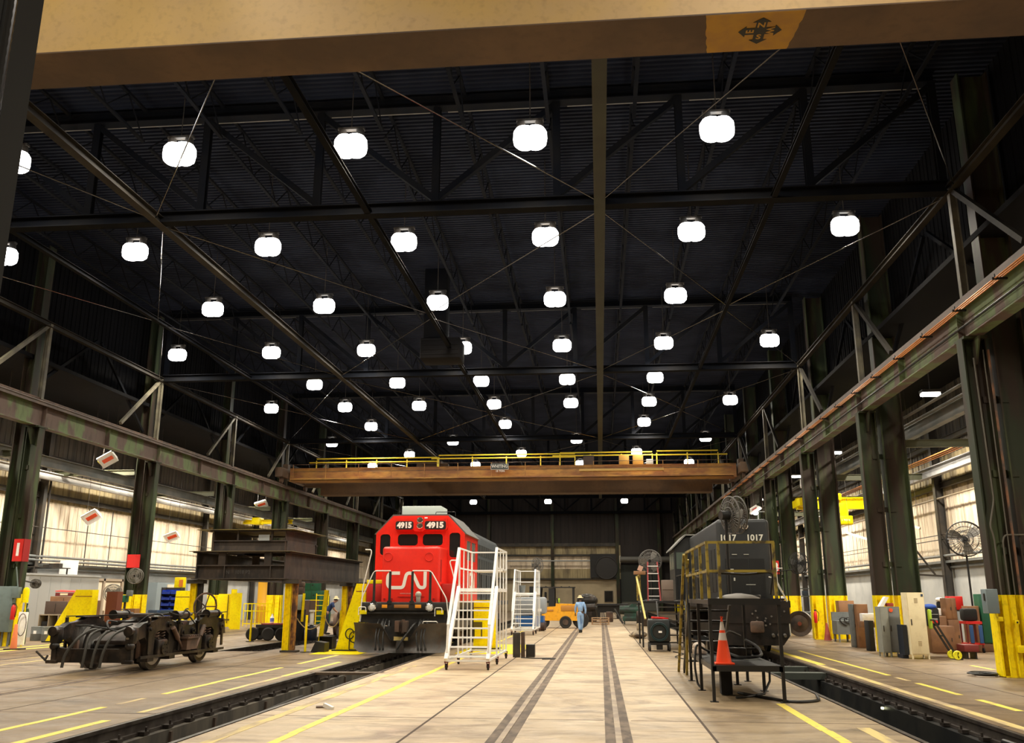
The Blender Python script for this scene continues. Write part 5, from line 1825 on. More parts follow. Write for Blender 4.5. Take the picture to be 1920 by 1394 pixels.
g.cb((RX - 0.42, 30.28, 2.55), (0.10, 0.01, 0.16)); g.cb((RX - 0.36, 30.28, 2.30), (0.05, 0.01, 0.10)); g.b(RX + 0.0, RX + 0.30, 30.28, 30.29, 2.12, 2.14)
part('small_placards', g, mat('placard', (0.42, 0.42, 0.38), 0.6), hd)
for x, a in ((RX - 0.50, '1017'), (RX + 0.36, '1017')):
    part('number', text_g(a, 0.27, face_cam(x, 30.285, 3.62), 0.003, 0.008), mat('number_pale', (0.62, 0.62, 0.56), 0.6), hd, 'pale number 1017')
for x in (RX - 0.17, RX + 0.06):
    g = G(); g.lathe([(0.105, 0.03), (0.11, -0.04), (0.09, -0.05), (0.085, -0.01), (0.0, 0.0)], (x, 30.27, 4.0), (0, 1, 0), n=18)
    part('headlight', g, M_CHROME, bl)
# cab behind the short hood
g = G()
g.prism([(RX - 1.5, 1.62), (RX - 1.5, 3.75), (RX - 1.0, 4.25), (RX + 1.0, 4.25), (RX + 1.5, 3.75), (RX + 1.5, 1.62)], 'y', 39.7, 42.6)
cb_ = part('cab', g, M_B1, bl)
g = G()
g.prism([(RX - 1.62, 3.70), (RX - 1.0, 4.30), (RX + 1.0, 4.30), (RX + 1.62, 3.70), (RX + 1.62, 3.76), (RX + 1.02, 4.36), (RX - 1.02, 4.36), (RX - 1.62, 3.76)], 'y', 39.5, 42.8)
part('cab_roof', g, mat('roof_edge_grey', (0.16, 0.16, 0.15), 0.6), cb_)
for a in ((RX - 1.42, RX - 1.0, 39.68, 39.70), (RX + 1.0, RX + 1.42, 39.68, 39.70), (RX - 1.515, RX - 1.5, 40.1, 41.0), (RX - 1.515, RX - 1.5, 41.2, 42.2)):
    g = G(); g.b(*a, 2.9, 3.6)
    part('cab_window', g, mat('cab_glass_green', (0.10, 0.13, 0.11), 0.15), cb_)
g = G(); g.prism([(RX - 0.9, 1.62), (RX - 0.9, 4.1), (RX - 0.7, 4.25), (RX + 0.7, 4.25), (RX + 0.9, 4.1), (RX + 0.9, 1.62)], 'y', 42.6, 47.0)
part('long_hood', g, M_B1, bl)
g = G(); g.b(RX - 1.35, RX + 1.15, 29.3, 31.0, 1.42, 1.62); g.b(RX - 1.5, RX + 1.5, 31.0, 47.0, 1.42, 1.62); g.b(RX - 0.5, RX + 0.5, 29.5, 46.5, 0.9, 1.42)
part('deck', g, M_B2, bl)
g = G()
g.b(RX - 1.3, RX + 1.1, 29.18, 29.30, 0.95, 1.60)
g.prism([(RX - 1.3, 0.95), (RX + 1.08, 0.95), (RX + 1.08, 0.60), (RX + 0.85, 0.30), (RX - 1.1, 0.30), (RX - 1.3, 0.55)], 'y', 29.2, 29.3)
ep = part('pilot_plate', g, M_B2, bl)
g = G()
for k in range(14):
    rnd = random.Random(k)
    x, z = RX + rnd.uniform(-0.2, 0.98), rnd.uniform(0.62, 1.35)
    g.cyl((x, 29.19, z), (x, 29.15, z), 0.03, n=8)
for x in (RX + 0.55, RX + 0.72, RX + 0.9):
    g.cyl((x, 29.19, 0.62), (x, 29.08, 0.58), 0.045, n=10)
part('air_fittings', g, mat('fitting_dull', (0.12, 0.11, 0.10), 0.45), ep)
g = G(); g.cb((RX, 28.95, 0.86), (0.24, 0.5, 0.26), ch=0.04); g.cb((RX, 28.65, 0.86), (0.40, 0.22, 0.34), ch=0.06)
part('coupler', g, M_RUST, bl)
for x, pts in ((1, [(RX + 0.55, 29.3, 2.35), (RX + 0.75, 29.25, 2.3), (RX + 1.05, 29.2, 1.6), (RX + 1.08, 29.2, 0.6)]), (2, [(RX + 1.05, 29.6, 2.62), (RX + 0.85, 29.6, 2.62), (RX + 0.85, 29.5, 2.1), (RX + 1.1, 29.4, 1.6)])):
    g = G(); g.path(fillet(pts, 0.12), 0.02, 8)
    part('handrail', g, mat('worn_white_rail', (0.5, 0.49, 0.45), 0.5), bl)
g = G()
for y in [31 + 1.4 * i for i in range(8)]:
    for s in (-1, 1):
        g.cyl((RX + s * 1.45, y, 1.6), (RX + s * 1.45, y, 2.6), 0.018, n=6)
for s in (-1, 1):
    g.cyl((RX + s * 1.45, 30, 2.6), (RX + s * 1.45, 42, 2.6), 0.018, n=6)
part('walkway_railing', g, M_BLACK, bl)
for yb in (32.8, 43.0):
    g = G()
    for s in (-1, 1):
        g.b(RX + s * 0.98, RX + s * 1.14, yb - 1.9, yb + 1.9, 0.55, 0.95)
    g.b(RX - 1.0, RX + 1.0, yb - 0.25, yb + 0.25, 0.6, 0.88)
    part('truck_frame', g, M_B2, bl)
    for dy in (-1.37, 1.37):
        g = G()
        for s in (-1, 1):
            g.cyl((RX + s * 0.68, yb + dy, 0.515), (RX + s * 0.80, yb + dy, 0.515), 0.51, n=28)
        g.cyl((RX - 1.15, yb + dy, 0.515), (RX + 1.15, yb + dy, 0.515), 0.12, n=14)
        part('wheelset', g, M_B2, bl)
g = G(); g.cb((RX, 38, 0.75), (2.5, 4, 0.9), ch=0.1)
part('fuel_tank', g, M_B2, bl)

# ================================================================ YELLOW-RAILED PLATFORM WITH LOW SHELF
BS = M_BLACK
MY = M_YELLOWD
PX0, PX1, PY0, PY1, PZ = 1.90, 3.08, 16.45, 20.45, 1.70
t = thing('work_platform', 'black work platform with worn yellow railings and a cone on its low shelf', 'platform', (2.5, 18.4, 0))
for i, (x, y, h) in enumerate([(1.90, 16.45, PZ - 0.08), (3.08, 16.45, PZ - 0.08), (1.90, 18.4, PZ - 0.08), (3.08, 18.4, 0.58), (1.90, 20.42, PZ - 0.08), (3.08, 20.42, PZ - 0.08), (2.75, 19.6, 0.58)]):
    g = G(); g.bar((x, y, 0.01), (x, y, h), 0.055, 0.055); g.b(x - 0.07, x + 0.07, y - 0.06, y + 0.06, 0, 0.012)
    part('leg', g, BS, t)
g = G()
g.b(1.92, 3.06, 16.42, 20.42, 0.585, 0.60)
for y in (16.45, 20.4):
    g.b(1.9, 3.08, y - 0.03, y + 0.03, 0.50, 0.585)
for x in (1.93, 3.05):
    g.b(x - 0.03, x + 0.03, 16.42, 20.42, 0.50, 0.585)
part('shelf', g, BS, t)
g = G(); g.b(2.16, 2.36, 17.5, 17.74, 0.02, 0.50)
part('centre_block', g, M_BLACKM, t)
g = G(); g.b(PX0 - 0.02, PX1 + 0.02, PY0 - 0.03, PY1, PZ - 0.08, PZ)
part('deck', g, BS, t)
g = G(); g.b(PX0 - 0.03, PX1 + 0.03, PY0 - 0.05, PY0 - 0.03, PZ - 0.09, PZ + 0.02)
part('kick_plate', g, BS, t)
RZ = 2.69
for x, y in ((PX0, PY0), (2.10, PY0), (PX1 - 0.02, PY0), (PX0, 17.6), (PX0, 19.0), (PX0, 20.4)):
    g = G(); g.bar((x, y, PZ), (x, y, RZ), 0.05, 0.05)
    part('railing_post', g, MY, t)
for z in (RZ, 2.19):
    for a, c in (((PX0, PY0, z), (PX1, PY0, z)), ((PX0, PY0, z), (PX0, 20.4, z))):
        g = G(); g.bar(a, c, 0.045, 0.045)
        part('handrail', g, MY, t)
for k in range(6):
    g = G(); z = 0.28 + k * 0.23; g.b(PX0 + 0.05, 2.75, 20.5 + (5 - k) * 0.30, 20.72 + (5 - k) * 0.30, z, z + 0.04)
    part('tread', g, BS, t)
for x in (1.92, 2.8):
    g = G(); g.bar((x, 22.4, 0.06), (x, 20.5, 1.62), 0.04, 0.14)
    part('stringer', g, BS, t)
for (x0, y0, z0, x1, y1, z1) in ((1.82, 22.7, 0.0, 1.86, 20.5, 2.66), (1.92, 21.7, 0.0, 1.95, 20.6, 2.55)):
    g = G(); g.bar((x0, y0, z0 + 0.02), (x1, y1, z1), 0.055, 0.055)
    part('sloping_rail', g, MY, t)
cone = thing('traffic_cone', 'bright orange traffic cone with two white bands on the black stand', 'cone', (2.13, 16.72, 0.602))
g = G(); g.cb((2.13, 16.72, 0.617), (0.33, 0.33, 0.03), ch=0.008)
part('base', g, mat('cone_orange', (0.95, 0.075, 0.015), 0.4), cone)
def cone_seg(z0, z1):
    r = lambda z: 0.138 - (z - 0.63) * 0.165
    return G().lathe([(r(z0), z0), (r(z1), z1)], (2.13, 16.72, 0), n=28)
for z0, z1, m, nm in ((0.63, 1.005, mat('cone_orange', (0.95, 0.075, 0.015), 0.4), 'body'), (1.005, 1.13, mat('cone_band', (0.66, 0.60, 0.56), 0.5), 'reflective_band'), (1.13, 1.175, mat('cone_orange', (0.95, 0.075, 0.015), 0.4), 'body'),
                      (1.175, 1.32, mat('cone_band', (0.66, 0.60, 0.56), 0.5), 'reflective_band'), (1.32, 1.40, mat('cone_orange', (0.95, 0.075, 0.015), 0.4), 'body')):
    g = cone_seg(z0, z1)
    if z1 > 1.39:
        g.ell((2.13, 16.72, 1.395), (0.025, 0.025, 0.02))
    part(nm, g, m, cone)
# hoses and clutter lying on the stand
g = G()
g.path(fillet([(2.9, 19.9, 0.95), (2.55, 19.5, 1.1), (2.35, 18.8, 0.72), (2.6, 18.0, 0.63), (3.0, 17.9, 0.66), (3.05, 18.6, 0.80), (2.9, 19.2, 0.9)], 0.3), 0.028, 8)
solo('hose', g, M_HOSE, 'thick black hose looping over the low black stand', 'hose')
g = G()
g.path(fillet([(2.30, 19.2, 0.64), (2.05, 18.9, 0.72), (1.86, 18.7, 0.85), (1.80, 18.6, 0.45), (1.84, 18.55, 0.1), (1.90, 18.5, 0.04)], 0.12), 0.022, 8)
solo('hose', g, M_HOSE, 'black hose hanging off the left edge of the black stand', 'hose')
g = G()
g.path([(2.35, 17.0, 0.02), (2.6, 17.2, 0.02), (2.9, 17.4, 0.05), (3.05, 17.6, 0.25), (3.12, 17.9, 0.6)], 0.022, 8)
solo('hose', g, M_HOSE, 'black hose curving from under the stand up its right leg', 'hose')
g = G()
g.path(fillet([(2.5, 17.8, 0.025), (2.9, 16.9, 0.025), (3.2, 16.3, 0.025), (3.7, 16.6, 0.025), (3.86, 17.6, 0.03)], 0.4), 0.024, 8)
solo('hose', g, M_HOSE, 'black hose on the floor running from stand to right pit', 'hose')
g = G()
for k, (x, y, sx, sy, sz) in enumerate(((2.62, 18.6, 0.35, 0.3, 0.18), (2.75, 19.3, 0.5, 0.3, 0.12), (2.4, 19.9, 0.4, 0.3, 0.25))):
    g.cb((x, y, 0.602 + sz / 2), (sx, sy, sz), ch=0.02)
g.b(2.4, 3.0, 18.55, 18.65, 0.74, 0.78)
solo('machine_parts', g, M_GREASE, 'greasy machine parts lying on the black stand behind the cone', 'machine parts')
g = G(); g.ell((2.0, 19.6, 0.74), (0.13, 0.13, 0.10)); g.cb((2.0, 19.6, 0.655), (0.30, 0.24, 0.10), ch=0.02)
solo('hard_hat', g, mat('pale_hat', (0.75, 0.62, 0.52), 0.4), 'pale hat and pad at the left of the black stand', 'hat')

# things on the platform
g = G(); g.lathe([(0.40, 0.0), (0.38, 0.03), (0.25, 0.08), (0.05, 0.11), (0.0, 0.11)], (2.55, 17.4, PZ + 0.002), n=24)
solo('metal_cover', g, mat('dusty_metal_lid', (0.085, 0.072, 0.055), 0.5), 'dusty round metal cover lying on the yellow-railed platform', 'cover')
g = G(); g.path([(2.82 + 0.2 * math.cos(a / 3), 17.9 + 0.2 * math.sin(a / 3), PZ + 0.03 + a * 0.001) for a in range(40)], 0.02, 6)
solo('air_hose', g, M_HOSE, 'coiled black air hose on the right of the platform deck', 'hose')
g = G(); g.path(fillet([(1.94, 20.2, 2.22), (1.95, 18.5, 2.12), (1.95, 17.2, 2.23), (1.97, 16.50, 2.17), (2.6, 16.50, 2.12), (3.05, 16.50, 2.20), (3.10, 17.2, 1.8)], 0.3), 0.022, 8)
solo('air_hose', g, M_HOSE, 'black air hose draped along the yellow middle rail', 'hose')
g = G()
g.path([(1.84, 19.9, 2.12), (1.82, 19.7, 1.7), (1.83, 19.6, 1.2), (1.84, 19.5, 0.62)], 0.02, 6)
solo('hose', g, M_HOSE, 'black hose hanging at the left back corner of the platform', 'hose')


def fan(name_label, c, d, R, zb, pole=True, blades=3, gm=None, rz=0, motor=True, base=True, group=None, mount=None):
    """caged fan; d = direction the disc faces; zb = floor height of the pole"""
    c = Vector(c)
    d = Vector(d).normalized()
    t = thing('fan', name_label, 'fan', (c.x, c.y, zb if pole else c.z - R))
    _, s, u = basis(d)
    gm = gm or M_STEEL
    g = G()
    for off, RR in ((0.09, R), (-0.09, R), (0.12, R * 0.72), (-0.12, R * 0.72), (0.13, R * 0.42), (-0.13, R * 0.42), (0.13, R * 0.18)):
        g.ring(c + d * off, d, RR, 0.009 if RR < R else 0.016, 28, 4)
    n = 34
    for k in range(n):
        a = 2 * PI * k / n
        r_ = s * math.cos(a) + u * math.sin(a)
        for sg in (1, -1):
            g.path([c + r_ * R * 0.15 + d * 0.13 * sg, c + r_ * R * 0.72 + d * 0.12 * sg, c + r_ * R + d * 0.09 * sg], 0.0065, 4)
    part('wire_guard', g, gm, t)
    for k in range(blades):
        a0 = 2 * PI * k / blades + rz
        vs = []
        for r_, wa, tw in ((0.14, 0.45, 0.5), (0.45, 0.50, 0.4), (0.75, 0.42, 0.3), (0.93, 0.24, 0.2)):
            for sgn in (-1, 1):
                a = a0 + sgn * wa * 0.9
                p = c + (s * math.cos(a) + u * math.sin(a)) * R * r_ + d * (sgn * 0.05 * tw * 2)
                vs.append(p)
        g = G()
        fs = [(0, 1, 3, 2), (2, 3, 5, 4), (4, 5, 7, 6)]
        v2 = [p + d * 0.006 for p in vs]
        g.add(vs + v2, fs + [tuple(i + 8 for i in reversed(q)) for q in fs] + [(0, 2, 10, 8), (2, 4, 12, 10), (4, 6, 14, 12), (1, 9, 11, 3), (3, 11, 13, 5), (5, 13, 15, 7), (6, 7, 15, 14), (0, 8, 9, 1)])
        part('blade', g, mat('fan_blade', (0.20, 0.19, 0.17), 0.4, 0.3), t)
    g = G(); g.cyl(c - d * 0.32, c - d * 0.03, 0.10, n=14); g.cyl(c - d * 0.03, c + d * 0.06, 0.05, n=12)
    part('motor', g, M_BLACK, t)
    if mount:
        g = G(); g.cyl(c - d * 0.25, mount, 0.03, n=8)
        part('bracket', g, M_BLACK, t)
    if pole:
        pc = c - d * 0.2
        g = G(); g.cyl((pc.x, pc.y, zb + 0.02), (pc.x, pc.y, c.z - 0.08), 0.035, n=10)
        part('pole', g, M_BLACK, t)
        if base:
            g = G(); g.lathe([(0.30, 0.0), (0.29, 0.03), (0.06, 0.06), (0.0, 0.06)], (pc.x, pc.y, zb), n=20)
            part('base', g, M_BLACK, t)
    return t


fan('big dark drum-caged fan on a pole standing on the yellow-railed platform', (2.90, 19.8, 3.46), (0.93, 0.37, 0.05), 0.40, PZ + 0.002, gm=mat('guard_grey', (0.10, 0.095, 0.09), 0.5), blades=4)
g = G(); g.path([(2.80, 20.3, 3.0), (2.78, 20.25, 2.5), (2.76, 20.2, 1.9)], 0.03, 6)

# ================================================================ WELDER CART AND THIRD PLATFORM
t = thing('welding_machine', 'black wheeled welding machine left of the black locomotive', 'welder', (1.94, 31.2, 0))
g = G(); g.cb((1.90, 31.3, 0.66), (0.72, 0.7, 0.72), ch=0.06)
part('housing', g, mat('welder_black', (0.016, 0.02, 0.022), 0.4), t)
g = G(); g.ring((1.90, 30.92, 0.62), (0, 1, 0), 0.27, 0.022, 28, 6)
for r_ in (0.25, 0.29):
    g.ring((1.90, 30.90, 0.62), (0, 1, 0), r_, 0.018, 28, 6)
part('cable_coil', g, mat('coil_teal', (0.015, 0.035, 0.04), 0.4), t)
g = G(); g.cb((1.93, 30.93, 0.62), (0.11, 0.02, 0.06))
part('label', g, M_WHITE, t)
for x in (1.58, 2.22):
    for y in (31.0, 31.6):
        g = G(); g.cyl((x - 0.03, y, 0.13), (x + 0.03, y, 0.13), 0.13, n=18)
        part('wheel', g, M_RUBBER, t)
g = G(); g.b(1.55, 2.25, 30.95, 31.65, 0.20, 0.28); g.b(1.80, 2.0, 31.0, 31.2, 0.05, 0.2)
part('chassis', g, M_BLACK, t)
g = G(); g.cb((1.88, 31.2, 1.06), (0.40, 0.22, 0.07), rot=(0, 0.05, 0.3), ch=0.02); g.cb((2.08, 31.25, 1.045), (0.2, 0.3, 0.04), rot=(0, 0, 0.4))
solo('rag', g, M_RED, 'red rag lying on top of the black welding machine', 'rag')
t = thing('work_platform', 'dark stair platform left of the black locomotive loaded with tools', 'platform', (1.9, 34, 0))
g = G(); g.b(1.45, 2.95, 33.2, 36.2, 1.52, 1.60)
part('deck', g, BS, t)
for k in range(6):
    g = G(); z = 0.22 + k * 0.23; y = 31.9 + k * 0.2; g.b(2.0, 2.95, y, y + 0.22, z, z + 0.035)
    part('tread', g, M_STEEL, t)
for x in (1.98, 2.97):
    g = G(); g.bar((x, 31.9, 0.1), (x, 33.2, 1.55), 0.04, 0.12)
    part('stringer', g, BS, t)
for x, y in ((1.47, 33.3), (2.9, 33.3), (1.47, 36.1), (2.9, 36.1)):
    g = G(); g.bar((x, y, 0), (x, y, 1.52), 0.06, 0.06)
    part('leg', g, BS, t)
g = G(); g.bar((1.52, 32.2, 1.0), (1.30, 33.3, 2.45), 0.055, 0.055)
part('sloping_rail', g, mat('pale_yellow_rail', (0.75, 0.65, 0.22), 0.5), t)
for y in (33.3, 34.8, 36.1):
    g = G(); g.bar((1.42, y, 1.6), (1.42, y, 2.5), 0.05, 0.05)
    part('railing_post', g, MY, t)
g = G(); g.bar((1.42, 33.3, 2.5), (1.42, 36.1, 2.5), 0.05, 0.05)
part('handrail', g, MY, t)
t = thing('step_ladder', 'red fibreglass step ladder with white rungs on the dark stair platform', 'ladder', (1.95, 34.0, 1.602))
for x in (1.72, 2.17):
    g = G(); g.bar((x, 33.9, 1.602), (x + (0.05 if x < 2 else -0.05), 34.3, 3.0), 0.05, 0.03)
    part('side_rail', g, mat('ladder_red', (0.30, 0.03, 0.03), 0.5), t)
for k in range(5):
    g = G(); z = 1.75 + k * 0.27; g.b(1.75, 2.14, 33.92 + k * 0.07, 34.0 + k * 0.07, z, z + 0.03)
    part('rung', g, M_WHITE, t)
fan('grey caged fan standing on the dark stair platform beside the ladder', (1.90, 34.9, 3.05), (-0.2, -1, 0), 0.42, 1.602, gm=mat('guard_grey', (0.10, 0.095, 0.09), 0.5))
g = G(); g.cb((2.45, 34.2, 1.97), (0.42, 0.4, 0.74), ch=0.01); g.b(2.26, 2.64, 33.98, 34.0, 2.0, 2.02)
solo('cabinet_box', g, mat('taupe_cabinet', (0.20, 0.15, 0.12), 0.5), 'taupe cabinet box standing on the dark stair platform', 'cabinet')
g = G(); g.cb((1.42, 33.35, 2.58), (0.42, 0.3, 0.12), ch=0.01)
solo('cardboard_box', g, M_CARD, 'small cardboard box on the rail corner of the dark stair platform', 'box')
g = G(); g.cb((1.45, 33.35, 2.74), (0.16, 0.12, 0.18), rot=(0, 0.4, 0))
solo('paper_bag', g, mat('pinkish_paper', (0.6, 0.38, 0.30), 0.7), 'pinkish paper bag on the small cardboard box', 'bag')
g = G(); g.path(fillet([(2.3, 30.6, 0.015), (2.6, 29.6, 0.015), (2.1, 28.0, 0.015), (2.7, 26.2, 0.015)], 0.4), 0.015, 5)
solo('floor_cable', g, M_HOSE, 'thin black cable on the floor from the welding machine', 'cable')

# ================================================================ LEFT AISLE
# aisle crane beams and wall steelwork
def long_beam(name, label, x, z, w, h, y0, y1, m):
    g = G(); g.ib((x, y0, z), (x, y1, z), w, h, 0.03, 0.02)
    return solo(name, g, m, label, 'steel beam')


long_beam('aisle_beam', 'grey steel beam along the left aisle just inside the columns', -22.6, 7.1, 0.22, 0.44, 28, 100, M_GREYBEAM)
long_beam('aisle_beam', 'pale painted beam along the left wall above the cladding windows', -25.9, 7.25, 0.22, 0.36, 28, 100, mat('pale_beam', (0.62, 0.62, 0.60), 0.5, col2=(0.45, 0.45, 0.44), scale=0.8))
for k in (4, 5, 6, 7, 8):
    g = G(); g.ib((XCL - 1.1, BY[k] + 0.4, 7.0 if k < 5 else 7.5), (XL + 0.5, BY[k] + 0.4, 7.0 if k < 5 else 7.5), 0.16, 0.26)
    solo('cross_beam', g, mat('olive_beam', (0.10, 0.105, 0.06), 0.6), 'olive cross beam from the left wall to the %s left column' % ORD[k - 4], 'steel beam')
for k in (4, 5, 6, 7):
    g = G(); g.ib((XCR + 1.1, BY[k] + 0.4, 6.9), (XR - 0.5, BY[k] + 0.4, 6.9), 0.16, 0.26)
    solo('cross_beam', g, mat('olive_beam', (0.10, 0.105, 0.06), 0.6), 'olive cross beam from the right wall to the %s right column' % ORD[k - 4], 'steel beam')
g = G(); g.cyl((-24.9, 28, 7.75), (-24.9, 100, 7.75), 0.02, n=6); g.cyl((-24.9, 28, 7.66), (-24.9, 100, 7.66), 0.02, n=6); g.b(-24.95, -24.85, 28, 100, 7.80, 7.86)
solo('conductor_bars', g, M_COPPER, 'orange conductor bars along the left aisle above the pale beam', 'conductor')
# pipes on the left wall
for i, (y, lab) in enumerate(((40.9, 'dark vertical pipe on the left wall between the first two columns'), (44.5, 'thin vertical pipe on the left wall near the office boards'), (46.8, 'thin vertical pipe just before the second left wall column'))):
    g = G(); g.cyl((XL + 0.4, y, 3.2), (XL + 0.4, y, 7.6 if i == 0 else 6.2), 0.05 if i == 0 else 0.025, n=8)
    solo('wall_pipe', g, M_STEEL, lab, 'pipe')
for z, lab in ((3.55, 'long grey pipe running level low on the left wall'), (3.38, 'second long grey pipe just under the first on the left wall'), (4.9, 'thin dark conduit running level across the left cladding')):
    g = G(); g.cyl((XL + 0.42, 28, z), (XL + 0.42, 100, z), 0.06 if z < 4 else 0.02, n=8)
    solo('wall_pipe', g, M_GREYBEAM if z < 4 else M_STEEL, lab, 'pipe')


def heater(c, label, tilt=0.9, roll=-0.45, w=0.74, hang=10.6):
    """tilted radiant heater: white reflector tray facing down and outwards, red-orange core, hung on chains"""
    x, y, z = c
    t = thing('radiant_heater', label, 'heater', (x, y, z - 0.25))
    Mx = Matrix.Translation(c) @ Matrix.Rotation(roll, 4, 'Y') @ Matrix.Rotation(-tilt, 4, 'X') @ Matrix.Rotation(PI, 4, 'X')
    g = G()
    g.prism([(-0.26, 0.0), (0.26, 0.0), (0.15, -0.16), (-0.15, -0.16)], 'x', -w / 2, w / 2); g.xf(Mx)
    part('reflector_hood', g, M_WHITE, t)
    g = G(); g.b(-w / 2 + 0.12, w / 2 - 0.10, -0.09, 0.09, 0.0, 0.03); g.xf(Mx)
    part('heating_face', g, mat('heater_face', (0.85, 0.09, 0.02), 0.5), t)
    g = G(); g.b(-w / 2, w / 2, -0.29, -0.26, -0.05, 0.03); g.b(-w / 2, w / 2, 0.26, 0.29, -0.05, 0.03); g.b(-w / 2 - 0.03, -w / 2, -0.29, 0.29, -0.05, 0.03); g.xf(Mx)
    part('rim', g, M_ALUP, t)
    g = G(); g.cb((-w / 2 - 0.02, 0.05, -0.16), (0.16, 0.14, 0.14)); g.xf(Mx)
    part('gas_valve', g, M_YELLOW, t)
    for s in (-1, 1):
        p = Mx @ Vector((s * w * 0.4, 0, -0.15))
        g = G(); g.cyl(p, (p.x, p.y, min(hang, p.z + 6)), 0.008, n=5)
        part('chain', g, M_STEEL, t)
    return t


for c, lab, r in (((-22.9, 39.6, 7.95), 'white and orange radiant heater high between the first two left columns', (0.9, -0.5)), ((-24.2, 41.0, 5.40), 'white and red radiant heater hanging in front of the left wall', (0.9, -0.5)),
                  ((-24.2, 49.4, 5.0), 'smaller red and white radiant heater beyond the second left column', (0.8, -0.35)), ((-22.9, 59.3, 7.8), 'red-orange heater high beyond the third left column', (0.7, -0.3)),
                  ((-22.9, 73.0, 7.3), 'pale boxy heater high between the far left columns', (0.2, -0.1))):
    heater(c, lab, *r)
# left wall lockers, boards, panels
g = G(); g.b(-26.4, -24.6, 37.4, 43.0, 0, 2.62); g.b(-26.45, -24.55, 37.35, 43.05, 2.62, 2.70)
for y in (38.2, 39.0, 39.8, 40.6, 41.4):
    g.b(-24.6, -24.585, y, y + 0.01, 0.1, 2.55)
solo('locker_room', g, mat('pale_grey_partition', (0.40, 0.41, 0.41), 0.6), 'pale grey partition room against the left wall', 'partition')
g = G(); g.cb((-25.4, 41.6, 3.05), (0.9, 0.08, 0.68), ch=0.01)
solo('white_board', g, mat('bright_white', (0.9, 0.9, 0.88), 0.5), 'bright white square board on top of the grey partition room', 'board')
g = G(); g.b(-26.2, -24.7, 38.0, 40.6, 2.96, 3.0); g.bar((-24.8, 38, 2.7), (-24.8, 38, 3.0), 0.05, 0.05); g.bar((-24.8, 40.5, 2.7), (-24.8, 40.5, 3.0), 0.05, 0.05)
g.cb((-25.2, 40.2, 3.1), (0.5, 0.3, 0.2)); g.cb((-25.0, 39.3, 3.06), (0.3, 0.3, 0.1))
solo('rack', g, M_STEEL, 'dark rack with small things on top of the grey partition room', 'rack')
t = thing('office_partition', 'tan framed office partition with cream panels behind the pedestal fan', 'partition', (-25.5, 46, 0))
g = G(); g.b(-25.9, -25.5, 43.2, 49.3, 0, 2.55)
for y in (43.2, 44.9, 46.7, 49.0):
    g.b(-25.5, -25.42, y, y + 0.16, 0, 2.6)
g.b(-25.5, -25.42, 43.2, 49.2, 2.48, 2.6)
part('frame', g, mat('tan_frame', (0.36, 0.29, 0.22), 0.6), t)
for y0, y1, z0 in ((43.45, 44.8, 1.3), (45.1, 46.6, 1.0), (46.9, 48.9, 1.2)):
    g = G(); g.b(-25.5, -25.45, y0, y1, z0, 2.42)
    part('panel', g, mat('cream_panel', (0.74, 0.66, 0.52), 0.5), t)
g = G(); g.b(-25.5, -25.44, 45.3, 46.1, 0.75, 1.7); g.b(-25.44, -25.43, 47.0, 47.7, 1.5, 2.2); g.b(-25.44, -25.43, 48.0, 48.6, 1.3, 2.0)
part('papers', g, mat('paper_beige', (0.62, 0.5, 0.38), 0.7), t)
# far left aisle back boards
g = G(); g.b(-26.2, -25.6, 51.0, 55.0, 0, 2.5)
solo('office_partition', g, mat('bluegrey_partition', (0.22, 0.27, 0.30), 0.6), 'blue-grey partition with pale door beyond the second left column', 'partition')
g = G(); g.b(-25.59, -25.54, 52.2, 53.2, 0.9, 2.4)
solo('notice_board', g, mat('cream_panel', (0.74, 0.66, 0.52), 0.5), 'cream board on the blue-grey partition', 'board')

# big grey switch cabinet at the left edge
t = thing('switch_cabinet', 'grey-green electrical cabinet on legs at the left edge of the view', 'electrical cabinet', (-21.1, 31.3, 0))
g = G(); g.cb((-21.40, 31.2, 1.28), (1.05, 0.5, 1.58), ch=0.02)
part('body', g, mat('switchgear_grey', (0.15, 0.20, 0.20), 0.45, col3=(0.08, 0.1, 0.1), scale3=5, amt3=0.4), t)
for x in (-21.8, -21.5, -21.2, -20.95):
    g = G(); g.b(x - 0.035, x + 0.035, 31.1, 31.3, 0, 0.5)
    part('leg', g, M_GREYM, t)
g = G(); g.cb((-20.78, 31.0, 1.85), (0.24, 0.2, 0.38), ch=0.015); g.bar((-20.76, 31.0, 2.03), (-20.9, 30.97, 2.75), 0.03, 0.03)
part('side_switch', g, mat('switchgear_grey', (0.15, 0.20, 0.20), 0.45), t)
g = G(); g.cb((-21.5, 30.94, 1.73), (0.14, 0.01, 0.08))
part('label_plate', g, M_WHITE, t)
# green gas cylinder, extinguisher, white board with cable, buckets
g = G(); g.lathe([(0.10, 0), (0.11, 0.02), (0.11, 1.15), (0.08, 1.27), (0.03, 1.30), (0.03, 1.40), (0.045, 1.40), (0.045, 1.46), (0.0, 1.46)], (-21.38, 32.6, 0), n=18)
solo('gas_cylinder', g, mat('cylinder_green', (0.03, 0.065, 0.03), 0.45), 'green gas cylinder beside the nearest left column', 'gas cylinder')
t = thing('fire_extinguisher', 'red fire extinguisher hanging by the nearest left column under a yellow cover', 'fire extinguisher', (-21.75, 31.0, 0.98))
g = G(); g.lathe([(0.07, 0), (0.08, 0.02), (0.08, 0.42), (0.04, 0.50), (0.02, 0.52), (0, 0.52)], (-20.75, 30.9, 0.92), n=16)
part('cylinder', g, M_RED, t)
g = G(); g.cb((-20.75, 30.9, 1.46), (0.12, 0.04, 0.05)); g.path(fillet([(-20.70, 30.9, 1.46), (-20.62, 30.9, 1.35), (-20.66, 30.9, 1.0)], 0.05), 0.014, 6)
part('valve_and_hose', g, M_BLACK, t)
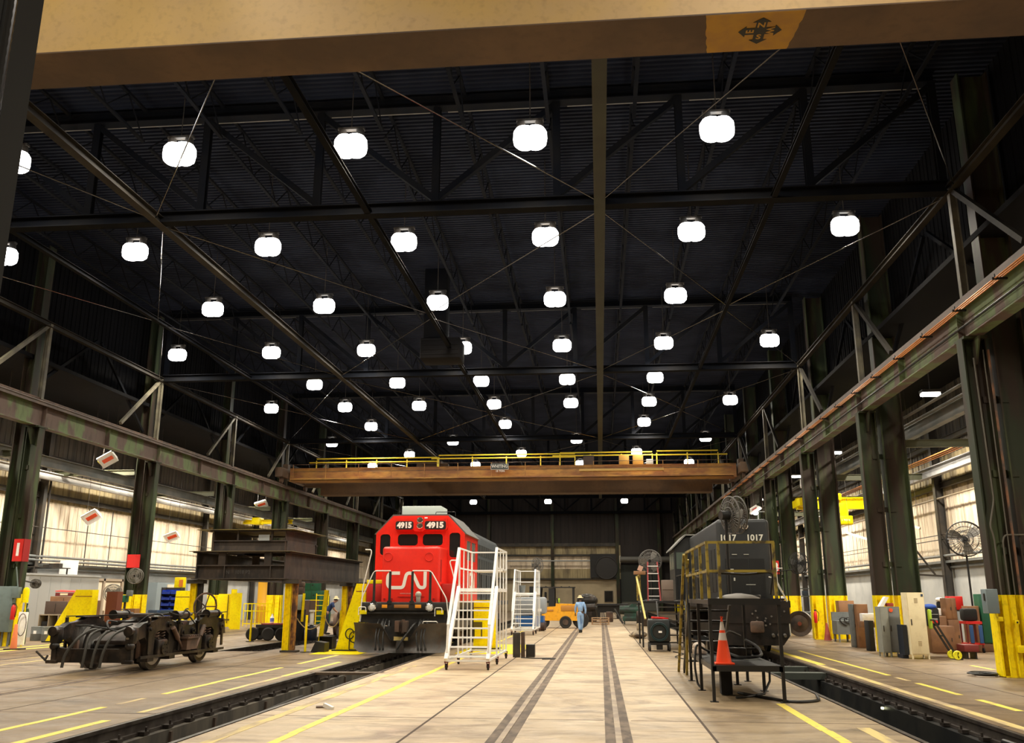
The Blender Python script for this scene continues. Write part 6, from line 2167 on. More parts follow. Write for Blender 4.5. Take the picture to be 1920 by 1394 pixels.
g = G(); g.lathe([(0.11, 0), (0.115, 0.40), (0.09, 0.5), (0.02, 0.54), (0, 0.54)], (-20.52, 31.15, 1.50), n=16); g.bar((-20.52, 31.2, 1.52), (-20.52, 31.25, 0.0), 0.04, 0.04)
solo('yellow_cover', g, M_YELLOWB, 'yellow domed cover on a post beside the nearest left column', 'cover')
g = G(); g.cb((-20.35, 30.9, 0.62), (0.30, 0.10, 1.12), rot=(0, 0.02, 0.1), ch=0.01)
solo('white_board', g, M_WHITE, 'tall white board leaning behind the orange delineator post', 'board')
g = G(); g.path([(-20.30 + 0.16 * math.cos(a * 0.5), 30.80, 0.75 + 0.38 * math.sin(a * 0.5)) for a in range(26)], 0.012, 5)
solo('hanging_cable', g, M_RUST, 'brown cable coil hanging over the white board', 'cable')
t = thing('delineator_post', 'faded orange delineator post on a black base at the left', 'cone', (-19.5, 29.3, 0))
g = G(); g.lathe([(0.11, 0.04), (0.10, 0.2), (0.05, 0.80), (0.035, 0.82), (0, 0.82)], (-19.5, 29.3, 0), n=16)
part('post', g, mat('faded_orange', (0.80, 0.22, 0.08), 0.6), t)
g = G(); g.cb((-19.45, 29.3, 0.02), (0.55, 0.4, 0.04), ch=0.01)
part('base', g, M_BLACK, t)
for x, y, lab in ((-22.5, 35.2, 'dented grey drum in front of the pigeonhole shelf, left of two'), (-21.85, 34.9, 'dented grey drum in front of the pigeonhole shelf, right of two')):
    t = thing('steel_drum', lab, 'drum', (x, y, 0))
    g = G(); g.lathe([(0.22, 0.0), (0.235, 0.02), (0.23, 0.25), (0.24, 0.27), (0.23, 0.29), (0.235, 0.54), (0.22, 0.55), (0.21, 0.5), (0.0, 0.45)], (x, y, 0), n=20)
    part('shell', g, M_GREYM, t)
    g = G(); g.cb((x + 0.05, y - 0.235, 0.33), (0.12, 0.01, 0.12))
    part('label', g, M_WHITE, t)
t = thing('pigeonhole_shelf', 'low shelf of dark pigeonholes with pale dividers at far left', 'shelf', (-21.9, 36.0, 0))
g = G(); g.b(-22.95, -20.9, 35.9, 36.5, 0.0, 0.05); g.b(-22.95, -20.9, 35.9, 36.5, 0.96, 1.0); g.b(-22.95, -20.9, 36.45, 36.5, 0, 1.0); g.b(-22.95, -20.9, 35.9, 36.5, 0.50, 0.53)
for k in range(6):
    g.b(-22.95 + k * 0.41, -22.92 + k * 0.41, 35.88, 36.5, 0, 1.0)
part('frame', g, mat('shelf_tan', (0.30, 0.24, 0.17), 0.6), t)
for i, (x, z) in enumerate([(-22.75, 0.53), (-22.35, 0.05), (-21.9, 0.53), (-21.5, 0.05), (-21.15, 0.53)]):
    g = G(); g.cb((x, 36.15, z + 0.10), (0.25, 0.3, 0.19), ch=0.02)
    solo('parts_bin', g, M_BLACKM if i != 2 else M_WHITE, 'small %s bin in the pigeonhole shelf, %s from the left' % ('dark' if i != 2 else 'white', ORDL[[0, 1, 2, 3, 4][i]]), 'bin')
for x0, x1, y, z0, z1, m, lab in ((-23.1, -21.9, 37.0, 0, 1.72, M_BROWN, 'brown cabinet behind the pigeonhole shelf'), (-21.85, -21.1, 36.95, 0, 1.55, M_BROWN, 'lower brown cabinet left of the sloping yellow jack'), (-22.9, -22.0, 36.2, 1.005, 1.52, mat('dark_brown_board', (0.07, 0.045, 0.035), 0.6), 'dark panel standing on the pigeonhole shelf')):
    t = thing('cabinet', lab, 'cabinet', ((x0 + x1) / 2, y, z0))
    g = G(); g.cb(((x0 + x1) / 2, y, (z0 + z1) / 2), (x1 - x0, 0.5 if z0 == 0 else 0.12, z1 - z0), ch=0.01)
    part('body', g, m, t)
    g = G(); g.b((x0 + x1) / 2 - 0.006, (x0 + x1) / 2 + 0.006, y - (0.26 if z0 == 0 else 0.07), y - (0.25 if z0 == 0 else 0.06), z0 + 0.08, z1 - 0.08)
    part('door_gap', g, M_BLACK, t)
t = thing('toolbox', 'red toolbox with open lid on top of the brown cabinet', 'toolbox', (-22.5, 37.0, 1.72))
g = G(); g.cb((-22.5, 37.0, 1.80), (0.9, 0.35, 0.14), ch=0.01)
part('box', g, M_REDD, t)
g = G(); g.cb((-22.4, 37.05, 1.93), (1.15, 0.4, 0.03), rot=(0.1, 0.03, 0))
part('lid', g, M_RED, t)
g = G(); g.cb((-22.55, 36.81, 1.80), (0.34, 0.01, 0.08), ch=0.003)
part('nameplate', g, M_CREAM, t)
g = G(); g.b(-19.30, -18.85, 34.4, 34.8, 0, 1.90)
solo('narrow_cabinet', g, mat('maroon_metal', (0.14, 0.035, 0.02), 0.5), 'narrow maroon cabinet right of the sloping yellow jack', 'cabinet')
g = G(); g.b(-18.80, -18.35, 34.9, 35.3, 0, 1.25)
solo('narrow_cabinet', g, M_BROWN, 'low orange-brown cabinet right of the maroon one', 'cabinet')

fan('small black fan on the nearest left column', (-22.05, 34.0, 2.2), (0.3, -1, 0), 0.17, 0, pole=False, mount=(-21.7, 31.8, 2.4))
fan('round grey fan hung on the second left column below the red patch', (-21.12, 39.9, 2.62), (0.1, -1, 0), 0.34, 0, pole=False, mount=(-21.15, 40.3, 2.62), gm=mat('guard_grey2', (0.16, 0.15, 0.13), 0.5))
fan('pedestal fan with bare blades standing left of the second left column', (-20.5, 37.0, 1.85), (0.15, -1, 0), 0.36, 0.0, gm=mat('guard_grey2', (0.16, 0.15, 0.13), 0.5), rz=0.5)
# work bench with blue bins, machine and drill press
t = thing('workbench', 'dark workbench with blue boxes behind the wheel truck', 'workbench', (-18.2, 37.6, 0))
g = G(); g.b(-19.3, -16.9, 37.3, 38.0, 0.95, 1.0)
part('top', g, M_BLACK, t)
for x in (-19.2, -17.0):
    for y in (37.35, 37.95):
        g = G(); g.bar((x, y, 0), (x, y, 0.95), 0.06, 0.06)
        part('leg', g, M_STEEL, t)
for x, w, m, lab in ((-18.9, 0.4, M_BLUED, 'dull blue box on the dark workbench'), (-18.3, 0.5, M_BLUED, 'long blue tray on the dark workbench'), (-17.6, 0.25, M_WHITE, 'small white box at the right of the dark workbench')):
    g = G(); g.cb((x, 37.6, 1.08), (w, 0.3, 0.16), ch=0.01)
    solo('storage_box', g, m, lab, 'box')
t = thing('drill_press', 'green drill press in front of the second left column base', 'drill press', (-19.1, 39.0, 0))
g = G(); g.cyl((-20.4, 37.9, 0.05), (-20.4, 37.9, 1.7), 0.05, n=12); g.cb((-20.4, 37.85, 0.03), (0.45, 0.55, 0.06))
part('column', g, M_STEEL, t)
g = G(); g.cb((-20.4, 37.7, 1.62), (0.28, 0.55, 0.30), ch=0.05); g.cyl((-20.4, 37.55, 1.28), (-20.4, 37.55, 1.5), 0.04, n=10)
part('head', g, M_GREEN, t)
g = G(); g.cb((-20.4, 37.6, 1.18), (0.34, 0.34, 0.04)); g.cb((-20.15, 37.75, 1.85), (0.22, 0.2, 0.25), ch=0.02)
part('table', g, M_GREYM, t)
# blue parts bin rack
t = thing('bin_rack', 'rack of bright blue plastic parts bins beside the second left column', 'bin rack', (-18.6, 38.5, 0))
g = G(); g.b(-19.05, -18.2, 38.75, 38.8, 0.2, 2.1)
for x in (-19.05, -18.2):
    g.b(x - 0.02, x + 0.02, 38.4, 38.8, 0, 2.1)
part('frame', g, M_STEEL, t)
for r in range(7):
    for c in range(2):
        x0 = -19.0 + c * 0.40
        z0 = 0.32 + r * 0.25
        g = G()
        g.b(x0, x0 + 0.37, 38.35, 38.74, z0, z0 + 0.02); g.b(x0, x0 + 0.02, 38.35, 38.74, z0, z0 + 0.17); g.b(x0 + 0.35, x0 + 0.37, 38.35, 38.74, z0, z0 + 0.17)
        g.b(x0, x0 + 0.37, 38.33, 38.35, z0, z0 + 0.11); g.b(x0, x0 + 0.37, 38.72, 38.74, z0, z0 + 0.19)
        g.v = [p + Vector((0, -0.0, 0)) for p in g.v]
        if r in (0, 3, 5) and c == 0:
            g.cb((x0 + 0.18, 38.325, z0 + 0.06), (0.1, 0.01, 0.05))
        solo('parts_bin', g, M_BLUE, 'bright blue open-front parts bin, %s column, %s row up on the rack' % ('left' if c == 0 else 'right', ORDL[r]), 'bin', 'blue parts bins on the rack')
t = thing('control_cabinet', 'yellow control box with orange panel above the blue bins', 'control box', (-18.3, 39.8, 1.9))
g = G(); g.cb((-19.0, 40.0, 2.25), (0.42, 0.3, 0.62), ch=0.02); g.bar((-19.0, 40.05, 0), (-19.0, 40.05, 1.95), 0.06, 0.06)
part('box', g, M_YELLOWB, t)
g = G(); g.b(-18.98, -18.80, 39.83, 39.85, 2.15, 2.45)
part('panel', g, mat('panel_orange', (0.75, 0.22, 0.03), 0.5), t)
# column guard L3, tank, fence, bench etc. farther back
t = thing('column_guard', 'bright yellow folded steel guard around the third left column base', 'guard', (-20.3, 49.0, 0))
g = G(); g.b(-20.95, -20.0, 48.9, 48.96, 0.1, 1.85); g.b(-20.0, -19.94, 48.3, 48.96, 0.05, 2.1); g.b(-19.94, -19.4, 48.3, 48.36, 0.0, 1.9)
part('plates', g, M_YELLOWB, t)
g = G(); g.b(-20.9, -20.1, 48.86, 48.9, 0.45, 0.52); g.b(-20.4, -20.37, 48.85, 48.9, 0.3, 1.8)
part('rib', g, mat('jack_recess', (0.12, 0.09, 0.01), 0.6), t)
g = G(); g.lathe([(0.55, 0), (0.56, 0.02), (0.56, 1.05), (0.565, 1.06), (0.565, 1.09), (0.56, 1.1), (0.56, 2.7), (0.5, 2.76), (0, 2.78)], (-22.6, 60.5, 0), n=28)
solo('storage_tank', g, mat('tank_orange_yellow', (0.80, 0.42, 0.02), 0.5), 'tall round orange-yellow tank behind the yellow fence', 'tank')
t = thing('safety_fence', 'yellow tubular safety fence in front of the orange-yellow tank', 'fence', (-20.3, 53, 0))
for z in (1.30, 0.88, 0.15):
    g = G(); g.bar((-21.1, 53.0, z), (-19.4, 53.0, z), 0.05, 0.05)
    part('rail', g, M_YELLOWB, t)
for k in range(8):
    x = -21.1 + k * 0.243
    g = G(); g.bar((x, 53, 0), (x, 53, 1.3), 0.045 if k in (0, 3, 7) else 0.03, 0.04)
    part('bar', g, M_YELLOWB, t)
g = G(); g.cb((-19.2, 55.5, 1.9), (1.6, 0.1, 2.2)); 
t = thing('welding_set', 'dark upright welding set beside the third left column', 'welder', (-21.7, 52.3, 0))
g = G(); g.cb((-21.9, 52.4, 0.55), (0.75, 0.5, 0.95), ch=0.04)
part('body', g, mat('dark_maroon_black', (0.03, 0.012, 0.012), 0.4), t)
g = G(); g.cb((-22.0, 52.14, 0.82), (0.16, 0.01, 0.12)); g.cb((-21.7, 52.14, 0.6), (0.10, 0.01, 0.14))
part('labels', g, M_WHITE, t)
g = G(); g.path(fillet([(-21.9, 52.4, 1.0), (-21.8, 52.4, 1.6), (-22.1, 52.4, 2.0), (-22.1, 52.4, 2.4)], 0.2), 0.05, 8)
part('fume_hose', g, M_HOSE, t)
# small tyred cart with bottle
t = thing('tyred_cart', 'low black cart with tyres and a red tray between the tracks', 'cart', (-13.3, 36.6, 0))
g = G(); g.b(-13.9, -12.6, 36.3, 37.1, 0.50, 0.62); g.b(-13.8, -12.7, 36.4, 37.0, 0.2, 0.5)
part('frame', g, M_BLACK, t)
g = G(); g.b(-13.7, -12.75, 36.35, 36.95, 0.62, 0.67)
part('tray', g, mat('tray_red', (0.30, 0.05, 0.04), 0.5), t)
for x, y in ((-14.0, 36.25), (-13.35, 36.25), (-12.8, 36.25), (-14.0, 37.1), (-12.8, 37.1)):
    g = G(); g.lathe([(0.12, -0.07), (0.22, -0.08), (0.26, -0.05), (0.26, 0.05), (0.22, 0.08), (0.12, 0.07)], (x, y, 0.26), (0.35, -1, 0), n=22)
    part('tyre', g, M_RUBBER, t)
t = thing('spray_bottle', 'white spray bottle with blue label on the tyred cart', 'bottle', (-13.35, 36.6, 0.675))
g = G(); g.lathe([(0.07, 0), (0.08, 0.02), (0.08, 0.22), (0.03, 0.30), (0.03, 0.36), (0, 0.36)], (-13.35, 36.6, 0.675), n=14)
part('bottle', g, M_WHITE, t)
g = G(); g.lathe([(0.083, 0.06), (0.083, 0.2)], (-13.35, 36.6, 0.675), n=14)
part('label', g, mat('label_blue', (0.15, 0.2, 0.6), 0.5), t)
# control stand with pale green box, bottle holder
t = thing('control_pedestal', 'black pedestal carrying a pale green-grey electrical box', 'control pedestal', (-12.2, 36.2, 0))
g = G(); g.cb((-12.15, 36.4, 0.62), (0.40, 0.4, 1.2), ch=0.02)
part('pedestal', g, M_BLACKM, t)
g = G(); g.cb((-12.2, 36.2, 1.50), (0.46, 0.3, 0.60), ch=0.02)
part('electrical_box', g, mat('pale_sage', (0.30, 0.34, 0.29), 0.5), t)
g = G(); g.cb((-12.2, 36.3, 1.95), (0.42, 0.3, 0.3), ch=0.02); g.cb((-12.1, 36.3, 2.2), (0.25, 0.25, 0.2), ch=0.03)
part('dusty_top_box', g, M_RUST, t)
g = G(); g.bar((-11.93, 36.1, 0.75), (-11.90, 36.1, 1.85), 0.09, 0.06)
part('yellow_guard', g, M_YELLOW, t)
t = thing('cup_dispenser', 'white paper cup dispenser on a dark blue water drum', 'dispenser', (-11.65, 36.4, 0))
g = G(); g.lathe([(0.22, 0), (0.23, 0.03), (0.23, 0.42), (0.17, 0.55), (0.05, 0.60), (0, 0.60)], (-11.68, 36.6, 0.02), n=20)
part('drum', g, mat('drum_navy', (0.01, 0.018, 0.05), 0.4), t)
g = G(); g.cyl((-11.66, 36.5, 0.62), (-11.66, 36.5, 1.12), 0.085, n=16); g.cyl((-11.66, 36.5, 1.12), (-11.66, 36.5, 1.2), 0.12, n=16)
part('cup_tube', g, M_WHITE, t)
# green storage cabinets at the back of the left aisle
for i, (x0, x1, y, z0, z1, m, lab) in enumerate(((-20.3, -18.8, 61, 0, 1.45, mat('brown_machine', (0.09, 0.05, 0.035), 0.6), 'brown machine under the green shelf cabinet'), (-20.4, -18.9, 61.5, 1.5, 2.1, M_GREEN, 'green cabinet on top of the brown machine'), (-20.3, -19.2, 61.5, 2.102, 2.85, M_GREEN, 'upper green box above the green cabinet'),
                                                  (-18.1, -17.4, 58, 0, 0.75, M_GREEN, 'small green bin by the yellow rack'), (-18.0, -17.5, 58.0, 0.752, 1.75, M_GREEN, 'green box stacked on the small green bin by the yellow rack'), (-17.2, -15.9, 66, 0, 1.9, M_GREEN, 'green cabinets behind the man in the navy shirt'),
                                                  (-15.6, -14.7, 66, 0, 2.0, M_GREEN, 'tall green cabinet left of the red locomotive'))):
    t = thing('storage_cabinet', lab, 'cabinet', ((x0 + x1) / 2, y, z0))
    g = G(); g.cb(((x0 + x1) / 2, y, (z0 + z1) / 2), (x1 - x0, 0.7, z1 - z0), ch=0.02)
    part('body', g, m, t)
    g = G(); g.b((x0 + x1) / 2 - 0.01, (x0 + x1) / 2 + 0.01, y - 0.36, y - 0.35, z0 + 0.05, z1 - 0.05); g.cb(((x0 + x1) / 2 + 0.15, y - 0.36, (z0 + z1) / 2), (0.12, 0.01, 0.08))
    part('door_gap', g, M_GREYL if i == 6 else M_BLACK, t)
g = G(); g.ell((-16.55, 66.0, 2.12), (0.95, 0.45, 0.40)); g.b(-17.2, -15.9, 65.7, 66.3, 1.902, 2.1)
solo('tarpaulin', g, mat('tarp_brown', (0.20, 0.12, 0.07), 0.8), 'brown tarpaulin-covered load behind the man in the navy shirt', 'tarpaulin')
t = thing('ladder_rack', 'yellow tubular rack at the fourth left column', 'rack', (-17.7, 57.5, 0))
for x in (-18.1, -17.3):
    g = G(); g.bar((x, 57.4, 0), (x, 57.4, 1.9), 0.05, 0.05)
    part('post', g, M_YELLOW, t)
for k in range(6):
    g = G(); g.bar((-18.1, 57.4, 0.2 + k * 0.32), (-17.3, 57.4, 0.2 + k * 0.32), 0.04, 0.04)
    part('rung', g, M_YELLOW, t)
# loose wheelset by the man
t = thing('loose_wheelset', 'rusty loose axle with wheel in front of the navy-shirted man', 'wheelset', (-11.6, 41.0, 0))
for x in (-11.95, -10.5):
    g = G(); g.lathe([(0.1, -0.08), (0.2, -0.04), (0.36, -0.02), (0.42, -0.065), (0.50, -0.065), (0.49, 0.05), (0.525, 0.07), (0.525, 0.085), (0.42, 0.07), (0.36, 0.02), (0.1, 0.08)], (x, 41.0, 0.53), (1 if x < -11 else -1, 0.12, 0), n=32)
    part('wheel', g, M_RUST, t)
g = G(); g.cyl((-12.25, 41.04, 0.53), (-10.1, 40.9, 0.53), 0.11, n=14)
part('axle', g, M_RUST, t)
t = thing('motor_bench', 'dark motor parts on a low bench beside the red locomotive', 'machine', (-11.2, 41.9, 0))
g = G(); g.b(-12.1, -10.2, 41.6, 42.4, 0.86, 0.95); g.b(-12.0, -11.9, 41.65, 42.3, 0, 0.86); g.b(-10.4, -10.3, 41.65, 42.3, 0, 0.86)
part('bench', g, M_STEEL, t)
g = G(); g.cb((-11.5, 42.0, 1.12), (0.5, 0.4, 0.34), ch=0.08); g.cb((-10.8, 42.0, 1.08), (0.7, 0.5, 0.26), ch=0.05); g.cyl((-11.2, 41.7, 1.15), (-11.2, 42.3, 1.15), 0.18, n=16)
part('motor_parts', g, M_GREASE, t)
# yellow aisle hoist bridge above the beam stack
t = thing('hoist_bridge', 'yellow hoist bridge in the left aisle seen above the beam stack', 'hoist', (-24, 56, 5.6))
g = G(); g.ib((-26.0, 64, 7.0), (-20.9 - 1.4, 64, 7.0), 0.35, 0.30, 0.04, 0.03); g.cb((-24.9, 64, 7.05), (0.6, 0.9, 0.5), ch=0.05)
part('bridge_beam', g, M_YELLOWB, t)
g = G(); g.cb((-23.2, 63.7, 6.75), (0.9, 0.5, 0.45), ch=0.05)
part('hoist', g, M_YELLOWB, t)

# ================================================================ RIGHT AISLE
long_beam('aisle_beam', 'grey steel beam along the right aisle just outside the columns', 11.0, 7.35, 0.24, 0.44, 20, 95, M_GREYBEAM)
long_beam('aisle_beam', 'silver painted beam along the right wall', 14.25, 6.95, 0.24, 0.42, 20, 95, mat('silver_beam', (0.42, 0.42, 0.42), 0.45, col2=(0.25, 0.25, 0.26), scale=1.2))
g = G()
for j in range(3):
    g.cyl((13.85 - j * 0.06, 20, 7.30 + j * 0.05), (13.85 - j * 0.06, 80, 7.30 + j * 0.05), 0.022, n=6)
solo('conductor_bars', g, M_COPPER, 'orange conductor bars beside the silver beam in the right aisle', 'conductor')
g = G(); g.cyl((14.6, 20, 5.87), (14.6, 95, 5.87), 0.04, n=8)
solo('wall_pipe', g, mat('tan_pipe', (0.30, 0.24, 0.16), 0.6), 'tan pipe running level across the right cladding', 'pipe')
for z, lab in ((3.45, 'grey pipe running level low on the right wall'), (4.35, 'thin conduit running level across the right cladding'), (4.15, 'second thin conduit on the right cladding')):
    g = G(); g.cyl((14.65, 20, z), (14.65, 95, z), 0.06 if z < 4 else 0.018, n=8)
    solo('wall_pipe', g, M_GREYBEAM if z < 4 else M_STEEL, lab, 'pipe')
for x, z, r, lab in ((9.985, 7.7, 0.05, 'upper pipe slung under the right runway girder'), (10.25, 7.55, 0.05, 'lower pipe slung under the right runway girder'), (10.55, 7.62, 0.03, 'thin pipe slung outside the right runway girder')):
    g = G(); g.cyl((x + 0.5, 23, z), (x + 0.5, 90, z), r, n=8)
    solo('overhead_pipe', g, M_GREYBEAM, lab, 'pipe')
# pipes and boxes on the nearest right column
y0 = BY[3] - 0.26
for pts, m, r, lab in (([(9.10, y0, 1.8), (9.10, y0, 2.4), (9.10, y0, 3.1), (9.04, y0, 3.35), (9.20, y0, 3.95), (9.16, y0, 7.4)], M_STRUTL, 0.02, 'kinked thin conduit on the nearest right column'),
                       ([(9.52, y0, 1.8), (9.52, y0, 7.6)], mat('rusty_pipe', (0.22, 0.10, 0.05), 0.6, col2=(0.07, 0.05, 0.04), scale=3), 0.03, 'rusty pipe on the right of the nearest right column'),
                       ([(9.40, y0, 1.8), (9.40, y0, 7.6)], M_STRUTL, 0.016, 'straight thin conduit beside the rusty pipe'),
                       ([(9.28, y0, 1.8), (9.28, y0, 3.0), (9.34, y0, 3.15), (9.9, y0, 3.15)], M_STRUTL, 0.02, 'hooked conduit bending right on the nearest right column'),
                       ([(9.10, y0, 0.03), (9.10, y0, 1.8)], M_YELLOW, 0.021, 'left yellow-painted conduit on the nearest right column base'),
                       ([(9.28, y0, 0.03), (9.28, y0, 1.8)], M_YELLOW, 0.021, 'middle yellow-painted conduit on the nearest right column base'),
                       ([(9.52, y0, 0.03), (9.52, y0, 1.8)], M_YELLOW, 0.031, 'right yellow-painted conduit on the nearest right column base')):
    g = G(); g.path(fillet(pts, 0.12), r, 6)
    solo('column_conduit', g, m, lab, 'conduit')
t = thing('disconnect_box', 'grey disconnect box on the left of the nearest right column', 'electrical box', (8.78, 22, 1.38))
g = G(); g.cb((8.84, 21.95, 1.66), (0.26, 0.30, 0.54), ch=0.015)
part('box', g, mat('switchgear_blue', (0.17, 0.22, 0.24), 0.4), t)
g = G(); g.cb((8.70, 21.9, 1.75), (0.03, 0.05, 0.16))
part('handle', g, M_STEEL, t)
for x, z, s_, lab in ((9.35, 0.62, 0.16, 'square yellow junction box low on the nearest right column'), (8.98, 1.27, 0.10, 'small yellow box at the top left of the yellow column base'), (9.32, 1.20, 0.09, 'small yellow socket box on the yellow column base')):
    t = thing('junction_box', lab, 'electrical box', (x, y0, z - s_ / 2))
    g = G(); g.cb((x, y0 - 0.06, z), (s_, 0.10, s_), ch=0.01)
    part('box', g, M_YELLOW, t)
    g = G(); g.cb((x, y0 - 0.115, z), (s_ * 0.4, 0.01, s_ * 0.4))
    part('cover', g, M_BLACK if s_ < 0.1 else M_YELLOWB, t)
# coiled hose on the floor
g = G()
g.path([(8.66 + (0.20 + 0.0018 * a) * math.cos(a * 0.35) + 0.05 * math.sin(a * 0.11), 22.35 + (0.24 + 0.0022 * a) * math.sin(a * 0.35), 0.020 + 0.0009 * a) for a in range(66)], 0.017, 6)
solo('coiled_hose', g, M_HOSE, 'black hose coiled on the floor at the nearest right column', 'hose')
# lockers
def locker(x0, x1, y, z1, m, name, label, leg=0.12, vents=True, yd=0.5):
    t = thing(name, label, 'locker', ((x0 + x1) / 2, y + yd / 2, 0))
    g = G(); g.b(x0, x1, y, y + yd, leg, z1)
    part('body', g, m, t)
    g = G(); g.cb(((x0 + x1) / 2, y - 0.008, (z1 + leg) / 2), (x1 - x0 - 0.03, 0.016, z1 - leg - 0.06), ch=0.005)
    d = part('door', g, m, t)
    if vents:
        g = G()
        for zc in (leg + 0.25, z1 - 0.30):
            for k in range(5):
                g.b((x0 + x1) / 2 - 0.05, (x0 + x1) / 2 + 0.05, y - 0.020, y - 0.016, zc + k * 0.03, zc + k * 0.03 + 0.012)
        part('vents', g, mat('vent_brown', (0.30, 0.22, 0.12), 0.6), d)
    g = G(); g.b(x0 + 0.05, x0 + 0.08, y - 0.03, y - 0.016, (z1 + leg) / 2 - 0.05, (z1 + leg) / 2 + 0.12)
    part('handle', g, M_STEEL, d)
    for x in (x0 + 0.02, x1 - 0.02):
        for yy in (y + 0.03, y + yd - 0.03):
            g = G(); g.b(x - 0.02, x + 0.02, yy - 0.02, yy + 0.02, 0, leg)
            part('leg', g, m, t)
    return t


lk = locker(8.97, 9.46, 28.1, 1.88, M_CREAM, 'cream_locker', 'tall cream metal locker beside the grey cabinets')
g = G(); g.cb((9.40, 28.08, 1.80), (0.06, 0.012, 0.07))
solo('sticker', g, M_BLUED, 'small dark blue sticker on the cream locker', 'sticker')
g = G(); g.b(8.83, 8.95, 28.3, 28.8, 0.10, 0.95); g.b(8.80, 8.96, 28.4, 28.9, 0.0, 0.1)
solo('folded_panel', g, mat('blueblack_panel', (0.012, 0.018, 0.03), 0.5), 'dark blue folded panel between the grey cabinets and cream locker', 'panel')
locker(8.42, 8.66, 28.95, 1.46, mat('sage_locker', (0.27, 0.28, 0.25), 0.5, col3=(0.15, 0.15, 0.13), scale3=6, amt3=0.3), 'grey_cabinet', 'narrow greenish grey cabinet right of the second yellow column base', vents=False)
locker(8.68, 9.04, 29.1, 1.46, mat('slate_locker', (0.19, 0.20, 0.205), 0.5, col3=(0.1, 0.1, 0.1), scale3=6, amt3=0.3), 'grey_cabinet', 'slate grey cabinet with an orange dot left of the cream locker', vents=False)
g = G(); g.cyl((8.78, 29.075, 1.36), (8.78, 29.068, 1.36), 0.06, n=20)
solo('orange_dot', g, mat('dot_orange', (0.9, 0.12, 0.04), 0.5), 'orange dot sticker on the slate grey cabinet', 'sticker')
g = G(); g.prism([(8.50, 1.465), (8.62, 1.465), (8.80, 1.74), (8.70, 1.76)], 'y', 29.2, 29.45)
solo('papers', g, M_WHITE, 'white papers leaning on top of the grey cabinets', 'papers')
g = G(); g.cb((8.85, 29.4, 1.52), (0.2, 0.2, 0.10), ch=0.01)
solo('red_case', g, mat('case_red', (0.45, 0.06, 0.04), 0.5), 'small red case on top of the slate grey cabinet', 'case')


def cab(x0, x1, y, z0, z1, m, name, label, yd=0.5, shelf=(), catg='cabinet', doors=1):
    t = thing(name, label, catg, ((x0 + x1) / 2, y, z0))
    g = G(); g.cb(((x0 + x1) / 2, y + yd / 2, (z0 + z1) / 2), (x1 - x0, yd, z1 - z0), ch=0.012)
    part('body', g, m, t)
    for k in range(doors):
        w = (x1 - x0) / doors
        g = G(); g.cb((x0 + w * (k + 0.5), y - 0.006, (z0 + z1) / 2), (w - 0.03, 0.012, z1 - z0 - 0.05), ch=0.004)
        d = part('door', g, m, t)
        g = G(); g.cb((x0 + w * (k + 0.5) + w * 0.35, y - 0.02, (z0 + z1) / 2), (0.02, 0.02, 0.10))
        part('handle', g, M_STEEL, d)
    return t


cab(9.85, 10.55, 29.0, 0.12, 0.90, M_BROWN, 'desk', 'brown desk with drawers behind the hand truck', catg='desk')
cab(10.58, 11.0, 30.8, 0.0, 1.15, M_BROWN, 'cabinet', 'brown cabinet just right of the desk')
cab(11.10, 11.42, 31.0, 1.05, 1.72, M_BROWN, 'cabinet', 'upper brown cupboard with double doors behind the desk', doors=2)
cab(11.10, 11.45, 31.0, 0.0, 1.04, M_BROWN, 'cabinet', 'lower brown cabinet under the double-door cupboard')
t = thing('tool_bag', 'black tool backpack with blue top standing on the brown desk', 'bag', (10.0, 29.2, 0.90))
g = G(); g.cb((10.0, 29.25, 1.17), (0.42, 0.34, 0.54), ch=0.08)
part('bag', g, M_BLACKM, t)
g = G(); g.ell((9.98, 29.22, 1.46), (0.20, 0.16, 0.09))
part('blue_top', g, mat('bag_blue', (0.02, 0.08, 0.4), 0.6), t)
g = G(); g.cb((10.0, 29.07, 1.10), (0.24, 0.02, 0.05)); g.cb((10.02, 29.07, 1.24), (0.26, 0.02, 0.02)); g.cb((9.94, 29.07, 1.34), (0.08, 0.02, 0.07))
part('trim', g, mat('bag_trim_grey', (0.3, 0.3, 0.3), 0.5), t)
g = G(); g.cb((10.02, 29.07, 1.02), (0.2, 0.02, 0.08), ch=0.01)
part('red_badge', g, M_RED, t)
g = G(); g.cb((9.62, 28.25, 1.12), (0.10, 0.14, 0.56), ch=0.04)
solo('hi_vis_vest', g, mat('hi_vis', (0.40, 0.60, 0.04), 0.7), 'yellow-green vest hanging behind the cream locker', 'vest')
t = thing('hand_truck', 'black hand truck with yellow-hubbed wheel leaning by the cream locker', 'hand truck', (10.0, 28.1, 0))
for dy in (0, 0.35):
    g = G(); g.bar((9.62, 27.95 + dy, 1.10), (10.12, 27.95 + dy, 0.16), 0.05, 0.05)
    part('frame_tube', g, M_BLACK, t)
g = G(); g.bar((9.62, 27.95, 1.10), (9.62, 28.3, 1.10), 0.04, 0.04); g.bar((9.85, 27.95, 0.66), (9.85, 28.3, 0.66), 0.04, 0.04)
part('cross_bars', g, M_BLACK, t)
for dy in (-0.06, 0.36):
    g = G(); g.lathe([(0.085, -0.03), (0.115, -0.035), (0.13, 0), (0.115, 0.035), (0.085, 0.03)], (10.14, 27.93 + dy, 0.13), (0, 1, 0), n=24)
    w = part('wheel', g, mat('yellow_rim', (0.75, 0.70, 0.02), 0.4), t)
    g = G()
    for k in range(5):
        a = 2 * PI * k / 5
        g.bar((10.14, 27.91 + dy, 0.13), (10.14 + 0.10 * math.cos(a), 27.91 + dy, 0.13 + 0.10 * math.sin(a)), 0.03, 0.02)
    part('spokes', g, mat('yellow_rim', (0.75, 0.70, 0.02), 0.4), w)
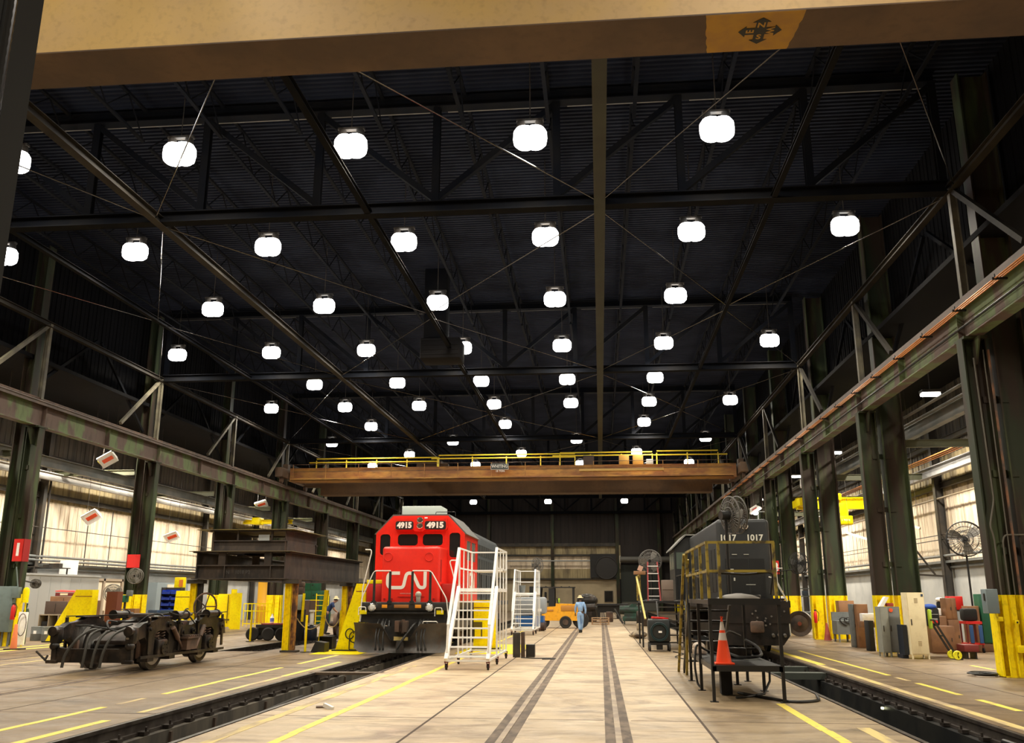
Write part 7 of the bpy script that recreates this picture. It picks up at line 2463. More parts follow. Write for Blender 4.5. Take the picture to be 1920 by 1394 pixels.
g = G(); g.b(10.3, 10.32, 27.95, 28.3, 0.0, 0.05); g.b(10.12, 10.32, 27.95, 28.3, 0.0, 0.02)
part('toe_plate', g, M_BLACK, t)
t = thing('low_cart', 'dark maroon low cart just right of the hand truck', 'cart', (10.7, 29.2, 0))
g = G(); g.cb((10.72, 28.6, 0.30), (0.42, 0.6, 0.20), ch=0.02)
part('box', g, M_REDD, t)
for x in (10.62, 10.86):
    g = G(); g.b(x - 0.02, x + 0.02, 28.38, 28.82, 0, 0.2)
    part('leg', g, M_BLACK, t)
# red tool cart with stuff
t = thing('tool_cart', 'red tool cart with black toolbox and hanging blue cloths', 'cart', (12.0, 31.8, 0))
for x in (11.85, 12.30):
    for y in (31.5, 32.0):
        g = G(); g.bar((x, y, 0.12), (x, y, 0.98), 0.04, 0.04)
        part('post', g, M_REDD, t)
g = G(); g.b(11.82, 12.33, 31.45, 32.05, 0.90, 0.98); g.b(11.82, 12.33, 31.45, 32.05, 0.25, 0.30)
part('trays', g, M_RED, t)
for x in (11.85, 12.30):
    g = G(); g.cyl((x - 0.02, 31.5, 0.08), (x + 0.02, 31.5, 0.08), 0.08, n=14)
    part('caster', g, M_RUBBER, t)
g = G(); g.cb((12.05, 31.75, 1.19), (0.46, 0.4, 0.40), ch=0.08)
solo('toolbox', g, M_BLACKM, 'lumpy black tool bag on the red tool cart', 'bag')
for x, lab in ((11.95, 'blue cloth hanging on the left of the red tool cart'), (12.24, 'blue cloth hanging on the right of the red tool cart')):
    g = G(); g.cb((x, 31.40, 0.58), (0.12, 0.06, 0.56), ch=0.02)
    solo('cloth', g, mat('cloth_blue', (0.03, 0.09, 0.25), 0.8), lab, 'cloth')
g = G(); g.cb((12.1, 33.0, 1.55), (0.45, 0.4, 0.45), ch=0.02)
solo('red_box', g, M_RED, 'bright red box on the shelf behind the red tool cart', 'box')
g = G(); g.b(11.5, 12.7, 32.7, 33.3, 1.28, 1.32); g.b(11.55, 11.6, 32.7, 33.3, 0, 1.28); g.b(12.6, 12.65, 32.7, 33.3, 0, 1.28)
solo('shelf', g, M_STEEL, 'dark shelf behind the red tool cart', 'shelf')
g = G(); g.cb((11.6, 33.0, 1.47), (0.16, 0.2, 0.26), ch=0.05)
solo('pail', g, M_BLACKM, 'dark pail on the shelf behind the brown cupboard', 'pail')
g = G(); g.cb((10.95, 31.4, 1.28), (0.18, 0.2, 0.22), ch=0.02)
solo('bucket', g, M_WHITE, 'white tub on the brown cabinet right of the desk', 'tub')
g = G(); g.ell((11.62, 33.0, 1.66), (0.13, 0.12, 0.08))
solo('cap', g, M_WHITE, 'white cap on the dark pail', 'cap')
cab(12.13, 12.50, 32.0, 0.0, 1.46, M_BROWN, 'cabinet', 'tan-brown door-sized cabinet left of the green cabinet')
cab(12.55, 13.0, 32.0, 0.28, 1.85, M_GREEN, 'cabinet', 'dark green cabinet behind the nearest right column base')
cab(12.50, 13.1, 32.05, 0.0, 0.27, M_BROWN, 'plinth', 'brown plinth under the dark green cabinet', catg='plinth')
# between second and third columns: boxes, bins, washer
cab(9.70, 10.32, 38.9, 0.85, 1.60, M_BROWN, 'cabinet', 'brown cabinet standing on the grey parts washer')
t = thing('parts_washer', 'grey parts washer with tangled black hoses between right columns', 'parts washer', (9.9, 38.6, 0))
g = G(); g.b(9.35, 10.5, 38.0, 38.8, 0.30, 0.82)
part('tub', g, M_GREYM, t)
for x in (9.42, 9.9, 10.42):
    for y in (38.05, 38.75):
        g = G(); g.b(x - 0.03, x + 0.03, y - 0.03, y + 0.03, 0, 0.3)
        part('leg', g, M_GREYM, t)
g = G(); g.b(9.35, 10.5, 38.7, 38.85, 0.82, 1.15)
part('splash_back', g, M_GREYM, t)
g = G()
for k in range(5):
    a = k * 1.3
    g.path([(9.6 + k * 0.18 + 0.14 * math.cos(a + b_ * 0.5), 37.94 + 0.02 * b_ / 10, 0.86 + 0.10 * math.sin(a + b_ * 0.5) - (0.04 * max(0, b_ - 8))) for b_ in range(14)], 0.028, 6)
solo('tangled_hoses', g, M_HOSE, 'tangle of black hoses over the grey parts washer', 'hose')
cab(9.05, 9.45, 33.9, 0.0, 1.50, M_BROWN, 'cabinet', 'tall brown cabinet left of the second yellow column base')
cab(8.98, 9.05, 34.2, 0.0, 1.5, M_GREYM, 'end_panel', 'grey cabinet end panel left of the tall brown cabinet', catg='panel')
cab(8.88, 9.05, 31.95, 0.0, 0.98, M_BLACKM, 'bin', 'black bin against the second yellow column base', catg='bin')
g = G(); g.cb((9.25, 33.3, 1.06), (0.44, 0.35, 0.26), ch=0.01)
solo('white_carton', g, M_WHITE, 'white carton on the brown shelf beside the second right column', 'box')
cab(9.02, 9.46, 33.1, 0.72, 0.92, M_BROWN, 'shelf_unit', 'small brown shelf under the white carton', catg='shelf')
t = thing('fire_extinguisher', 'red fire extinguisher on the third right yellow column base', 'fire extinguisher', (9.05, 40.1, 0.75))
g = G(); g.lathe([(0.06, 0), (0.07, 0.02), (0.07, 0.40), (0.03, 0.47), (0.015, 0.5), (0, 0.5)], (9.02, 40.12, 0.68), n=16)
part('cylinder', g, M_RED, t)
g = G(); g.cb((9.02, 40.12, 1.2), (0.10, 0.04, 0.05)); g.path(fillet([(9.06, 40.1, 1.2), (9.16, 40.1, 1.08), (9.12, 40.1, 0.75)], 0.05), 0.014, 6)
part('valve_and_hose', g, M_BLACK, t)
g = G(); g.lathe([(0.17, 0.0), (0.15, 0.02), (0.03, 0.70), (0, 0.70)], (9.35, 39.7, 0.0), n=20)
solo('traffic_cone', g, mat('dull_red_cone', (0.33, 0.05, 0.03), 0.6), 'dull red cone at the third right yellow column base', 'cone')
# wheelset leaning by third column
t = thing('wheelset', 'big brown locomotive wheel with red hub near the third right column', 'wheelset', (9.0, 43.4, 0))
g = G(); g.lathe([(0.07, -0.10), (0.16, -0.10), (0.20, -0.04), (0.38, -0.01), (0.44, -0.065), (0.53, -0.065), (0.52, 0.055), (0.56, 0.07), (0.56, 0.09), (0.44, 0.08), (0.38, 0.03), (0.07, 0.10)], (9.0, 43.3, 0.563), (-0.25, -1, 0), n=40)
part('wheel', g, mat('brown_wheel', (0.10, 0.07, 0.055), 0.5, 0.3, col2=(0.05, 0.04, 0.035), scale=3), t)
g = G(); g.cyl((9.0, 43.3, 0.563), (8.96, 43.08, 0.563), 0.09, n=16); g.cyl((9.0, 43.3, 0.563), (9.45, 45.1, 0.563), 0.11, n=14)
part('axle', g, mat('hub_red', (0.22, 0.05, 0.03), 0.5), t)
g = G(); g.lathe([(0.44, 0.08), (0.53, 0.05), (0.53, -0.06), (0.44, -0.07)], (9.42, 44.95, 0.563), (-0.25, -1, 0), n=32); g.lathe([(0.1, 0.02), (0.45, 0.02), (0.45, -0.02), (0.1, -0.02)], (9.42, 44.95, 0.563), (-0.25, -1, 0), n=32)
part('wheel', g, M_RIM, t)
# machine/workbench behind third column
t = thing('workbench', 'blue-grey workbench with shelves of tools beyond the third right column', 'workbench', (8.6, 50, 0))
g = G(); g.b(9.3, 11.6, 50.5, 51.2, 0.9, 0.98); g.b(9.3, 9.4, 50.5, 51.2, 0, 2.2); g.b(11.5, 11.6, 50.5, 51.2, 0, 2.2); g.b(9.3, 11.6, 50.9, 51.2, 1.75, 1.8); g.b(9.3, 11.6, 50.9, 51.2, 2.15, 2.2)
part('frame', g, mat('bench_bluegrey', (0.14, 0.18, 0.20), 0.5), t)
for i, (x, z, w, m) in enumerate(((9.7, 1.8, 0.3, M_YELLOWB), (10.1, 1.8, 0.35, M_WHITE), (10.55, 1.8, 0.3, M_GREYL), (10.2, 0.98, 0.3, M_WHITE), (9.9, 0.98, 0.25, M_GREYM), (10.6, 0.98, 0.35, M_BLACK), (11.0, 1.8, 0.3, M_BLUED))):
    g = G(); g.cb((x, 50.95, z + 0.14), (w, 0.2, 0.26), ch=0.03)
    solo('tool_box', g, m, 'small %s box on the blue-grey workbench, %s' % (['yellow', 'white', 'pale grey', 'white', 'grey', 'black', 'blue'][i], ['upper shelf left', 'upper shelf middle', 'upper shelf right of the white one', 'bench top middle', 'bench top left', 'bench top right', 'upper shelf far right'][i]), 'box')
# fans on the right
fan('big caged fan on a pole high left of the nearest right column', (12.72, 33.0, 3.72), (-0.25, -1, 0.05), 0.60, 0.0, gm=M_BLACK, rz=0.4)
fan('dark caged fan fixed on the left of the third right column', (8.45, 40.0, 3.15), (-0.75, -0.65, 0.0), 0.45, 0, pole=False, mount=(9.0, 40.35, 3.2), gm=M_BLACK, rz=0.2)
fan('tall pedestal fan standing behind the farther white stair platform', (-3.45, 50.5, 3.42), (0.85, -0.5, 0), 0.42, 0.0, gm=mat('guard_grey', (0.10, 0.095, 0.09), 0.5))
# jib arm of the second right column
g = G(); g.bar((10.46, 31.4, 2.47), (11.28, 31.4, 2.42), 0.06, 0.06); g.bar((10.46, 31.4, 3.3), (11.02, 31.4, 2.46), 0.05, 0.05); g.bar((10.46, 31.4, 2.3), (10.46, 31.4, 3.45), 0.06, 0.08)
solo('jib_arm', g, M_STEEL, 'dark jib arm reaching out from the second right column', 'jib arm')
# fluorescent strip fixtures on chains
for (x, y, z, lab) in ((12.9, 39.7, 4.72, 'unlit fluorescent fixture hanging right of the second right column'), (12.9, 46.6, 4.62, 'unlit fluorescent fixture hanging beyond the second right column')):
    t = thing('strip_light', lab, 'light fixture', (x, y, z))
    Mx = Matrix.Translation((x, y, z)) @ Matrix.Rotation(0.9, 4, 'Z') @ Matrix.Rotation(0.35, 4, 'X')
    g = G(); g.prism([(-0.12, 0), (0.12, 0), (0.04, 0.10), (-0.04, 0.10)], 'y', -0.65, 0.65); g.xf(Mx)
    part('hood', g, mat('fixture_taupe', (0.40, 0.34, 0.28), 0.5), t)
    for s in (-0.55, 0.55):
        p = Mx @ Vector((0, s, 0.1))
        g = G(); g.cyl(p, (p.x, p.y, 10.598), 0.008, n=5)
        part('chain', g, M_STEEL, t)
# lit reflector lamps high in the right aisle (by third and fourth columns)
for (x, y, z, lab) in ((9.95, 43.6, 7.0, 'white boxy reflector lamp high between second and third right columns'), (9.9, 58.0, 7.0, 'white boxy reflector lamp high at the fourth right column')):
    t = thing('reflector_lamp', lab, 'light fixture', (x, y, z))
    Mx = Matrix.Translation((x, y, z)) @ Matrix.Rotation(-0.3, 4, 'Z') @ Matrix.Rotation(-0.5, 4, 'Y')
    g = G(); g.prism([(-0.42, 0), (0.42, 0), (0.22, 0.30), (-0.22, 0.30)], 'y', -0.3, 0.3); g.xf(Mx)
    part('reflector', g, M_WHITE, t)
    g = G(); g.b(-0.34, 0.34, -0.24, 0.24, -0.02, 0); g.xf(Mx)
    part('lens', g, mat('reflector_glow', (1, 1, 1), 0.4, emit=(1, 0.98, 0.95), estr=3.0), t)
    g = G(); g.b(-0.16, 0.16, -0.31, -0.30, 0.10, 0.16); g.xf(Mx)
    part('red_mark', g, M_RED, t)
    p = Mx @ Vector((0, 0, 0.3))
    g = G(); g.cyl(p, (p.x, p.y, 10.59), 0.012, n=5)
    part('chain', g, M_STEEL, t)
# yellow hoist bridge in the right aisle
t = thing('hoist_bridge', 'bright yellow crane bridge and hoist in the right aisle beyond the third column', 'hoist', (12, 48, 5.3))
g = G(); g.b(10.3, 14.1, 47.9, 48.2, 6.18, 6.72); g.b(10.3, 14.1, 47.8, 48.3, 6.70, 6.75); g.b(10.3, 14.1, 47.8, 48.3, 6.16, 6.20)
part('bridge_girder', g, M_YELLOWB, t)
for x in (10.5, 13.9):
    g = G(); g.cb((x, 48.05, 6.48), (0.5, 1.8, 0.40), ch=0.04)
    part('end_truck', g, M_YELLOWB, t)
g = G(); g.cb((12.25, 47.75, 6.05), (1.0, 0.45, 0.8), ch=0.06); g.cb((12.55, 47.7, 5.55), (0.75, 0.5, 0.45), ch=0.06); g.cb((12.1, 47.7, 6.75), (0.7, 0.5, 0.35), ch=0.05)
hst = part('hoist_body', g, M_YELLOWB, t)
part('lettering', text_g('1 TON', 0.14, face_cam(12.55, 47.44, 5.55), 0.003), M_WHITE, hst)
g = G(); g.cyl((12.2, 47.7, 4.3), (12.2, 47.7, 5.7), 0.012, n=6); g.cyl((12.25, 47.7, 4.3), (12.25, 47.7, 5.7), 0.012, n=6); g.cb((12.22, 47.7, 4.22), (0.22, 0.12, 0.26), ch=0.04)
g.path(fillet([(12.22, 47.7, 4.1), (12.22, 47.7, 3.98), (12.32, 47.7, 3.92), (12.34, 47.7, 4.02)], 0.05), 0.02, 6)
part('hook_block', g, M_YELLOW, t)
# street-lamp-like tall light left of the yellow hoist
t = thing('pole_lamp', 'small bright lamp on a thin pole beside the fourth right column', 'lamp', (8.6, 56, 0))
g = G(); g.cyl((8.45, 49.0, 0.0), (8.45, 49.0, 6.15), 0.035, n=8); g.bar((8.45, 49.0, 6.15), (8.8, 49.0, 6.15), 0.04, 0.04)
part('pole', g, M_GREYL, t)
g = G(); g.ell((8.30, 48.9, 6.08), (0.16, 0.12, 0.12))
part('bulb', g, mat('reflector_glow', (1, 1, 1), 0.4, emit=(1, 0.98, 0.95), estr=3.0), t)

# ================================================================ PEOPLE
def skin_mesh(name, joints, edges, m, parent, sub=2):
    keys = list(joints)
    me = bpy.data.meshes.new(name)
    me.from_pydata([joints[k][0] for k in keys], [(keys.index(a), keys.index(c)) for a, c in edges], [])
    o = bpy.data.objects.new(name, me)
    COL.objects.link(o)
    md = o.modifiers.new('skin', 'SKIN')
    md.use_smooth_shade = True
    sk = me.skin_vertices[0].data
    for i, k in enumerate(keys):
        r = joints[k][1]
        sk[i].radius = (r, r) if not isinstance(r, tuple) else r
        sk[i].use_root = (i == 0)
    ss = o.modifiers.new('sub', 'SUBSURF')
    ss.levels = ss.render_levels = sub
    me.materials.append(m)
    dg = bpy.context.evaluated_depsgraph_get()
    me2 = bpy.data.meshes.new_from_object(o.evaluated_get(dg))
    bpy.data.objects.remove(o)
    me2.name = name
    o = bpy.data.objects.new(name, me2)
    for p in me2.polygons:
        p.use_smooth = True
    if not me2.materials:
        me2.materials.append(m)
    COL.objects.link(o)
    if parent is not None:
        o.parent = parent
    return o


def person(label, loc, rz, H, P, top, bottom, skin, hat=None, hat_kind='straw', shoes=None, sleeves='long', hair=(0.02, 0.015, 0.01)):
    """P: dict of joint positions in units of height, facing +Y locally"""
    t = thing('person', label, 'person', loc, rz)
    J = {k: Vector(v) * H for k, v in P.items()}
    h = H
    sk = {}
    body = dict(pelvis=(J['pelvis'], 0.055 * h), waist=(J['waist'], 0.050 * h), chest=(J['chest'], 0.056 * h), neck=(J['neck'], 0.030 * h), headc=(J['head'], 0.044 * h), crown=(J['crown'], 0.040 * h), chin=(J['chin'], 0.026 * h))
    e = [('pelvis', 'waist'), ('waist', 'chest'), ('chest', 'neck'), ('neck', 'headc'), ('headc', 'crown'), ('headc', 'chin')]
    for s in 'lr':
        body['hip' + s] = (J['hip' + s], 0.044 * h); body['knee' + s] = (J['knee' + s], 0.030 * h); body['ankle' + s] = (J['ankle' + s], 0.021 * h); body['toe' + s] = (J['toe' + s], 0.020 * h)
        body['sh' + s] = (J['sh' + s], 0.030 * h); body['el' + s] = (J['el' + s], 0.022 * h); body['wr' + s] = (J['wr' + s], 0.015 * h)
        d = (J['wr' + s] - J['el' + s]).normalized()
        palm = J['wr' + s] + d * 0.035 * h
        body['palm' + s] = (palm, (0.016 * h, 0.012 * h))
        side = d.cross(Vector((0, 0, 1)))
        side = side.normalized() if side.length > 0.2 else Vector((0, 1, 0))
        e += [('pelvis', 'hip' + s), ('hip' + s, 'knee' + s), ('knee' + s, 'ankle' + s), ('ankle' + s, 'toe' + s), ('chest', 'sh' + s), ('sh' + s, 'el' + s), ('el' + s, 'wr' + s), ('wr' + s, 'palm' + s)]
        sk[s] = (palm, d, side)
    b = skin_mesh('body', body, e, skin, t, 1)
    fing = G()
    for s in 'lr':
        palm, d, side = sk[s]
        nrm = d.cross(side).normalized()
        for k, (off, L) in enumerate(((-0.0135, 0.034), (-0.0045, 0.040), (0.0045, 0.038), (0.0135, 0.030))):
            p0 = palm + side * off * h + d * 0.006 * h
            fing.path([p0, p0 + d * L * 0.5 * h, p0 + d * L * 0.9 * h + nrm * 0.010 * h], [0.0052 * h, 0.0048 * h, 0.0036 * h], 6)
        p0 = palm - side * 0.013 * h - d * 0.012 * h
        fing.path([p0, p0 - side * 0.012 * h + d * 0.012 * h, p0 - side * 0.014 * h + d * 0.028 * h + nrm * 0.006 * h], [0.006 * h, 0.0055 * h, 0.004 * h], 6)
    make('fingers', fing, skin).parent = b
    fc = (J['chin'] + J['head']) / 2
    fw = (J['chin'] - J['neck']); fw.z = 0
    fw = fw.normalized() if fw.length > 1e-4 else Vector((0, 1, 0))
    rt = fw.cross(Vector((0, 0, 1)))
    face = G()
    face.ell(J['head'] + fw * 0.047 * h - Vector((0, 0, 0.008 * h)), (0.008 * h, 0.010 * h, 0.014 * h), 8, 6)
    for s in (-1, 1):
        face.ell(J['head'] + rt * s * 0.042 * h - Vector((0, 0, 0.005 * h)), (0.006 * h, 0.010 * h, 0.016 * h), 8, 6)
    make('nose_and_ears', face, skin).parent = b
    eyes = G()
    for s in (-1, 1):
        eyes.ell(J['head'] + fw * 0.040 * h + rt * s * 0.016 * h + Vector((0, 0, 0.004 * h)), (0.005 * h, 0.005 * h, 0.004 * h), 8, 6)
    eyes.ell(J['chin'] + fw * 0.020 * h + Vector((0, 0, 0.012 * h)), (0.012 * h, 0.004 * h, 0.003 * h), 8, 6)
    make('eyes_and_mouth', eyes, M_REDD if False else mat('eye_dark', (0.03, 0.015, 0.012), 0.5)).parent = b
    hr = G(); hr.ell((J['head'] + J['crown']) / 2 - fw * 0.008 * h, (0.047 * h, 0.050 * h, 0.042 * h), 14, 8)
    make('hair', hr, mat('hair', hair, 0.8)).parent = t
    # clothing
    c1 = dict(pelvis=(J['pelvis'] + Vector((0, 0, 0.01 * h)), 0.074 * h), waist=(J['waist'], 0.072 * h), chest=(J['chest'], 0.078 * h), collar=((J['neck'] * 0.45 + J['chest'] * 0.55), 0.045 * h))
    e1 = [('pelvis', 'waist'), ('waist', 'chest'), ('chest', 'collar')]
    for s in 'lr':
        c1['sh' + s] = (J['sh' + s], 0.042 * h)
        end = J['wr' + s] if sleeves == 'long' else J['sh' + s] + (J['el' + s] - J['sh' + s]) * 0.75
        if sleeves == 'long':
            c1['el' + s] = (J['el' + s], 0.033 * h)
            c1['cuff' + s] = (J['wr' + s] - (J['wr' + s] - J['el' + s]) * 0.08, 0.024 * h)
            e1 += [('chest', 'sh' + s), ('sh' + s, 'el' + s), ('el' + s, 'cuff' + s)]
        else:
            c1['cuff' + s] = (end, 0.034 * h)
            e1 += [('chest', 'sh' + s), ('sh' + s, 'cuff' + s)]
    skin_mesh('shirt', c1, e1, top, t, 1)
    c2 = dict(pelvis=(J['pelvis'], 0.064 * h), waistb=(J['pelvis'] + (J['waist'] - J['pelvis']) * 0.5, 0.060 * h))
    e2 = [('pelvis', 'waistb')]
    for s in 'lr':
        c2['hip' + s] = (J['hip' + s], 0.060 * h); c2['knee' + s] = (J['knee' + s], 0.047 * h); c2['ank' + s] = (J['ankle' + s] + Vector((0, 0, 0.008 * h)), 0.034 * h)
        e2 += [('pelvis', 'hip' + s), ('hip' + s, 'knee' + s), ('knee' + s, 'ank' + s)]
    skin_mesh('trousers', c2, e2, bottom, t, 1)
    for s in 'lr':
        g = G(); mid = (J['ankle' + s] * 0.4 + J['toe' + s] * 0.6)
        a = math.atan2((J['toe' + s] - J['ankle' + s]).y, (J['toe' + s] - J['ankle' + s]).x)
        g.ell((mid.x, mid.y, 0.024 * h), (0.072 * h, 0.029 * h, 0.024 * h), 14, 8, rot=(0, 0, a)); g.cyl((J['ankle' + s].x, J['ankle' + s].y, 0.02 * h), (J['ankle' + s].x, J['ankle' + s].y, 0.075 * h), 0.028 * h, n=12)
        make('boot', g, mat('boot_black', (0.015, 0.013, 0.012), 0.6)).parent = t
    if hat:
        c = J['crown'] + Vector((0, 0, 0.004 * h))
        g = G()
        if hat_kind == 'straw':
            g.lathe([(0.0, 0.052 * h), (0.035 * h, 0.048 * h), (0.050 * h, 0.020 * h), (0.053 * h, -0.012 * h), (0.088 * h, -0.024 * h), (0.090 * h, -0.018 * h), (0.056 * h, -0.004 * h)], c, n=22)
        else:
            g.lathe([(0.0, 0.040 * h), (0.035 * h, 0.034 * h), (0.056 * h, 0.005 * h), (0.060 * h, -0.020 * h), (0.064 * h, -0.020 * h)], c, n=22)
            g.cb(c + fw * 0.07 * h + Vector((0, 0, -0.018 * h)), (0.07 * h, 0.05 * h, 0.006 * h))
        make('hat' if hat_kind == 'straw' else 'hard_hat', g, hat).parent = t
    return t


STAND = dict(pelvis=(0, 0, 0.53), waist=(0, 0.005, 0.62), chest=(0, 0, 0.74), neck=(0, 0.005, 0.835), head=(0, 0.015, 0.905), crown=(0, 0.01, 0.955), chin=(0, 0.035, 0.875),
             hipl=(-0.052, 0, 0.50), hipr=(0.052, 0, 0.50), kneel=(-0.058, 0.01, 0.28), kneer=(0.055, -0.005, 0.28), anklel=(-0.06, -0.02, 0.045), ankler=(0.06, -0.01, 0.045), toel=(-0.068, 0.06, 0.018), toer=(0.07, 0.07, 0.018),
             shl=(-0.10, 0, 0.79), shr=(0.10, 0, 0.79), ell=(-0.135, -0.01, 0.63), elr=(0.135, -0.01, 0.63), wrl=(-0.13, 0.04, 0.49), wrr=(0.13, 0.04, 0.49))
WALK = dict(STAND)
WALK.update(kneel=(-0.045, -0.005, 0.28), anklel=(-0.028, -0.07, 0.055), toel=(-0.030, 0.0, 0.02), kneer=(0.045, 0.05, 0.285), ankler=(0.018, 0.075, 0.045), toer=(0.02, 0.15, 0.018), wrl=(-0.135, 0.08, 0.51), wrr=(0.135, -0.03, 0.49), elr=(0.142, -0.03, 0.63), ell=(-0.142, 0.0, 0.635),
            chest=(0, 0.015, 0.74), neck=(0, 0.03, 0.832), head=(0, 0.045, 0.90), crown=(0, 0.042, 0.95), chin=(0, 0.07, 0.875))
LEAN = dict(STAND)
LEAN.update(pelvis=(0, -0.03, 0.52), waist=(0, 0.02, 0.61), chest=(0, 0.09, 0.71), neck=(0, 0.145, 0.785), head=(0, 0.19, 0.835), crown=(0, 0.195, 0.885), chin=(0, 0.215, 0.80), hipl=(-0.05, -0.03, 0.49), hipr=(0.05, -0.03, 0.49),
            shl=(-0.10, 0.105, 0.755), shr=(0.10, 0.105, 0.755), ell=(-0.12, 0.15, 0.61), elr=(0.12, 0.16, 0.61), wrl=(-0.10, 0.24, 0.53), wrr=(0.10, 0.25, 0.53), kneel=(-0.055, -0.01, 0.275), kneer=(0.055, 0.0, 0.275), anklel=(-0.06, -0.05, 0.045), ankler=(0.06, -0.03, 0.045), toel=(-0.065, 0.03, 0.018), toer=(0.065, 0.05, 0.018))
person('person in light blue coveralls and straw hat walking away down the centre track', (-1.02, 46.2, 0), 0.06, 1.80, WALK, M_COVERALL, M_COVERALL, M_SKIND, M_HAT)
person('person in navy T-shirt and straw hat leaning over a bench at the left', (-12.85, 42.6, 0), -1.25, 1.86, LEAN, M_NAVY, M_JEANS, M_SKIN, M_HAT, sleeves='short')
CR = dict(LEAN)
CR = {k: (v[0], v[1], max(0.018, v[2])) for k, v in CR.items()}
person('person in light blue shirt bending over behind the yellow jack by the locomotive', (-11.55, 43.2, 0), 0.9, 1.62, CR, M_COVERALL, M_COVERALL, M_SKIND, None)
RS = dict(STAND)
RS.update(ell=(-0.14, 0.04, 0.64), wrl=(-0.12, 0.15, 0.66))
person('person in light blue coveralls and white hard hat standing beside the black locomotive', (8.25, 42.9, 0), 1.6, 1.78, RS, M_COVERALL, M_COVERALL, M_SKIND, M_WHITE, 'hard')

# ================================================================ BACK OF THE HALL
# forklift
M_FKL = mat('forklift_yellow', (0.85, 0.40, 0.015), 0.42, col3=(0.25, 0.10, 0.02), scale3=6, amt3=0.4)
t = thing('forklift', 'big orange-yellow forklift with black overhead guard parked across the hall', 'forklift', (-2.1, 52.8, 0))
FX = -2.2
g = G()
g.prism([(-3.25, 0.42), (-1.0, 0.42), (-0.75, 0.62), (-0.75, 1.32), (-2.25, 1.36), (-2.25, 1.20), (-2.95, 1.15), (-3.20, 1.02), (-3.30, 0.80)], 'y', 52.2, 53.7)
part('chassis', g, M_FKL, t)
g = G(); g.cb((-2.75, 52.18, 0.98), (0.75, 0.03, 0.10), ch=0.01); g.cb((-1.5, 52.18, 1.1), (0.9, 0.03, 0.3), ch=0.02)
part('engine_cover', g, mat('grimy_orange', (0.45, 0.20, 0.03), 0.5), t)
for x in (-2.95, -1.95):
    g = G(); g.lathe([(0.14, -0.12), (0.30, -0.14), (0.34, -0.09), (0.34, 0.09), (0.30, 0.14), (0.14, 0.12)], (x + 0.25, 52.25, 0.34) if x > -2.5 else (x, 52.45, 0.34), (0, 1, 0), n=26)
    w = part('wheel', g, M_RUBBER, t)
    xx = x + 0.25 if x > -2.5 else x
    g = G(); g.lathe([(0.0, -0.10), (0.16, -0.11), (0.17, 0)], (xx, 52.2 if x > -2.5 else 52.4, 0.34), (0, 1, 0), n=18)
    part('hub', g, M_RUST, w)
g = G(); g.lathe([(0.2, -0.14), (0.42, -0.15), (0.46, -0.1), (0.46, 0.1), (0.42, 0.15), (0.2, 0.14)], (-0.85, 52.5, 0.46), (0, 1, 0), n=26)
part('wheel', g, M_RUBBER, t)
for x in (-3.2, -2.35, -1.25):
    for y in (52.35, 53.5):
        g = G(); g.bar((x, y, 1.2), (x + (0.1 if x < -3 else 0.0), y, 2.24), 0.10, 0.08)
        part('guard_post', g, M_BLACK, t)
g = G(); g.b(-3.45, -1.15, 52.25, 53.6, 2.22, 2.28); g.b(-2.65, -2.3, 52.3, 52.4, 1.2, 2.2)
for k in range(5):
    g.b(-3.3 + k * 0.45, -3.25 + k * 0.45, 52.3, 53.5, 2.28, 2.31)
part('overhead_guard', g, M_BLACK, t)
g = G(); g.cb((-2.6, 52.9, 1.45), (0.5, 0.5, 0.14), ch=0.04); g.cb((-2.85, 52.9, 1.72), (0.12, 0.5, 0.55), ch=0.04); g.cyl((-2.1, 52.7, 1.3), (-2.2, 52.7, 1.65), 0.03, n=8)
part('seat', g, M_BLACK, t)
g = G(); g.b(-3.75, -3.55, 52.4, 52.6, 0.3, 2.3); g.b(-3.75, -3.55, 53.3, 53.5, 0.3, 2.3); g.b(-3.8, -3.5, 52.4, 53.5, 0.7, 0.85)
part('mast', g, M_BLACK, t)
t.location.x -= 0.3
g = G(); g.cb((-2.35, 52.15, 1.52), (0.10, 0.06, 0.26), ch=0.04)
solo('hi_vis_vest', g, mat('hi_vis', (0.40, 0.60, 0.04), 0.7), 'yellow-green vest hanging on the forklift', 'vest')
# blue scissor lift behind second stair
t = thing('scissor_lift', 'blue and grey scissor lift behind the farther white stair platform', 'scissor lift', (-3.5, 49, 0))
g = G(); g.b(-4.5, -3.0, 48.3, 49.6, 0.22, 0.75)
part('base', g, mat('lift_blue', (0.02, 0.12, 0.40), 0.4), t)
for x in (-4.4, -3.05):
    for y in (48.35, 49.55):
        g = G(); g.cyl((x - 0.1, y, 0.22), (x + 0.1, y, 0.22), 0.22, n=20)
        part('wheel', g, mat('brown_rubber', (0.06, 0.035, 0.028), 0.7), t)
g = G(); g.cb((-3.7, 48.95, 1.28), (1.65, 1.2, 0.85), ch=0.12)
part('cage', g, mat('lift_grey', (0.30, 0.33, 0.37), 0.45), t)
g = G()
for k in range(3):
    g.bar((-4.4, 48.4, 0.78 + k * 0.04), (-3.1, 48.4, 0.84 - k * 0.03), 0.05, 0.05)
part('scissor_arms', g, M_GREYL, t)
g = G(); g.cb((-3.2, 48.335, 1.05), (0.2, 0.02, 0.14))
part('placard', g, M_WHITE, t)
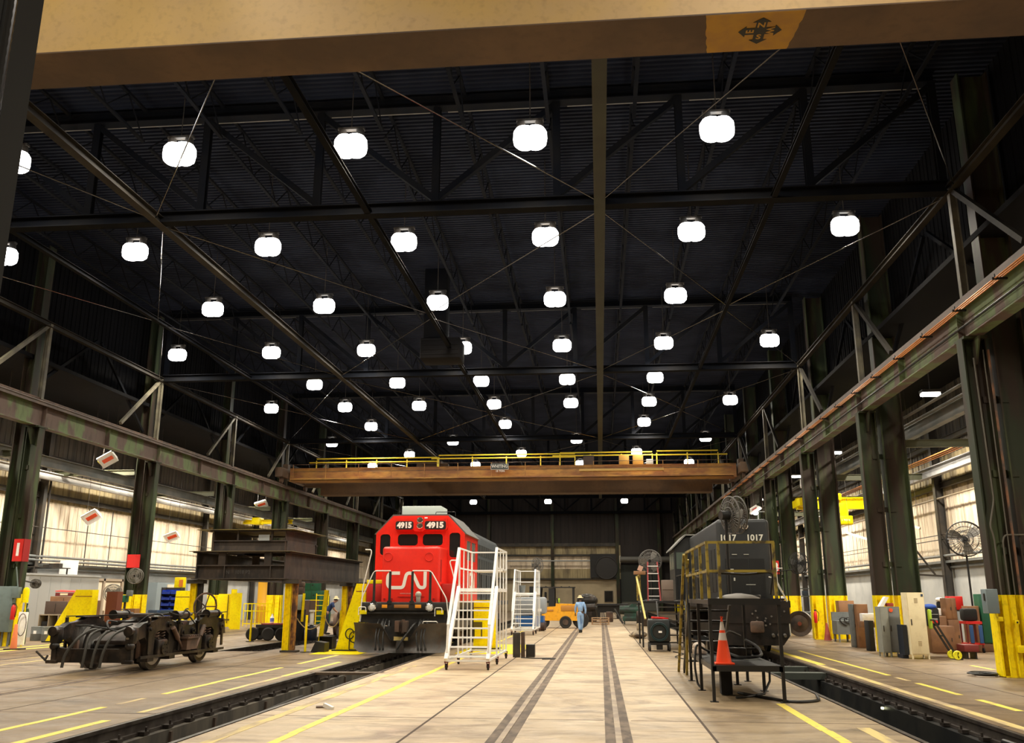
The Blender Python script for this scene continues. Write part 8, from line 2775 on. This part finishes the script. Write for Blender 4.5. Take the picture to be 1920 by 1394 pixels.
# pallets
for k in range(3):
    t = thing('pallet', 'wooden pallet in the far stack, %s from the floor' % ['lowest', 'middle one', 'top one'][k], 'pallet', (-0.05, 60, k * 0.15), 0, 'stacked pallets')
    for j in range(5):
        g = G(); y = 59.5 + j * 0.24; g.b(-0.62, 0.52, y, y + 0.14, k * 0.15 + 0.105, k * 0.15 + 0.125)
        part('deck_board', g, M_WOOD, t)
    for x in (-0.62, -0.09, 0.44):
        g = G(); g.b(x, x + 0.08, 59.5, 60.6, k * 0.15 + 0.02, k * 0.15 + 0.105)
        part('stringer', g, M_WOOD, t)
    for j in (0, 2, 4):
        g = G(); y = 59.5 + j * 0.24; g.b(-0.62, 0.52, y, y + 0.12, k * 0.15, k * 0.15 + 0.02)
        part('bottom_board', g, M_WOOD, t)
# flat wagon frame, dark machines
t = thing('flat_trolley', 'dark steel trolley frame at the far end of the centre track', 'trolley', (0.6, 75, 0))
g = G(); g.b(-0.9, 2.2, 74.5, 78, 1.02, 1.16); g.b(-0.3, 1.5, 74.8, 77.5, 0.5, 1.02)
part('frame', g, M_BLACK, t)
for x in (-0.55, 1.85):
    g = G(); g.prism([(x - 0.3, 1.02), (x + 0.3, 1.02), (x + 0.15, 0.78), (x - 0.15, 0.78)], 'y', 74.48, 74.6)
    part('bracket', g, M_GREYM, t)
for x in (-0.2, 1.4):
    g = G(); g.b(x - 0.15, x + 0.15, 74.8, 75.2, 0, 0.5)
    part('leg', g, M_BLACK, t)
g = G(); g.bar((1.45, 62.5, 0.0), (0.95, 64.5, 0.9), 0.10, 0.08)
solo('leaning_bar', g, M_STRUT, 'grey bar leaning beside the far pallets', 'bar')
g = G()
g.ell((-0.95, 66, 1.45), (0.75, 0.6, 0.50)); g.cb((-1.0, 66, 0.55), (1.5, 1.2, 1.1), ch=0.2); g.cyl((-1.5, 65.5, 1.0), (-0.4, 65.5, 1.0), 0.3, n=14); g.cyl((-0.5, 65.4, 0), (-0.5, 65.4, 1.0), 0.08, n=8)
solo('round_machine', g, M_GREASE, 'dark rounded machine behind the walking person', 'machine')
g = G(); g.cb((1.9, 60.5, 0.35), (1.0, 0.8, 0.3), ch=0.03); g.bar((1.5, 60.2, 0), (1.5, 60.2, 0.35), 0.08, 0.08); g.bar((2.3, 60.2, 0), (2.3, 60.2, 0.35), 0.08, 0.08); g.prism([(1.5, 0.5), (2.3, 0.5), (2.3, 1.3), (2.0, 1.3), (1.5, 0.8)], 'y', 60.2, 60.8)
g.cyl((1.2, 60.4, 0.9), (2.6, 60.4, 0.9), 0.28, n=16)
solo('green_machine', g, mat('machine_green', (0.012, 0.06, 0.04), 0.5, col2=(0.02, 0.025, 0.022), scale=3), 'dark green machine right of the far pallets', 'machine')
for x, y, sx, sz, m, lab in ((3.1, 57, 0.7, 0.9, M_GREASE, 'dark rusty machine part left of the third platform'), (1.2, 66, 0.5, 0.7, M_RUST, 'rusty block behind the green machine')):
    g = G(); g.cb((x - 0.6, y, sz / 2), (sx, 0.6, sz), ch=0.06); g.cyl((x - 0.6, y - 0.35, sz * 0.6), (x - 0.6, y + 0.35, sz * 0.6), sz * 0.3, n=14)
    solo('machine_part', g, m, lab, 'machine part')
g = G(); g.ell((1.62, 40.5, 0.16), (0.35, 0.5, 0.16)); g.ell((1.45, 41.5, 0.08), (0.25, 0.2, 0.08)); g.cb((1.7, 41.2, 0.35), (0.3, 0.3, 0.5), ch=0.05)
solo('rag_heap', g, mat('rag_beige', (0.35, 0.28, 0.18), 0.8, col2=(0.08, 0.06, 0.05), scale=4), 'heap of beige rags and scrap left of the dark stair platform', 'rags')
# exhaust fan in the far wall
t = thing('wall_fan', 'big dark exhaust fan housing on the far wall left of the roller door', 'wall fan', (0.9, YF - 0.6, 4.2))
g = G(); g.b(-1.2, 2.0, YF - 0.5, YF - 0.05, 4.0, 6.9)
part('housing', g, M_BLACK, t)
g = G(); g.ring((0.8, YF - 0.6, 5.2), (0, 1, 0), 1.35, 0.08, 32, 8); g.lathe([(0, -0.05), (1.3, 0), (1.3, 0.1)], (0.8, YF - 0.6, 5.2), (0, 1, 0), n=32)
part('fan_ring', g, mat('ring_dark', (0.03, 0.028, 0.028), 0.6), t)
g = G(); g.cyl((-11.6, YF - 0.6, 6.05), (-1.2, YF - 0.6, 6.05), 0.09, n=10)
solo('far_pipe', g, M_GREYL, 'long pale pipe running level across the far wall', 'pipe')
# dark steel column beside the camera at the left edge
g = G()
g.ib((-5.75, 7.1, 0), (-5.75, 7.1, 12.0), 0.55, 0.50, 0.04, 0.03, up=(1, 0, 0))
g.b(-6.15, -5.47, 6.84, 6.88, 0.0, 12.0)
solo('near_post', g, M_BLACKM, 'very dark steel post rising close at the left edge of the view', 'post')
g = G()
g.path([(-5.445, 6.92, 5.0 + 0.05 * i) for i in range(120)], [0.012 + 0.006 * (i % 2) for i in range(120)], 5)
solo('hanging_chain', g, M_ROD, 'fine chain hanging along the edge of the dark near post', 'chain')

# ---------------------------------------------------------------- tidy
for _o in SC.objects:
    if '_inv' in _o:
        del _o['_inv']
